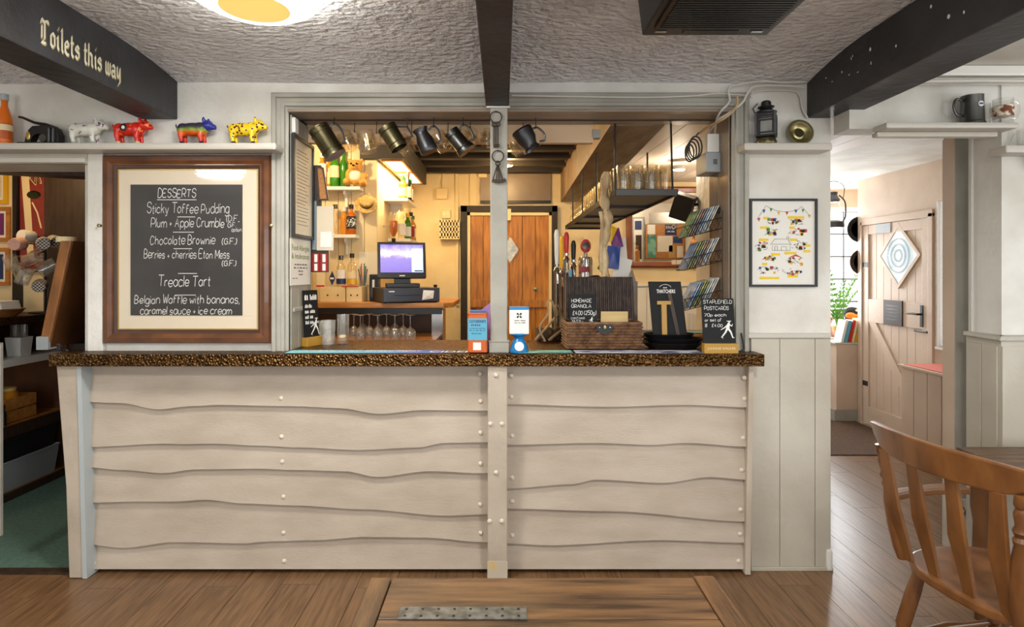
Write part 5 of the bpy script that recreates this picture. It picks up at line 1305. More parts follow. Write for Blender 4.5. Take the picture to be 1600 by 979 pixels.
t = thing('junction_cover', 'cream plastic cover plate on the back wall', 'cover plate', tuple(P(690, 302, YI - .04))); bx('cover', 'cream_plastic', t, -.062, .062, 0, .036, -.06, .06, bevel=.012); MB().tube([(0, .02, .06), (-.01, .03, .12), (.005, .035, .19), (-.01, .035, .25)], .004, 6).build('wire', 'cable_tan', t)
t = thing('power_socket', 'cream double socket above the bottle-top basket', 'socket', tuple(P(697, 338, YI - .03))); bx('plate', 'cream_plastic', t, -.045, .045, 0, .028, -.018, .07, bevel=.006)
for sx in (-.02, .02): bx('rocker', 'white_plastic', t, sx - .008, sx + .008, -.004, 0, .012, .042)
t = thing('slotted_basket', 'cream plastic slotted basket hung on the back wall', 'basket', tuple(P(702.3, 360, YI - .06))); t.scale = (1, 1, .82)
mb = MB()
for r_ in range(4): mb.box(-.1, .1, -.03, -.02, -.1 + r_ * .068, -.1 + r_ * .068 + .024)
for c_ in range(7): mb.box(-.1 + c_ * .031, -.1 + c_ * .031 + .014, -.03, -.02, -.1, .128)
mb.build('slotted_front', 'cream_plastic', t); bx('back', 'flap_dark', t, -.1, .1, -.005, .0, -.1, .128); MB().box(-.108, -.1, -.03, .04, -.104, .132).box(.1, .108, -.03, .04, -.104, .132).box(-.108, .108, -.03, .04, -.112, -.1).build('tray', 'cream_plastic', t, bevel=.003)
for x, w_ in ((712, .03), (734, .07)):
    pi_ = struct(bx('trim_10', 'plaster_warm', None, px(x, YI), px(x, YI) + w_, YI - .02, YI, 1.2, 2.6), 'cream cover batten on the back wall', 'batten')

zb_c = 1.17
# ---- hanging glass shelf on iron rods
sx0, sx1 = px(962, 3.36), px(1058, 3.36); zsh = pz(299, 3.36); SY0, SY1 = 3.36, 6.0
t = thing('hanging_shelf', 'long black shelf hung from iron rods and crowded with pint glasses', 'shelf', ((sx0 + sx1) / 2, SY0, zsh))
MB().box(sx0, sx1, SY0, SY1, zsh - .008, zsh).build('deck', 'dark_wood', t, w=True)
MB().box(sx0, sx1, SY0 - .012, SY0, zsh - .024, zsh + .012).build('front_bar', 'black', t, w=True, bevel=.002)
for a in (sx0, sx1): bx('side_bar', 'iron', t, a - .006, a + .006, SY0, SY1, zsh - .022, zsh + .014, w=True)
for y in (4.05, 4.75, 5.4, SY1): bx('cross_bar', 'black', t, sx0, sx1, y - .012, y + .012, zsh - .024, zsh - .006, w=True)
for y in (SY0 + .02, 4.05, 4.75, 5.4):
    for a in (sx0, sx1):
        if a == sx1 and y < 3.5: MB().tube([(a - .02, y, zsh), (a - .03, y, ZL - .004)], .006, 8).build('rod', 'iron', t, w=True)
        else: MB().tube([(a, y, zsh), (a, y, 2.36 if y > 3.5 else ZL - .004)], .006, 8).build('rod', 'iron', t, w=True)
pg = None; gi = 0
def pint(l):
    global pg
    if pg is None:
        pg = thing('pint_glass', 'empty pint glass standing on the hanging shelf', 'glass', l, group='pint glasses on the hanging shelf')
        MB().lathe([(0, 0), (.029, 0), (.031, .004), (.033, .06), (.037, .11), (.039, .155), (.0365, .155), (.0345, .11), (.030, .06), (.027, .012), (0, .012)], 16).build('glass_body', 'glass_warm', pg)
    else: dup(pg, l)
rgg = random.Random(9)
for r_ in range(15):
    y = SY0 + .06 + r_ * .105
    for c_ in range(4 if r_ < 6 else 2):
        x = sx0 + .052 + c_ * .081 if r_ < 6 else sx0 + .055 + c_ * .1
        pint((x + rgg.uniform(-.001, .001), y, zsh + .001))
st = None
for r_ in range(8):
    l = (sx0 + .045, 4.98 + r_ * .11, zsh + .001)
    if st is None:
        st = thing('stemmed_glass', 'stemmed beer glass at the far end of the hanging shelf', 'glass', l, group='stemmed glasses on the hanging shelf')
        MB().lathe([(.034, 0), (.037, .04), (.028, .09), (.008, .105), (.005, .13), (.03, .165), (.032, .168), (0, .17)], 16).build('glass_body', 'glass_warm', st)
    else: dup(st, l)
# driftwood hung at the shelf corner, with bags behind
t = thing('driftwood_branch', 'pale driftwood branch hung upright beside the beer pumps', 'driftwood', (px(944, 3.5), 3.5, ZC + .3))
q = cr([(px(948, 3.5), 3.5, pz(268, 3.5)), (px(945, 3.5), 3.52, pz(310, 3.5)), (px(950, 3.5), 3.5, pz(345, 3.5)), (px(943, 3.5), 3.51, pz(385, 3.5)), (px(946, 3.5), 3.5, pz(432, 3.5))], 6)
MB().tube(q, [.016 + .016 * abs(math.sin(k * .7)) for k in range(len(q))], 10).build('trunk', 'driftwood', t, w=True)
MB().tube(cr([(px(940, 3.5), 3.5, pz(425, 3.5)), (px(938, 3.49), 3.48, pz(390, 3.5)), (px(941, 3.5), 3.5, pz(350, 3.5)), (px(938, 3.5), 3.5, pz(330, 3.5))]), .011, 8).build('side_branch', 'driftwood', t, w=True)
for k in range(5):
    a, b = q[3 + k * 4], q[3 + k * 4]; MB().tube([a, (a[0] - .03 + .012 * k, a[1] - .02, a[2] + .03)], [.008, .003], 6).build('twig', 'driftwood', t, w=True)
t = thing('snack_stand', 'thin steel stand holding the snack packets behind the driftwood', 'stand', (px(963, 3.705), 3.706, zb_c)); MB().lathe([(.05, 0), (.05, .008), (.006, .012), (.006, .42), (0, .42)], 14).build('pole', 'steel', t)
for k, (x, y, m_, w_, h_) in enumerate(((962, 372, 'purple', .07, .12), (968, 392, 'white_cloth', .09, .16), (958, 402, 'blue', .08, .14), (972, 420, 'paper', .1, .14), (954, 365, 'yellow', .05, .1), (946, 410, 'green_leaf', .05, .12))):
    t = thing('snack_bag', ['purple snack packet on the driftwood stand', 'silver white snack packet on the driftwood stand', 'blue snack packet on the driftwood stand', 'pale snack packet low on the driftwood stand', 'yellow snack packet near the top of the driftwood', 'green snack packet behind the driftwood'][k], 'snack packet', tuple(P(x, y, (3.668, 3.69, 3.646, 3.668, 3.646, 3.668)[k])), (R(-6), R(-12 + 9 * k), 0))
    mb = MB(); n = 6
    for i in range(n + 1):
        for j in range(n + 1):
            u, v = i / n - .5, j / n - .5; mb.v.append((u * w_, -.011 * math.cos(PI * u) * math.cos(PI * v) - .001 * math.sin(9 * u + 7 * v), v * h_))
    for i in range(n + 1):
        for j in range(n + 1):
            u, v = i / n - .5, j / n - .5; mb.v.append((u * w_, .011 * math.cos(PI * u) * math.cos(PI * v), v * h_))
    for o_ in (0, (n + 1) ** 2):
        for i in range(n):
            for j in range(n): a = o_ + i * (n + 1) + j; mb.f.append((a, a + 1, a + n + 2, a + n + 1))
    mb.build('packet', m_, t)

# ---- beer pumps
t = thing('inner_counter', 'wooden inner bar counter carrying the beer pumps', 'counter', (.9, 3.9, 0))
bx('worktop', 'counter_wood', t, px(858, 3.62), 1.46, 3.625, 3.95, zb_c - .04, zb_c, w=True, bevel=.004); bx('body', 'dark_wood', t, px(876, 3.66), 1.44, 3.66, 3.93, 0, zb_c - .04, w=True)
def pump(x, Y, ytop, ybot, mat, label, hmat2=None, hw_=.014):
    t = thing('beer_pump', label, 'beer pump', (px(x, Y), Y, zb_c))
    zt, zbm = pz(ytop, Y) - zb_c, pz(ybot, Y) - zb_c
    MB().lathe([(0, 0), (.03, 0), (.03, .01), (.018, .02), (.018, zbm), (.022, zbm + .01), (.012, zbm + .03), (0, zbm + .03)], 14).build('column', 'chrome', t)
    MB().lathe([(.008, zbm + .02), (.010, zbm + .04), (hw_, zbm + (zt - zbm) * .4), (hw_ * 1.2, zt - .03), (hw_ * .8, zt - .005), (0, zt)], 12).build('handle', mat, t)
    MB().lathe([(hw_ * 1.02, zbm + .035), (hw_ * 1.1, zbm + .05)], 12).build('ferrule', 'chrome', t)
    MB().tube([(0, -.015, zbm - .02), (0, -.06, zbm - .02), (0, -.07, zbm - .07)], .007, 8).build('spout', 'chrome', t)
    return t
pump(870, 3.70, 358, 425, 'white_plastic', 'white handled beer tap by the plank door'); pump(878, 3.84, 368, 430, 'yellow', 'yellow handled beer tap'); pump(885, 3.70, 362, 408, 'red', 'red handled beer tap')
pump(896, 3.78, 375, 418, 'black', 'black handled beer tap'); 
t = thing('lager_font', 'chrome beer font topped by a round red badge', 'beer font', (px(915, 3.76), 3.76, zb_c))
z_ = pz(405, 3.76) - zb_c
MB().lathe([(0, 0), (.045, 0), (.045, z_), (.04, z_ + .015), (0, z_ + .018)], 20).build('drum', 'chrome', t)
MB().lathe([(0, -.012), (.03, -.012), (.034, 0), (.03, .012), (0, .012)], 22, T3(0, 0, z_ + .085) @ RX(78) @ RZ(0), 1, 1.3).build('badge', 'red', t); MB().lathe([(.012, 0), (.012, .05)], 10, T3(0, 0, z_)).build('neck', 'chrome', t)
MB().lathe([(0, 0), (.02, 0), (.024, .002), (0, .003)], 18, T3(0, -.014, z_ + .085) @ RX(78)).build('badge_centre', 'pewter', t); bx('red_band', 'red_dark', t, -.047, .02, -.047, -.03, z_ - .08, z_ - .045)
t = thing('metal_scoop', 'dark curved metal scoop over the hamper lid', 'scoop', tuple(P(925, 436, 3.692)))
MB().ball((0, 0, 0), (.06, .03, .022), 16, RY(-14)).build('bowl', 'pewter_brass', t); MB().ball((.02, -.014, .004), (.035, .022, .017), 12).build('hollow', 'black', t)
t = thing('amber_bottle', 'amber bottle standing behind the hamper by the pumps', 'bottle', (px(884, 3.905), 3.905, zb_c)); bottle(t, .03, .28, 'amber', .45, None, 'pewter', .013, .2)
t = thing('blue_pump_clip', 'blue green pump clip between the taps', 'pump clip', tuple(P(889, 428, 3.7))); bx('clip', 'tin_blue', t, -.018, .018, 0, .006, -.04, .03, bevel=.003)
t = thing('paper_napkin', 'grey paper napkin folded in a point behind the hamper', 'napkin', tuple(P(984, 432, 3.77))); bx('napkin_box', 'soffit', t, -.035, .045, -.02, .05, zb_c - t.location.z, -.03); MB().add([(-.03, 0, -.03), (.04, 0, -.03), (.02, .02, .05), (.0, .05, -.03)], [(0, 1, 2), (1, 3, 2), (3, 0, 2)]).build('fold', 'soffit', t)
cable(cr([(852, 533, 3.41), (843, 512, 3.41), (856, 490, 3.41), (855, 473, 3.42), (862, 470, 3.43), (867, 490, 3.46), (868, 509, 3.515)]), .006, 'cable_tan', 'tan tube looping up beside the hamper', 3.44)
cable(cr([(836, 531, 3.47), (848, 518, 3.478), (861, 503, 3.545), (871, 490, 3.565), (867, 478, 3.57), (874, 480, 3.58), (879, 498, 3.59)]), .007, 'driftwood', 'pale stick tangled behind the charity box', 3.46)
cable(cr([(857, 532, 3.45), (868, 523, 3.45), (878, 515, 3.45)]), .008, 'driftwood', 'short pale stick lying by the hamper', 3.46)

# ---- mirror wall
mxa, mxb = px(978, YI), px(1128, YI); mza, mzb = pz(418, YI), pz(292, YI)
t = thing('framed_mirror', 'big mirror in a rounded reddish brown wooden frame', 'mirror', ((mxa + mxb) / 2, YI, mza))
hw, ph = (mxb - mxa) / 2, mzb - mza
def rrect(w, z0, z1, r, n=5):
    out = []
    for cx, cz, a0 in ((-w + r, z0 + r, 270), (-w + r, z1 - r, 180), (w - r, z1 - r, 90), (w - r, z0 + r, 0)):
        for k in range(n + 1): a = R(a0 - 90 * k / n); out.append((cx + r * math.cos(a), cz + r * math.sin(a)))
    return out
MB().sweep(rrect(hw, 0, ph, .06), [(0, 0), (0, .03), (-.02, .045), (-.06, .04), (-.065, .02), (-.065, 0)], True, -.001).build('frame', 'mirror_frame', t)
g = rrect(hw - .06, .06, ph - .06, .04); MB().add([(x, -.015, z) for x, z in g], [tuple(range(len(g)))]).build('glass', 'mirror', t, flat=True)
for k, x in enumerate((1000, 1040, 1090)): pass
dd2 = struct(bx('trim_11', 'white_gloss', None, px(880, YI), 2.45, YI - .02, YI, 0, pz(447, YI)), 'white boarded dado under the mirror', 'panelling')
for k in range(14): bx('board', 'white_gloss', dd2, px(880, YI) + k * .125 + .002, px(880, YI) + k * .125 + .122, YI - .03, YI - .02, .02, pz(449, YI), bevel=.003)
bx('rail', 'white_gloss', dd2, px(880, YI), 2.45, YI - .045, YI, pz(447, YI), pz(443, YI), bevel=.004)
t = thing('radiator', 'white panel radiator under the mirror', 'radiator', (px(1100, 6.2), 6.18, .5))
ra, rb_ = px(1070, 6.18), px(1150, 6.18); rz0, rz1 = pz(560, 6.18), pz(483, 6.18)
bx('panel', 'radiator', t, ra, rb_, 6.18, 6.22, rz0, rz1, w=True, bevel=.006)
for k in range(14): bx('fin', 'radiator', t, ra + .02 + k * .036, ra + .038 + k * .036, 6.168, 6.18, rz0 + .03, rz1 - .04, w=True, bevel=.004)
bx('wall_bracket', 'radiator', t, ra + .1, ra + .15, 6.22, 6.255, rz0 + .1, rz1 - .1, w=True)
t = thing('box_speaker', 'black box loudspeaker tilted down from the wall', 'speaker', tuple(P(1067, 323, 4.6)), (R(16), R(20), R(-24)))
bx('cabinet', 'speaker', t, -.075, .075, -.06, .07, -.095, .095, bevel=.008); bx('grille', 'black_matt', t, -.068, .068, -.064, -.06, -.088, .088)
MB().tube([(.05, .05, .02), (.09, .045, .04), (.115, .04, .06)], .012, 8).build('bracket', 'pewter', t)
pa = struct(bx('trim_12', 'plaster', None, px(1085, 5.4), 2.46, 5.3, 5.5, pz(325, 5.4), pz(303, 5.4)), 'cream boxed pipe behind the loudspeaker', 'boxing')
t = thing('soap_dispenser', 'tall amber pump bottle on a white ledge by the postcard rack', 'dispenser', (px(1084, 5.2), 5.2, pz(405, 5.2))); MB().lathe([(0, 0), (.03, 0), (.03, .15), (.012, .17), (.012, .2), (.02, .2), (.02, .215), (0, .22)], 14).build('body', 'wood_box', t); MB().tube([(0, 0, .215), (0, 0, .24), (-.03, 0, .245)], .005, 6).build('nozzle', 'black', t)
pa2 = struct(bx('trim_13', 'white_gloss', None, px(1070, 5.1), 2.46, 5.1, 5.5, pz(412, 5.1), pz(405, 5.2)), 'white ledge under the amber dispenser', 'ledge')
# cork noticeboard on the wall facing the mirror
zc0 = pz(405, 8.1); zc1 = pz(346, 8.1)
t = thing('noticeboard', 'cork noticeboard of posters facing the mirror', 'noticeboard', (2.16, 4.625, zc0), R(180))
hw = .26; ph = zc1 - zc0
bx('cork', 'cork', t, -hw, hw, -.012, 0, 0, ph); MB().sweep(rect(hw, 0, ph), [(0, 0), (0, .02), (-.02, .02), (-.02, 0)], True, 0).build('frame', 'counter_wood', t)
for k, (a, b, c_, d_, m_) in enumerate(((.13, .24, .34, .5, 'paper'), (-.15, .0, .33, .5, 'navy'), (.12, .23, .02, .33, 'mat_sea'), (-.1, .1, .1, .32, 'paper'), (-.23, -.11, .22, .31, 'blue'), (-.24, -.16, .02, .18, 'paper'), (-.13, -.05, .02, .19, 'kraft'))):
    p_ = bx('poster', m_, t, a, b, -.015, -.012, c_ * ph / .53, d_ * ph / .53)
    if k == 1: writing('lettering', 'label_white', p_, [(print_text('Quiz', .05), -.075, .42 * ph / .53), (scribble(.1, .02, 2, 2), -.075, .37 * ph / .53)], T3(0, -.0158, 0))
t = thing('poster_panel', 'grey framed poster strip facing the mirror', 'poster', (1.8, 4.625, pz(412, 8.1)), R(180)); MB().sweep(rect(.08, 0, .62), [(0, 0), (0, .02), (-.02, .02), (-.02, 0)], True, 0).build('frame', 'grey_plastic', t); bx('sheet', 'paper', t, -.07, .07, -.01, 0, .01, .6); bx('photo', 'navy', t, -.05, .04, -.012, -.01, .45, .57); bx('photo', 'dark_wood', t, -.05, .03, -.012, -.01, .06, .38)

# ---- right lining: fuse box, cable coil
t = thing('fuse_box', 'grey electrical box on the right side of the opening', 'fuse box', (XR - .008, 3.33, pz(270, 3.33)))
MB().box(XR - .075, XR - .009, 3.27, 3.40, pz(238, 3.28), pz(209, 3.28)).build('upper_box', 'white_plastic', t, w=True, bevel=.006); MB().box(XR - .09, XR - .009, 3.25, 3.42, pz(270, 3.28), pz(239, 3.28)).build('lower_box', 'grey_plastic', t, w=True, bevel=.006)
bx('latch', 'pewter', t, XR - .05, XR - .03, 3.246, 3.25, pz(258, 3.28), pz(250, 3.28), w=True)
t = thing('cable_coil', 'coil of black cable hung by the fuse box', 'cable', (1.088, 3.30, 2.26))
mb = MB()
for k in range(4): MB.tube(mb, [((-.02 - .01 * k) + .035 * math.cos(a) * (1 - .1 * k), .004 * k, -.02 + (.06 - .004 * k) * math.sin(a) - .01 * k) for a in [2 * PI * j / 20 for j in range(20)]], .0045, 6, True)
mb.build('coils', 'black', t); MB().tube([(-.02, 0, .038), (-.012, 0, .05), (.0, 0, .062)], .004, 6).build('tail', 'black', t)
# ---- postcard rack
t = thing('postcard_rack', 'black wire rack of three tiers for postcards', 'rack', tuple(P(1110, 495, 3.3)))
def wire(name, pts, r=.0022): return MB().tube(pts, r, 5).build(name, 'iron', t, w=True)
xb_ = XR - .012
tiers = ((352, 392, 1074, 1140), (405, 452, 1074, 1143), (462, 520, 1070, 1132))
wire('back_wire', [(xb_, 3.22, pz(510, 3.25)), (xb_, 3.22, pz(330, 3.25))]); wire('back_wire', [(xb_, 3.40, pz(510, 3.25)), (xb_, 3.40, pz(330, 3.25))])
MB().tube([(xb_, 3.31 + .02 * math.cos(a), pz(326, 3.3) + .02 * math.sin(a)) for a in [2 * PI * j / 14 for j in range(14)]], .002, 5, True).build('scroll', 'iron', t, w=True)
MB().tube([(xb_, 3.27 + .015 * math.cos(a), pz(330, 3.3) + .015 * math.sin(a)) for a in [2 * PI * j / 14 for j in range(14)]], .002, 5, True).build('scroll', 'iron', t, w=True)
ci = 0
pal = [(150, 168, 110), (196, 150, 116), (120, 138, 168), (216, 198, 140), (168, 178, 198), (226, 196, 100), (206, 160, 146), (232, 232, 228)]
pcw = ['green', 'brown', 'slate blue', 'sandy', 'pale grey blue', 'yellow', 'pinkish', 'whitish']
for k in range(8): M('postcard_%d' % k, pal[k], .5, col2=tuple(max(0, min(255, int(v * f + o))) for v, f, o in zip(pal[k], (.5, .6, .7), (10, 20, 30))), var=22, lo=.42, hi=.58)
for k, (ya_, yb_, xa_, xbb) in enumerate(((348, 388), (412, 446), (484, 510)) and ((352, 372, 1078, 1134), (405, 422, 1075, 1136), (470, 484, 1072, 1130))):
    zb = pz(yb_, 3.28) ; xf_ = xb_ - .20; zt = zb + .06
    for yy in (3.23, 3.39):
        wire('side_wire', [(xb_, yy, zb + .05), (xf_, yy, zb), (xf_, yy, zt), (xb_, yy, zt + .05)])
    wire('front_wire', [(xf_, 3.23, zb), (xf_, 3.39, zb)]); wire('front_wire', [(xf_, 3.23, zt), (xf_, 3.39, zt)])
    wire('base_wire', [(xb_, 3.23, zb + .05), (xb_, 3.39, zb + .05)])
    lat = MB()
    for q in range(7):
        u = q / 7; lat.tube([(xf_ + (xb_ - xf_) * u, 3.228, zb + .05 * u), (xf_ + (xb_ - xf_) * (u + .14), 3.228, zt + .05 * (u + .14))], .0014, 4); lat.tube([(xf_ + (xb_ - xf_) * (u + .14), 3.228, zb + .05 * (u + .14)), (xf_ + (xb_ - xf_) * u, 3.228, zt + .05 * u)], .0014, 4)
    o = lat.build('lattice', 'iron', t, w=True); o['kind'] = 'stuff'
    for q in range(9):
        u = .04 + q * .07; xx = xf_ + (xb_ - xf_) * u
        pk = ((q * 3 + k * 2) % 8) if q < 6 else 7
        cd_ = thing('postcard', '%s picture postcard tilted in the %s tier of the wire rack' % (pcw[pk], ('top', 'middle', 'bottom')[k]), 'postcard', (xx, 3.31, zb + .05 * u + .003), (0, R(26), 0), group='postcards in the %s tier' % ('top', 'middle', 'bottom')[k])
        cm = 'postcard_%d' % ((q * 3 + k * 2) % 8) if q < 6 else ('postcard_7' if q % 2 else 'paper')
        bx('card', cm, cd_, -.0015, .0015, -.07, .07, 0, .16)
# ================================================================== ON THE COUNTER
def runner(label, x0, x1, mat, texts=(), Yn=2.995, Yf=3.115):
    xa, xb = px(x0, 3.03), px(x1, 3.03)
    t = thing('bar_runner', label, 'bar mat', ((xa + xb) / 2, (Yn + Yf) / 2, ZC))
    w, d = (xb - xa) / 2, (Yf - Yn) / 2
    bx('rubber_base', 'rubber_mat', t, -w, w, -d, d, 0, .004, bevel=.001)
    p_ = bx('printed_face', mat, t, -w + .006, w - .006, -d + .006, d - .006, .004, .0046)
    for txt, x, y, h, kx, m_, sh in texts:
        q_ = print_text(txt, h, shear=sh, bold=.0006); q_.v = [(v[0] * kx + x, v[2] + y, .0052) for v in q_.v]; q_.build('lettering', m_, p_, flat=True)
    return t
runner('long blue bar runner advertising ocean cold refreshment and cider', 446, 734, 'mat_ocean', [('OCEAN COLD REFRESHMENT.', -.08, .005, .03, 1.05, 'label_white', .2), ('CIDER', .37, -.032, .055, 1.05, 'label_white', .15)])
runner('sea green bar runner in front of the blue charity box', 808, 896, 'mat_sea')
runner('pale grey and purple bar runner in front of the hamper and trays', 897, 1098, 'mat_grey')
# collecting tin
t = thing('collecting_tin', 'orange and blue charity collecting tin against the bar post', 'collection tin', (px(746.5, 3.05), 3.055, ZC + .005))
w = .05
MB().plan(rrect(w, -.04, .04, .012), 0, .19).build('tin', 'tin_orange', t, bevel=.002)
pn = bx('wrap', 'tin_blue', t, -w + .002, w - .002, -.0412, -.0395, .062, .172)
def word(txt, h, z, wmax, bold=.0004):
    q_ = print_text(txt, h, bold=bold); m_ = max(v[0] for v in q_.v); k_ = min(1, wmax / m_); q_.v = [(v[0] * k_, v[1], v[2]) for v in q_.v]; return (q_, 0, z)
writing('name', 'navy', pn, [word('CATHERINE\'S', .014, .15, .042)], T3(0, -.0418, 0)); writing('subtitle', 'purple', pn, [(scribble(.05, .01, 2, 1), -.008, .134)], T3(0, -.0418, 0))
writing('small_print', 'navy', pn, [(scribble(.08, .005, 3, 5), 0, .119), (scribble(.08, .005, 4, 5), 0, .109), (scribble(.05, .006, 5, 3), -.005, .093)], T3(0, -.0418, 0))
bx('label_patch', 'paper', t, -.022, .018, -.0412, -.0398, .012, .05)
MB().plan(rrect(w + .001, -.041, .041, .012), .19, .2).build('lid', 'tin_orange', t, bevel=.002)
bx('lid_band', 'mat_blue', t, -.04, .045, -.03, .03, .2, .21, bevel=.003)
t = thing('tissue_pack', 'purple tissue packet tucked behind the collecting tin', 'packet', (px(757, 3.17), 3.17, ZC)); MB().prism([(-.04, 0), (.045, 0), (.05, .23), (.035, .25), (-.03, .2)], 0, .02).build('packet', M('lilac', (150, 110, 190), .5, col2=(200, 150, 200), var=12), t)
# charity collecting box
t = thing('charity_box', 'white and blue plastic charity collecting box on the counter', 'collection box', (px(811, 3.045), 3.05, ZC + .002))
MB().lathe([(0, 0), (.046, 0), (.048, .005), (.046, .018), (.032, .055), (.022, .072), (.024, .078), (.046, .092), (.046, .098), (0, .098)], 24).build('blue_stand', 'charity_blue', t)
bd = bx('box', 'white_gloss', t, -.05, .05, -.04, .04, .095, .22, bevel=.006)
bx('lid', 'charity_blue', t, -.051, .051, -.041, .041, .218, .232, bevel=.004)
mk = MB()
for a in (45, 135, 225, 315): mk.prism([(-.0035, .004), (.0035, .004), (.005, .016), (-.005, .016)], 0, .001, T3(0, -.0412, .19) @ RY(a))
mk.build('cross_emblem', 'black', bd)
writing('lettering', 'ink', bd, [(scribble(.056, .006, 6, 2), .004, .162), (scribble(.056, .006, 7, 3), .004, .151)], T3(0, -.0412, 0))
MB().lathe([(.0235, 0), (.0235, .002), (0, .0025)], 24, T3(0, -.0425, .034) @ RX(68)).build('round_sticker', 'label_white', t)
# wicker hamper
hx0, hx1 = px(886, 3.14), px(1003, 3.14); hz = pz(507, 3.14) - ZC
t = thing('wicker_hamper', 'open brown wicker hamper with a black clasp on the counter', 'hamper', ((hx0 + hx1) / 2, 3.26, ZC + .002))
w = (hx1 - hx0) / 2; d = .115
MB().box(-w + .012, w - .012, -d + .012, d - .012, .004, .02).box(-w + .006, -w + .012, -d, d, 0, hz - .01).box(w - .012, w - .006, -d, d, 0, hz - .01).box(-w, w, -d + .006, -d + .012, 0, hz - .01).box(-w, w, d - .012, d - .006, 0, hz - .01).build('inner_wall', 'wicker_dark', t)
mb = MB(); rows = 9; nst = 13
for r_ in range(rows):
    z = .006 + r_ * (hz - .012) / (rows - 1); ph_ = r_ % 2
    for s_ in (0, 1):
        pts = []
        for k in range(nst * 2 + 1):
            u = -w + 2 * w * k / (nst * 2); pts.append((u, -d + (.004 if (k + ph_ * 1) % 2 else -.004), z))
        if s_: pts = [(p[0], -p[1], p[2]) for p in pts]
        mb.tube(pts, .0072, 5)
    for s_ in (-1, 1):
        pts = [(s_ * (w + (.004 if (k + ph_) % 2 else -.004)), -d + 2 * d * k / 12, z) for k in range(13)]; mb.tube(pts, .0072, 5)
o = mb.build('weave', 'wicker', t); o['kind'] = 'stuff'
MB().tube([(-w, -d, hz), (w, -d, hz), (w, d, hz), (-w, d, hz)], .008, 8, True).build('rim', 'wicker', t)
lw = (px(990, 3.38) - px(886, 3.38)) / 2; lh = pz(433, 3.44) - ZC - hz - .01; lxc = (px(990, 3.38) + px(886, 3.38)) / 2 - (hx0 + hx1) / 2
Ml = T3(lxc, d + .008, hz + .004) @ RX(-9)
ldd = MB().box(-lw, lw, 0, .008, 0, lh, Ml).build('lid', 'wicker_dark', t)
mb = MB()
for k in range(34):
    u = -lw + 2 * lw * (k + .5) / 34
    mb.tube([Ml @ Vector((u, -.004 + (.003 if (k + j) % 2 else -.003), lh * j / 12)) for j in range(13)], .0048, 5)
o = mb.build('lid_weave', 'wicker_dark', ldd); o['kind'] = 'stuff'
MB().tube([Ml @ Vector(p) for p in ((-lw, 0, 0), (-lw, 0, lh), (lw, 0, lh), (lw, 0, 0))], .007, 8).build('lid_rim', 'wicker_dark', ldd)
cl = MB().prism([(-.045, .03), (-.03, .0), (.03, 0), (.045, .03), (.045, .045), (-.045, .045)], 0, .004, T3(.0, -d - .013, hz - .05)).build('clasp', 'black', t)
for sx in (-.028, .028): MB().ball((sx, -d - .015, hz - .02), (.005, .003, .005), 8).build('stud', 'steel', cl)
MB().ball((0, -d - .017, hz - .02), (.008, .006, .014), 10).build('toggle', 'brass', cl)
t.location.z = ZC + .006
# granola sign and pouch in the hamper
chalk_sign(912, 3.2, ZC + .026, .15, .265, 'chalk sign for homemade granola standing in the hamper', 3,
    [('HOMEMADE', .08, .82, .222, .018, 1), ('GRANOLA', .08, .8, .193, .018, 2), ('£4.00 (250g)', .12, .98, .155, .021, 3), ('CONTAINS', .06, .56, .132, .010, 4), ('NUTS +', .1, .5, .117, .010, 5)], foot=False, figure=(.045, .106, .035), lean=4)
t = thing('granola_pouch', 'plain brown paper granola pouch in the hamper', 'pouch', (px(961, 3.22), 3.24, ZC + .026))
mb = MB(); n = 8; pw_, ph_ = .155, .155
for sgn in (-1, 1):
    for i in range(n + 1):
        for j in range(n + 1):
            u, v = i / n, j / n; mb.v.append(((u - .5) * pw_ * (1 - .06 * v), sgn * (.032 * math.sin(PI * u) ** .7 * (1 - v) ** .6 + .0006), v * ph_))
for o_ in (0, (n + 1) ** 2):
    for i in range(n):
        for j in range(n): a = o_ + i * (n + 1) + j; mb.f.append((a, a + 1, a + n + 2, a + n + 1))
mb.build('pouch', 'kraft', t); bx('seal', 'kraft', t, -.073, .073, -.003, .003, ph_ - .006, ph_ + .016)
# black trays, cider sign
t0 = None
for k in range(3):
    l = (px(1050, 3.24) + (.0, .008, -.02)[k], 3.235, ZC + .002 + k * .024); labs = ('bottom black oval drinks tray of the stack', 'middle black oval drinks tray of the stack', 'top black oval drinks tray under the cider sign')
    t = thing('drinks_tray', labs[k], 'tray', l, group='stacked black drinks trays')
    s_ = (1, 1, .86)[k]
    MB().lathe([(0, 0), (.13 * s_, 0), (.16 * s_, .026), (.164 * s_, .028), (.160 * s_, .030), (.128 * s_, .006), (0, .006)], 40, None, 1, .62).build('tray', 'black', t)
t = thing('cider_sign', 'black upright cider sign with a gold T on the trays', 'sign', (px(1046, 3.19), 3.195, ZC + .058))
Ml = RX(-5)
sw, sh_ = .095, pz(440, 3.24) - ZC - .055
sg = MB().prism([(-.085, 0), (.098, 0), (.07, sh_), (-.105, sh_)], 0, .008, Ml).build('board', 'chalk_sign', t, bevel=.001)
writing('lettering', 'label_white', sg, [word('THATCHERS', .019, sh_ - .062, .05, .0005)], Ml @ T3(-.012, -.001, 0))
arc_ = MB()
for k in range(12):
    a0, a1 = R(20 + k * 11.6), R(20 + (k + 1) * 11.6); arc_.tube([(.033 * math.cos(a0), 0, .022 * math.sin(a0)), (.033 * math.cos(a1), 0, .022 * math.sin(a1))], .0012, 4)
arc_.xf(Ml @ T3(-.015, -.0015, sh_ - .038)).build('crest_arch', 'label_white', sg); writing('crest_text', 'label_white', sg, [(scribble(.022, .006, 8, 1), 0, sh_ - .036)], Ml @ T3(-.015, -.001, 0))
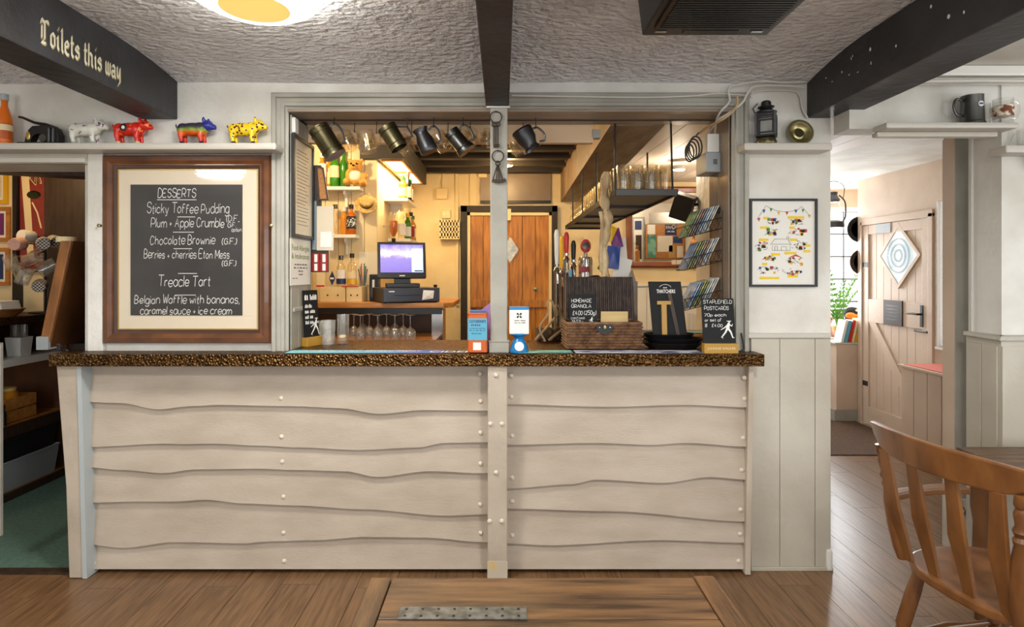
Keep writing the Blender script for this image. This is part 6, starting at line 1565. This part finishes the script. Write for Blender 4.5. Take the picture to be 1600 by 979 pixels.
MB().box(-.062, .012, -.012, 0, sh_ - .125, sh_ - .105, Ml).box(-.04, -.012, -.012, 0, .0, sh_ - .12, Ml).build('gold_letter', 'gold_base', t, bevel=.002)
MB().box(.02, .04, -.006, -.001, .0, sh_ - .07, Ml @ RY(-11) @ T3(.02, 0, 0)).build('print_stripe', 'dark_wood', sg)
t = chalk_sign(1126, 3.02, ZC, .165, .278, 'chalk sign for village postcards on a gold foot', 0,
    [('STAPLEFIELD', .05, .95, .252, .017, 1), ('POSTCARDS', .07, .84, .219, .017, 2), ('70p each', .07, .75, .186, .015, 3), ('or set of', .07, .6, .160, .015, 4), ('8   £4.00', .07, .62, .132, .015, 5)], footlab='JOHNNIE WALKER', figure=(.045, .075, .085))
cable(cr([(1154, 549, 3.03), (1160, 547, 3.05), (1162, 541, 3.075), (1158, 520, 3.085)]), .005, 'black', 'black cable at the end of the counter', 3.05)
# inner counter mats
for k, (x0, x1, ya_, yb_, m_, lab) in enumerate(((1000, 1028, 3.70, 3.86, 'mat_blue', 'blue beer mat runner on the inner counter'), (1070, 1104, 3.68, 3.84, 'mat_teal', 'pale blue runner on the inner counter behind the trays'))):
    t = thing('bar_runner', lab, 'bar mat', (px((x0 + x1) / 2, 3.75), 3.75, zb_c)); bx('rubber_base', 'rubber_mat', t, px(x0, 3.75) - t.location.x, px(x1, 3.75) - t.location.x + .06, ya_ - 3.75, yb_ - 3.75, 0, .004); bx('printed_face', m_, t, px(x0, 3.75) - t.location.x + .008, px(x1, 3.75) - t.location.x + .052, ya_ - 3.742, yb_ - 3.758, .004, .005)
t = thing('bark_log', 'rough bark log lying behind the charity box', 'log', (px(862, 3.55), 3.555, ZC + .043), (0, R(90), R(14)))
mb = MB(); n = 14
pr = [(.04 + .006 * math.sin(k * 2.1), -.09 + .018 * k) for k in range(11)]
mb.lathe([(0, -.092)] + pr + [(0, .092)], n); mb.build('bark', M('bark', (110, 84, 56), .9, col2=(60, 44, 30), var=30, bump=.8, bscale=50), t); MB().lathe([(.034, .0925), (0, .0935)], 14).build('cut_end', 'driftwood', t)

# ================================================================== LEFT PASSAGE
t = thing('bar_flap', 'thick brown wooden bar flap raised on its hinge', 'bar flap', (px(75, 3.25), 3.25, ZC))
def hexa(mb, pts): mb.add(pts, [(0, 1, 2, 3), (7, 6, 5, 4), (0, 4, 5, 1), (1, 5, 6, 2), (2, 6, 7, 3), (3, 7, 4, 0)]); return mb
b0, b1, t0_, t1_ = px(60, 3.25), px(75, 3.25), px(94, 3.25), px(111, 3.25); zt = pz(376, 3.25)
hexa(MB(), [(b0, 3.25, ZC), (b1, 3.25, ZC), (b1, 3.8, ZC), (b0, 3.8, ZC), (t0_, 3.25, zt), (t1_, 3.25, zt), (t1_, 3.8, zt), (t0_, 3.8, zt)]).build('slab', 'flap_wood', t, w=True, bevel=.006)
hexa(MB(), [(b1 + .001, 3.26, ZC), (b1 + .006, 3.26, ZC), (b1 + .006, 3.79, ZC), (b1 + .001, 3.79, ZC), (t1_ + .001, 3.26, zt), (t1_ + .006, 3.26, zt), (t1_ + .006, 3.79, zt), (t1_ + .001, 3.79, zt)]).build('facing', 'flap_dark', t, w=True)
bx('metal_shoe', 'grey_plastic', t, b0 - .006, b1 + .006, 3.24, 3.35, ZC - .012, ZC + .06, w=True, bevel=.003)
bx('hinge_plate', 'iron', t, b1, -2.285, 3.43, 3.7, ZC - .03, ZC, w=True)
t2 = thing('hinge_catch', 'small black catch standing on the copper end', 'catch', (px(95, 3.1), 3.09, ZC)); bx('plate', 'black', t2, -.025, .025, -.015, .015, 0, .006); bx('knuckle', 'black', t2, -.01, .01, -.008, .008, .006, .04, bevel=.003)
# shelving along the passage
SX = -3.35
t = thing('shelf_unit', 'dark wooden shelf unit with a copper-edged top in the passage', 'shelf unit', (-3.6, 4.05, 0))
zt1 = 1.245
bx('top', 'flap_dark', t, -4.2, SX + .06, 3.5, 4.58, zt1 - .04, zt1, w=True, bevel=.004); bx('copper_edge', 'copper', t, SX + .06, SX + .075, 3.5, 4.58, zt1 - .045, zt1 + .004, w=True)
for k, (z, m_) in enumerate(((.96, 'white_gloss'), (.51, 'counter_wood'), (.06, 'counter_wood'))):
    bx('shelf', m_, t, -4.2, SX, 3.5, 4.58, z - .03, z, w=True, bevel=.003); bx('lipping', 'white_gloss' if k == 0 else 'dark_wood', t, SX, SX + .02, 3.5, 4.58, max(z - .05 - .03 * (k > 0), .006), z + .0, w=True)
bx('end_panel', 'flap_dark', t, -4.2, SX + .01, 4.58, 4.6, .006, zt1 - .04, w=True); bx('back_panel', 'dark_wood', t, -4.24, -4.2, 3.5, 4.6, .006, zt1 - .04, w=True); bx('divider', 'flap_dark', t, -4.2, SX - .02, 3.86, 3.9, .96, zt1 - .04, w=True)
# things on the shelves
t = thing('glass_tub', 'white tub of glasses on the white shelf', 'tub', (px(52, 4.2), 4.25, .96)); t.location.x = -3.44
MB().lathe([(0, 0), (.065, 0), (.08, .13), (.075, .13), (.06, .006), (0, .006)], 4, RZ(45)).build('tub', 'white_gloss', t)
for k, (a, b) in enumerate(((-.03, -.02), (.03, .02), (.0, -.035))):
    MB().lathe([(0, 0), (.02, 0), (.024, .21), (.022, .21), (.018, .01), (0, .01)], 12, T3(a * .8, b * .8, .007)).build('beaker', 'glass', t)
t = thing('wooden_crate', 'honey wood crate of jars on the passage shelf', 'crate', (-3.53, 4.15, .51))
for s_ in (-1, 1):
    for k in range(2): bx('slat', 'wood_box', t, s_ * .13 - .006, s_ * .13 + .006, -.2, .2, .005 + k * .085, .08 + k * .085, bevel=.002); bx('slat', 'wood_box', t, -.13, .13, s_ * .2 - .006, s_ * .2 + .006, .005 + k * .085, .08 + k * .085, bevel=.002)
bx('floor_board', 'wood_box', t, -.12, .12, -.19, .19, 0, .012)
t = thing('storage_jar', 'glass jar of mustard yellow sauce in the crate', 'jar', (-3.5, 4.22, .525)); MB().lathe([(0, 0), (.06, 0), (.065, .01), (.065, .17), (.05, .19), (0, .19)], 18).build('jar', 'amber', t); MB().lathe([(.052, .19), (.052, .21), (0, .212)], 18).build('lid', 'sponge', t)
t = thing('plastic_tub', 'white lidded plastic tub in the crate', 'tub', (-3.52, 4.05, .525)); bx('tub', 'white_plastic', t, -.07, .07, -.07, .07, 0, .21, bevel=.01); bx('lid', 'white_gloss', t, -.075, .075, -.075, .075, .21, .225, bevel=.004)
for k in range(3):
    t = thing('sauce_bottle', 'small dark sauce bottle in front of the crate', 'bottle', (-3.377, 3.92 + k * .06, .51), group='dark sauce bottles by the crate'); MB().lathe([(0, 0), (.017, 0), (.017, .08), (.008, .1), (.008, .12), (.011, .12), (.011, .14), (0, .14)], 10).build('bottle_body', 'black', t)
t = thing('black_tray', 'black plastic tray full of cloths on the bottom shelves', 'tray', (-3.5, 4.2, .264))
def tub(t, w, d, h, mat, tk=.006):
    MB().add([(-w * .9, -d * .9, 0), (w * .9, -d * .9, 0), (w * .9, d * .9, 0), (-w * .9, d * .9, 0), (-w, -d, h), (w, -d, h), (w, d, h), (-w, d, h), (-w + tk, -d + tk, h), (w - tk, -d + tk, h), (w - tk, d - tk, h), (-w + tk, d - tk, h), (-w * .9 + tk, -d * .9 + tk, tk), (w * .9 - tk, -d * .9 + tk, tk), (w * .9 - tk, d * .9 - tk, tk), (-w * .9 + tk, d * .9 - tk, tk)],
        [(3, 2, 1, 0), (0, 1, 5, 4), (1, 2, 6, 5), (2, 3, 7, 6), (3, 0, 4, 7), (4, 5, 9, 8), (5, 6, 10, 9), (6, 7, 11, 10), (7, 4, 8, 11), (8, 9, 13, 12), (9, 10, 14, 13), (10, 11, 15, 14), (11, 8, 12, 15), (12, 13, 14, 15)]).build('tub', mat, t)
    MB().tube([(-w, -d, h), (w, -d, h), (w, d, h), (-w, d, h)], .006, 6, True).build('rim', mat, t)
tub(t, .15, .3, .155, 'black_plastic'); blob('cloths', [((-.04, -.1, .14), (.1, .12, .05)), ((.03, .1, .15), (.09, .14, .05))], 'black_matt', t, .015)
t = thing('grey_bin', 'grey plastic storage bin on the lowest shelf', 'bin', (-3.5, 4.2, .062)); tub(t, .155, .31, .2, 'grey_plastic')
t = thing('red_container', 'red plastic container with a white label at the passage floor', 'container', (px(2, 4.0), 4.0, .062)); t.location.x = -3.38; t.location.y = 3.8; MB().lathe([(0, 0), (.07, 0), (.075, .02), (.075, .2), (.04, .25), (.025, .27), (0, .27)], 20).build('body', 'red', t); MB().lathe([(.0765, .08), (.0765, .15)], 20).build('label', 'label_white', t)
lj = struct(bx('trim_14', 'trim_grey', None, px(-16, 3.1), px(5, 3.1), 3.085, 3.1, pz(835, 3.1), pz(535, 3.1)), 'grey painted jamb end of the left doorway', 'trim')
# on the top
t = thing('napkin_bowl', 'wooden bowl stacked with folded white napkins', 'bowl', (-3.4, 4.02, zt1 + .004)); MB().lathe([(0, 0), (.1, 0), (.15, .05), (.155, .055), (.15, .055), (.1, .01), (0, .01)], 28).build('bowl', 'flap_wood', t)
for k in range(5): bx('napkin', 'paper', t, -.1 + .006 * k, .1 - .004 * k, -.08, .08, .04 + k * .014, .052 + k * .014, bevel=.003)
t = thing('napkin_stack', 'second stack of folded cream napkins', 'napkins', (-3.6, 3.74, zt1))
for k in range(8): bx('napkin', 'paper_cream', t, -.07, .07, -.07, .07, k * .013, .012 + k * .013, bevel=.003)
# mug rack
mr_c = Vector((px(72, 4.3), 4.3, zt1))
rk = Vector((-3.40, 4.44, zt1))
t = thing('mug_rack', 'black wire mug tree crowded with glass mugs and gingham covers', 'mug tree', tuple(rk))
MB().lathe([(0, 0), (.1, 0), (.1, .012), (0, .014)], 20).build('base', 'iron', t); MB().tube([(0, 0, .004), (0, 0, .57)], .009, 8).build('stem', 'iron', t)
def facing(d, roll, axis):
    """rotation whose local axis (0 = x, 2 = z) points along d, turned by roll about it"""
    d = d.normalized(); q = d.to_track_quat('X' if axis == 0 else 'Z', 'Y' if axis == 2 else 'Z')
    return (q.to_matrix() @ Matrix.Rotation(R(roll), 3, 'X' if axis == 0 else 'Z')).to_euler()
def arm_to(item, local_end, hook=()):
    """a wire arm from the stem to the point where the thing hangs"""
    e = Vector(item.location) + item.rotation_euler.to_matrix() @ Vector(local_end) - rk
    z0 = max(.08, min(.56, e.z + .01)); MB().tube([(0, 0, z0), e * .5 + Vector((0, 0, z0 * .5 + .006)), e] + [Vector(item.location) + item.rotation_euler.to_matrix() @ Vector(q) - rk for q in hook], .0042, 6).build('arm', 'iron', t)
labs = ['glass mug hanging low on the mug tree', 'glass mug hung at the outer side of the mug tree', 'glass mug tilted at the middle of the mug tree', 'big glass mug hung beside the bar flap', 'glass mug hung next to the pictures', 'upper glass mug on the mug tree']
for k, (x, y, Y, roll) in enumerate(((38, 432, 4.14, 25), (18, 410, 4.30, -20), (50, 404, 4.29, 70), (74, 418, 4.14, 60), (30, 422, 4.46, 15), (60, 397, 4.515, -60))):
    c = P(x, y, Y); g_ = Vector((rk.x, rk.y, max(zt1 + .09, min(zt1 + .55, c.z + .05)))) - c
    tt = thing('glass_mug', labs[k], 'mug', tuple(c), tuple(facing(g_, roll, 0)), group='glass mugs on the mug tree')
    r_, h_ = (.05, .11) if k == 3 else (.043, .1)
    MB().lathe([(0, -h_ / 2), (r_, -h_ / 2), (r_, h_ / 2), (r_ - .003, h_ / 2), (r_ - .004, -h_ / 2 + .012), (0, -h_ / 2 + .012)], 20).build('glass_body', 'glass', tt)
    handle(tt, 'glass', r_, -h_ * .3, h_ * .3, .034, .0055); arm_to(tt, (r_ + .05, .0115, .008), ((r_ + .03, .0115, .008), (r_ + .0255, .006, .008), (r_ + .0245, -.004, .008), (r_ + .03, -.0115, .008)))
labs = ['gingham covered jar top on the mug tree by the flap', 'second gingham cover at the top of the mug tree', 'gingham cover hung low under the mugs', 'cream cloth cover at the top of the mug tree', 'pale pink cup at the outer top of the mug tree']
for k, (x, y, Y, m_) in enumerate(((68, 380, 4.16, 'gingham'), (86, 377, 4.31, 'gingham'), (62, 446, 4.27, 'gingham'), (42, 369, 4.30, 'white_cloth'), (28, 381, 4.14, 'pink_fur'))):
    c = P(x, y, Y); g_ = Vector((rk.x, rk.y, max(zt1 + .09, min(zt1 + .55, c.z + .03)))) - c
    tt = thing('fabric_cover', labs[k], 'cover', tuple(c), tuple(facing(g_, 0, 2)), group='cloth covers on the mug tree')
    MB().lathe([(0, -.045), (.04, -.045), (.045, -.02), (.045, .04), (.038, .05), (.03, .04), (.03, -.03), (0, -.03)], 16).build('cover', m_, tt); arm_to(tt, (0, 0, -.029))
tt = thing('tape_reel', 'cream ribbon reel lying on top of the bar flap', 'reel', (px(100, 3.4), 3.42, zt + .001)); MB().lathe([(.018, 0), (.05, 0), (.05, .03), (.018, .03)], 22).build('ribbon', 'label_cream', tt); MB().lathe([(.0175, .0005), (.0175, .031), (.012, .031), (.012, .0005)], 18).build('core', 'kraft', tt)
# pictures and poster
for k, (x0, x1, y0, y1, fm, pm, lab) in enumerate(((-22, 11, 266, 318, 'yellow', 'mount', 'yellow framed pale picture on the passage wall'), (-22, 15, 323, 377, 'counter_wood', 'purple', 'wooden framed purple picture on the passage wall'), (-22, 14, 387, 446, 'counter_wood', 'navy', 'wooden framed dark picture on the passage wall'))):
    Yq = 4.66; t = thing('passage_picture', lab, 'picture', (px(0, Yq), Yq, pz(y1, Yq)))
    a, b, h_ = px(x0, Yq) - t.location.x, px(x1, Yq) - t.location.x, pz(y0, Yq) - pz(y1, Yq)
    MB().sweep([(a, 0), (a, h_), (b, h_), (b, 0)], [(0, 0), (0, .02), (-.03, .02), (-.03, 0)], True, .019).build('frame', fm, t); bx('mount', 'paper', t, a + .02, b - .02, .008, .018, .02, h_ - .02); bx('picture', pm, t, a + .05, b - .05, .005, .008, .05, h_ - .05)
Yq = 4.64
po = struct(bx('trim_15', 'black', None, px(24, Yq), px(30, Yq), Yq - .03, 4.68, zt1, 2.4), 'narrow black post beside the red poster', 'post')
t = thing('red_poster', 'red and cream wine poster behind glass in the passage', 'poster', (px(50, Yq), Yq, pz(420, Yq)))
a, b, h_ = px(31, Yq) - t.location.x, px(70, Yq) - t.location.x, pz(268, Yq) - pz(420, Yq)
pn = bx('sheet', M('poster_red', (142, 52, 44), .5, col2=(120, 40, 36), var=5), t, a, b, 0, .01, 0, h_)
MB().prism([(a + .01, h_ - .01), (a + .07, h_ - .01), (a + .11, .1), (a + .06, .1)], -.002, 0).build('cream_figure', 'label_cream', pn); MB().ball((a + .11, -.003, h_ - .18), (.055, .003, .032), 18).build('dark_oval', 'dark_glass', pn)
MB().tube([(a + .1, -.004, h_ - .24), (a + .14, -.004, h_ - .32), (a + .17, -.004, h_ - .44)], .006, 6).build('stroke', 'label_cream', pn)
q_ = print_text('VI', .07, bold=.003); q_.xf(T3((a + b) / 2 + .04, -.003, h_ - .10) @ RY(-18)).build('lettering', 'label_cream', pn, flat=True)
q_ = print_text('VI', .064); q_.xf(T3((a + b) / 2 + .04, -.004, h_ - .097) @ RY(-18)).build('lettering', 'dark_wood', pn, flat=True)
bx('frame_edge', 'pewter_dark', t, b, b + .012, -.006, .012, 0, h_)

# ================================================================== LOBBY
d2 = struct(thing('door_2', 'pale pink plank entrance door with a diamond bullseye window', 'door', (LX, 5.62, 0)))
ya, yb = 5.16, 6.10; xf_ = LX
n = 7; wd = (yb - ya - .16) / n
for k in range(n): bx('plank', 'pink_paint', d2, xf_ + .012, xf_ + .03, ya + .08 + k * wd + .0015, ya + .08 + (k + 1) * wd - .0015, .02, 2.02, w=True, bevel=.003)
for a, b in ((ya, ya + .085), (yb - .085, yb)): bx('stile', 'pink_paint', d2, xf_ - .006, xf_ + .03, a, b, .02, 2.02, w=True, bevel=.003)
for a, b in ((.02, .2), (1.05, 1.28), (1.93, 2.02)): bx('rail', 'pink_paint', d2, xf_ - .005, xf_ + .03, ya + .085, yb - .085, a, b, w=True, bevel=.003)
MB().add([(xf_ - .004, yb - .09, 1.05), (xf_ - .004, yb - .2, 1.05), (xf_ - .004, ya + .085, .28), (xf_ - .004, ya + .085, .2), (xf_ - .004, ya + .16, .2), (xf_ + .012, yb - .09, 1.05), (xf_ + .012, yb - .2, 1.05), (xf_ + .012, ya + .085, .28), (xf_ + .012, ya + .085, .2), (xf_ + .012, ya + .16, .2)],
         [(0, 1, 2, 3, 4), (9, 8, 7, 6, 5), (0, 5, 6, 1), (1, 6, 7, 2), (2, 7, 8, 3), (3, 8, 9, 4), (4, 9, 5, 0)]).build('brace', 'pink_paint', d2, w=True)
cy, cz = 5.565, 1.705
def dia(hw_, hh): return [(-hw_, 0), (0, hh), (hw_, 0), (0, -hh)]
MX = T3(xf_, cy, cz) @ RZ(-90)          # local x -> -Y, local -y -> -X (towards the lobby)
fr = MB().sweep(dia(.30, .31), [(0, 0), (0, .014), (-.03, .014), (-.03, 0)], True, 0.008); fr.xf(MX).build('window_frame', 'pink_paint', d2, w=True)
pn = MB().prism(dia(.272, .282), .004, .008); pn = pn.xf(MX).build('pane', M('bullseye_daylit', (226, 232, 236), .12, col2=(190, 204, 212), var=6, emis=.75), d2, w=True)  # daylight behind the glass is put into its glowing colour
for r_ in (.05, .1, .15): MB().tube([(r_ * math.cos(a), .002, r_ * math.sin(a) * 1.05) for a in [2 * PI * k / 30 for k in range(30)]], .010, 6, True).xf(MX @ T3(0, 0, 0)).xf(T3(*(-d2.location))).build('bullseye_ring', 'bullseye', pn)
pq = MB().box(-.135, .135, -.012, 0, 0, .235).xf(T3(xf_ - .005, 5.625, 1.05) @ RZ(-90)).build('plaque', 'plaque', d2, w=True, bevel=.003)
for k in range(5): MB().box(-.09, .09, -.0135, -.012, .05 + k * .032, .058 + k * .032).xf(T3(xf_ - .005, 5.625, 1.05) @ RZ(-90)).xf(T3(*(-d2.location))).build('raised_line', 'pewter_dark', pq)
lt = bx('latch_plate', 'black', d2, xf_ - .014, xf_ - .005, 5.225, 5.262, 1.07, 1.26, w=True, bevel=.003)
MB().tube([(xf_ - .01, 5.243, 1.18), (xf_ - .05, 5.243, 1.18), (xf_ - .052, 5.30, 1.183), (xf_ - .05, 5.37, 1.18)], .009, 8).build('lever', 'black', d2, w=True)
MB().tube([(xf_ - .012, 5.17, 1.03), (xf_ - .012, 5.33, 1.03)], .009, 8).build('bolt', 'pewter', d2, w=True)
for z in (.4, 1.6): bx('hinge', 'black', d2, xf_ - .008, xf_ - .004, 6.02, 6.11, z, z + .05, w=True)
for a, b in ((ya - .06, ya - .006), (yb + .004, yb + .028)): bx('frame_post', 'pink_paint', d2, xf_ - .02, xf_ + .03, a, b, 0, 2.06, w=True, bevel=.004)
bx('frame_head', 'pink_paint', d2, xf_ - .02, xf_ + .03, ya - .06, yb + .028, 2.025, 2.09, w=True, bevel=.004)
t = thing('framed_notice', 'small framed notice on the door above the diamond window', 'notice', (LX - .006, 5.78, 1.93)); bx('card', 'grey_plastic', t, -.006, 0, -.12, .1, 0, .09)
# boxed ledge nearer than the door
t = thing('boxed_ledge', 'boarded box with a red-topped ledge beside the entrance door', 'ledge', (3.48, 4.95, 0))
za = pz(572, 4.9)
bx('core', 'pink_paint', t, 3.36, LX - .002, 4.55, 5.02, 0, za - .02, w=True)
for k in range(3): bx('board', 'pink_paint', t, 3.35, 3.36, 4.56 + k * .153, 4.708 + k * .153, 0, za - .02, w=True, bevel=.003)
for k in range(2): bx('board', 'pink_paint', t, 3.36 + k * .163, 3.52 + k * .163, 4.54, 4.55, 0, za - .02, w=True, bevel=.003)
bx('ledge_top', 'pink_paint', t, 3.33, LX - .002, 4.52, 5.04, za - .02, za, w=True, bevel=.005); bx('red_cloth', M('pink_red', (220, 120, 104), .7), t, 3.36, LX - .01, 4.56, 5.0, za, za + .006, w=True)
# window seat with books, toys, plant
zl = .82
t = thing('storage_bench', 'white boxed bench under the leaded lobby window', 'bench', (3.8, 6.5, 0))
bx('box', 'pink_paint', t, 3.47, 4.19, 6.205, 6.89, .12, zl - .02, w=True, bevel=.004); bx('top', 'shelf_paint', t, 3.45, 4.195, 6.2, 6.895, zl - .02, zl, w=True, bevel=.005); bx('plinth', 'trim_grey', t, 3.45, 4.19, 6.202, 6.89, 0, .12, w=True, bevel=.004)
rgb_ = random.Random(11)
cols = ['label_white', 'tin_blue', 'red', 'label_cream', 'yellow', 'navy', 'kraft', 'pink_fur', 'white_gloss', 'green', 'leather_red']
wrds = ['white', 'light blue', 'red', 'cream', 'yellow', 'navy', 'brown', 'pink', 'glossy white', 'green', 'dark red']
xk = 3.52
for k in range(11):
    th = rgb_.uniform(.022, .034); h_ = rgb_.uniform(.2, .27)
    tt = thing('book', '%s children\'s book leaning in the row on the lobby bench' % wrds[k], 'book', (xk, 6.28, zl), (0, R(13), 0), group='books on the lobby bench')
    bx('cover', cols[k], tt, 0, th, -.07, .07, .004, h_, bevel=.002); bx('pages', 'paper', tt, .003, th - .003, -.066, .074, .006, h_ - .004)
    xk += th + .008
t = thing('soft_toy', 'black and orange soft toy bird sitting on the books', 'toy', (px(1326, 6.5), 6.5, zl + .006)); t.scale = (1.1,) * 3
blob('body', [((0, 0, .1), (.075, .07, .11)), ((.02, -.02, .25), (.075, .07, .07)), ((-.05, -.05, .04), (.04, .06, .04)), ((.05, -.05, .04), (.04, .06, .04))], 'black_fur', t, .008)
blob('beak', [((-.03, -.085, .235), (.05, .04, .032)), ((.03, -.085, .225), (.035, .03, .025))], 'orange_fur', t, .006); MB().ball((.03, -.085, .285), .012, 10).build('eye', 'white_plastic', t)
t = thing('soft_toy', 'peach soft toy slumped beside the black and orange bird', 'toy', (px(1290, 6.65), 6.65, zl + .006)); t.scale = (1.0,) * 3
blob('body', [((0, 0, .08), (.07, .06, .09)), ((0, -.02, .2), (.065, .06, .06)), ((-.05, -.07, .04), (.035, .07, .035)), ((.05, -.07, .04), (.035, .07, .035)), ((-.045, 0, .26), (.02, .012, .03)), ((.045, 0, .26), (.02, .012, .03))], 'pink_fur', t, .008)
for sx in (-1, 1): MB().ball((sx * .024, -.075, .21), .008, 8).build('eye', 'black', t)
t = thing('potted_plant', 'green leafy fern plant in the lobby window', 'plant', (px(1306, 6.75), 6.72, zl)); MB().lathe([(0, 0), (.06, 0), (.075, .12), (.07, .12), (.055, .01), (0, .01)], 18).build('pot', 'kraft', t); MB().lathe([(.068, .105), (0, .11)], 16).build('soil', 'dark_wood', t)
for k in range(9):
    a = k * .7 + .3; L_ = .42 + .12 * (k % 3); rx, ry = .12 * math.cos(a), .10 * math.sin(a)
    q = [(rx * u * (1 + u), ry * u * (1 + u) * .6, .1 + L_ * u * (1.25 - .3 * u)) for u in [j / 10 for j in range(11)]]
    fd = MB().tube(q, [.005 - .0003 * j for j in range(11)], 5).build('frond', 'green_leaf', t)
    lf = MB()
    for j in range(2, 11):
        for s_ in (-1, 1):
            p_ = Vector(q[j]); e_ = p_ + Vector((s_ * .055 * (1.1 - j * .06), -.008, .028)); n_ = Vector((0, -.004, -.016)); lf.add([p_, p_.lerp(e_, .5) - n_, e_, p_.lerp(e_, .5) + n_], [(0, 1, 2, 3)])
    o = lf.build('leaflets', 'green_leaf', fd); o['kind'] = 'stuff'
t = thing('hurricane_lantern', 'wire hurricane lantern hung in the lobby window', 'lantern', tuple(P(1303, 356, 6.0)))
MB().lathe([(0, 0), (.09, 0), (.095, .02), (.09, .06), (.05, .075), (0, .075)], 20).build('tank', 'pewter', t); MB().lathe([(.04, .08), (.065, .13), (.065, .19), (.04, .26)], 20).build('globe', 'glass', t); MB().lathe([(.045, .26), (.055, .28), (.03, .33), (.035, .36), (0, .37)], 20).build('hood', 'pewter_dark', t)
for s_ in (-1, 1): MB().tube(cr([(s_ * .08, 0, .05), (s_ * .115, 0, .12), (s_ * .11, 0, .26), (s_ * .05, 0, .33)]), .008, 8).build('side_tube', 'pewter_dark', t)
MB().tube(cr([(-.09, 0, .28), (-.1, 0, .42), (0, 0, .47), (.1, 0, .42), (.09, 0, .28)]), .004, 6).build('bail', 'iron', t); MB().tube([(0, 0, .468), (0, 0, 2.5 - t.location.z)], .002, 5).build('hanging_wire', 'iron', t)
for k, (x, y, m_, lab) in enumerate(((1343, 358, 'black_matt', 'black bowler hat hung on the lobby wall by the door'), (1347, 409, 'dark_wood', 'brown hat hung under the bowler'))):
    t = thing('hat', lab, 'hat', (LX + .08, 6.203, pz(y, 6.2)), (R(-90), 0, 0)); t.location.x = px(x, 6.22)
    MB().lathe([(0, .1), (.06, .095), (.085, .06), (.09, .01), (.13, .0), (.135, .008), (.13, .012)], 24).build('crown_and_brim', m_, t); MB().lathe([(.0905, .012), (.0895, .035)], 24).build('band', 'black', t)
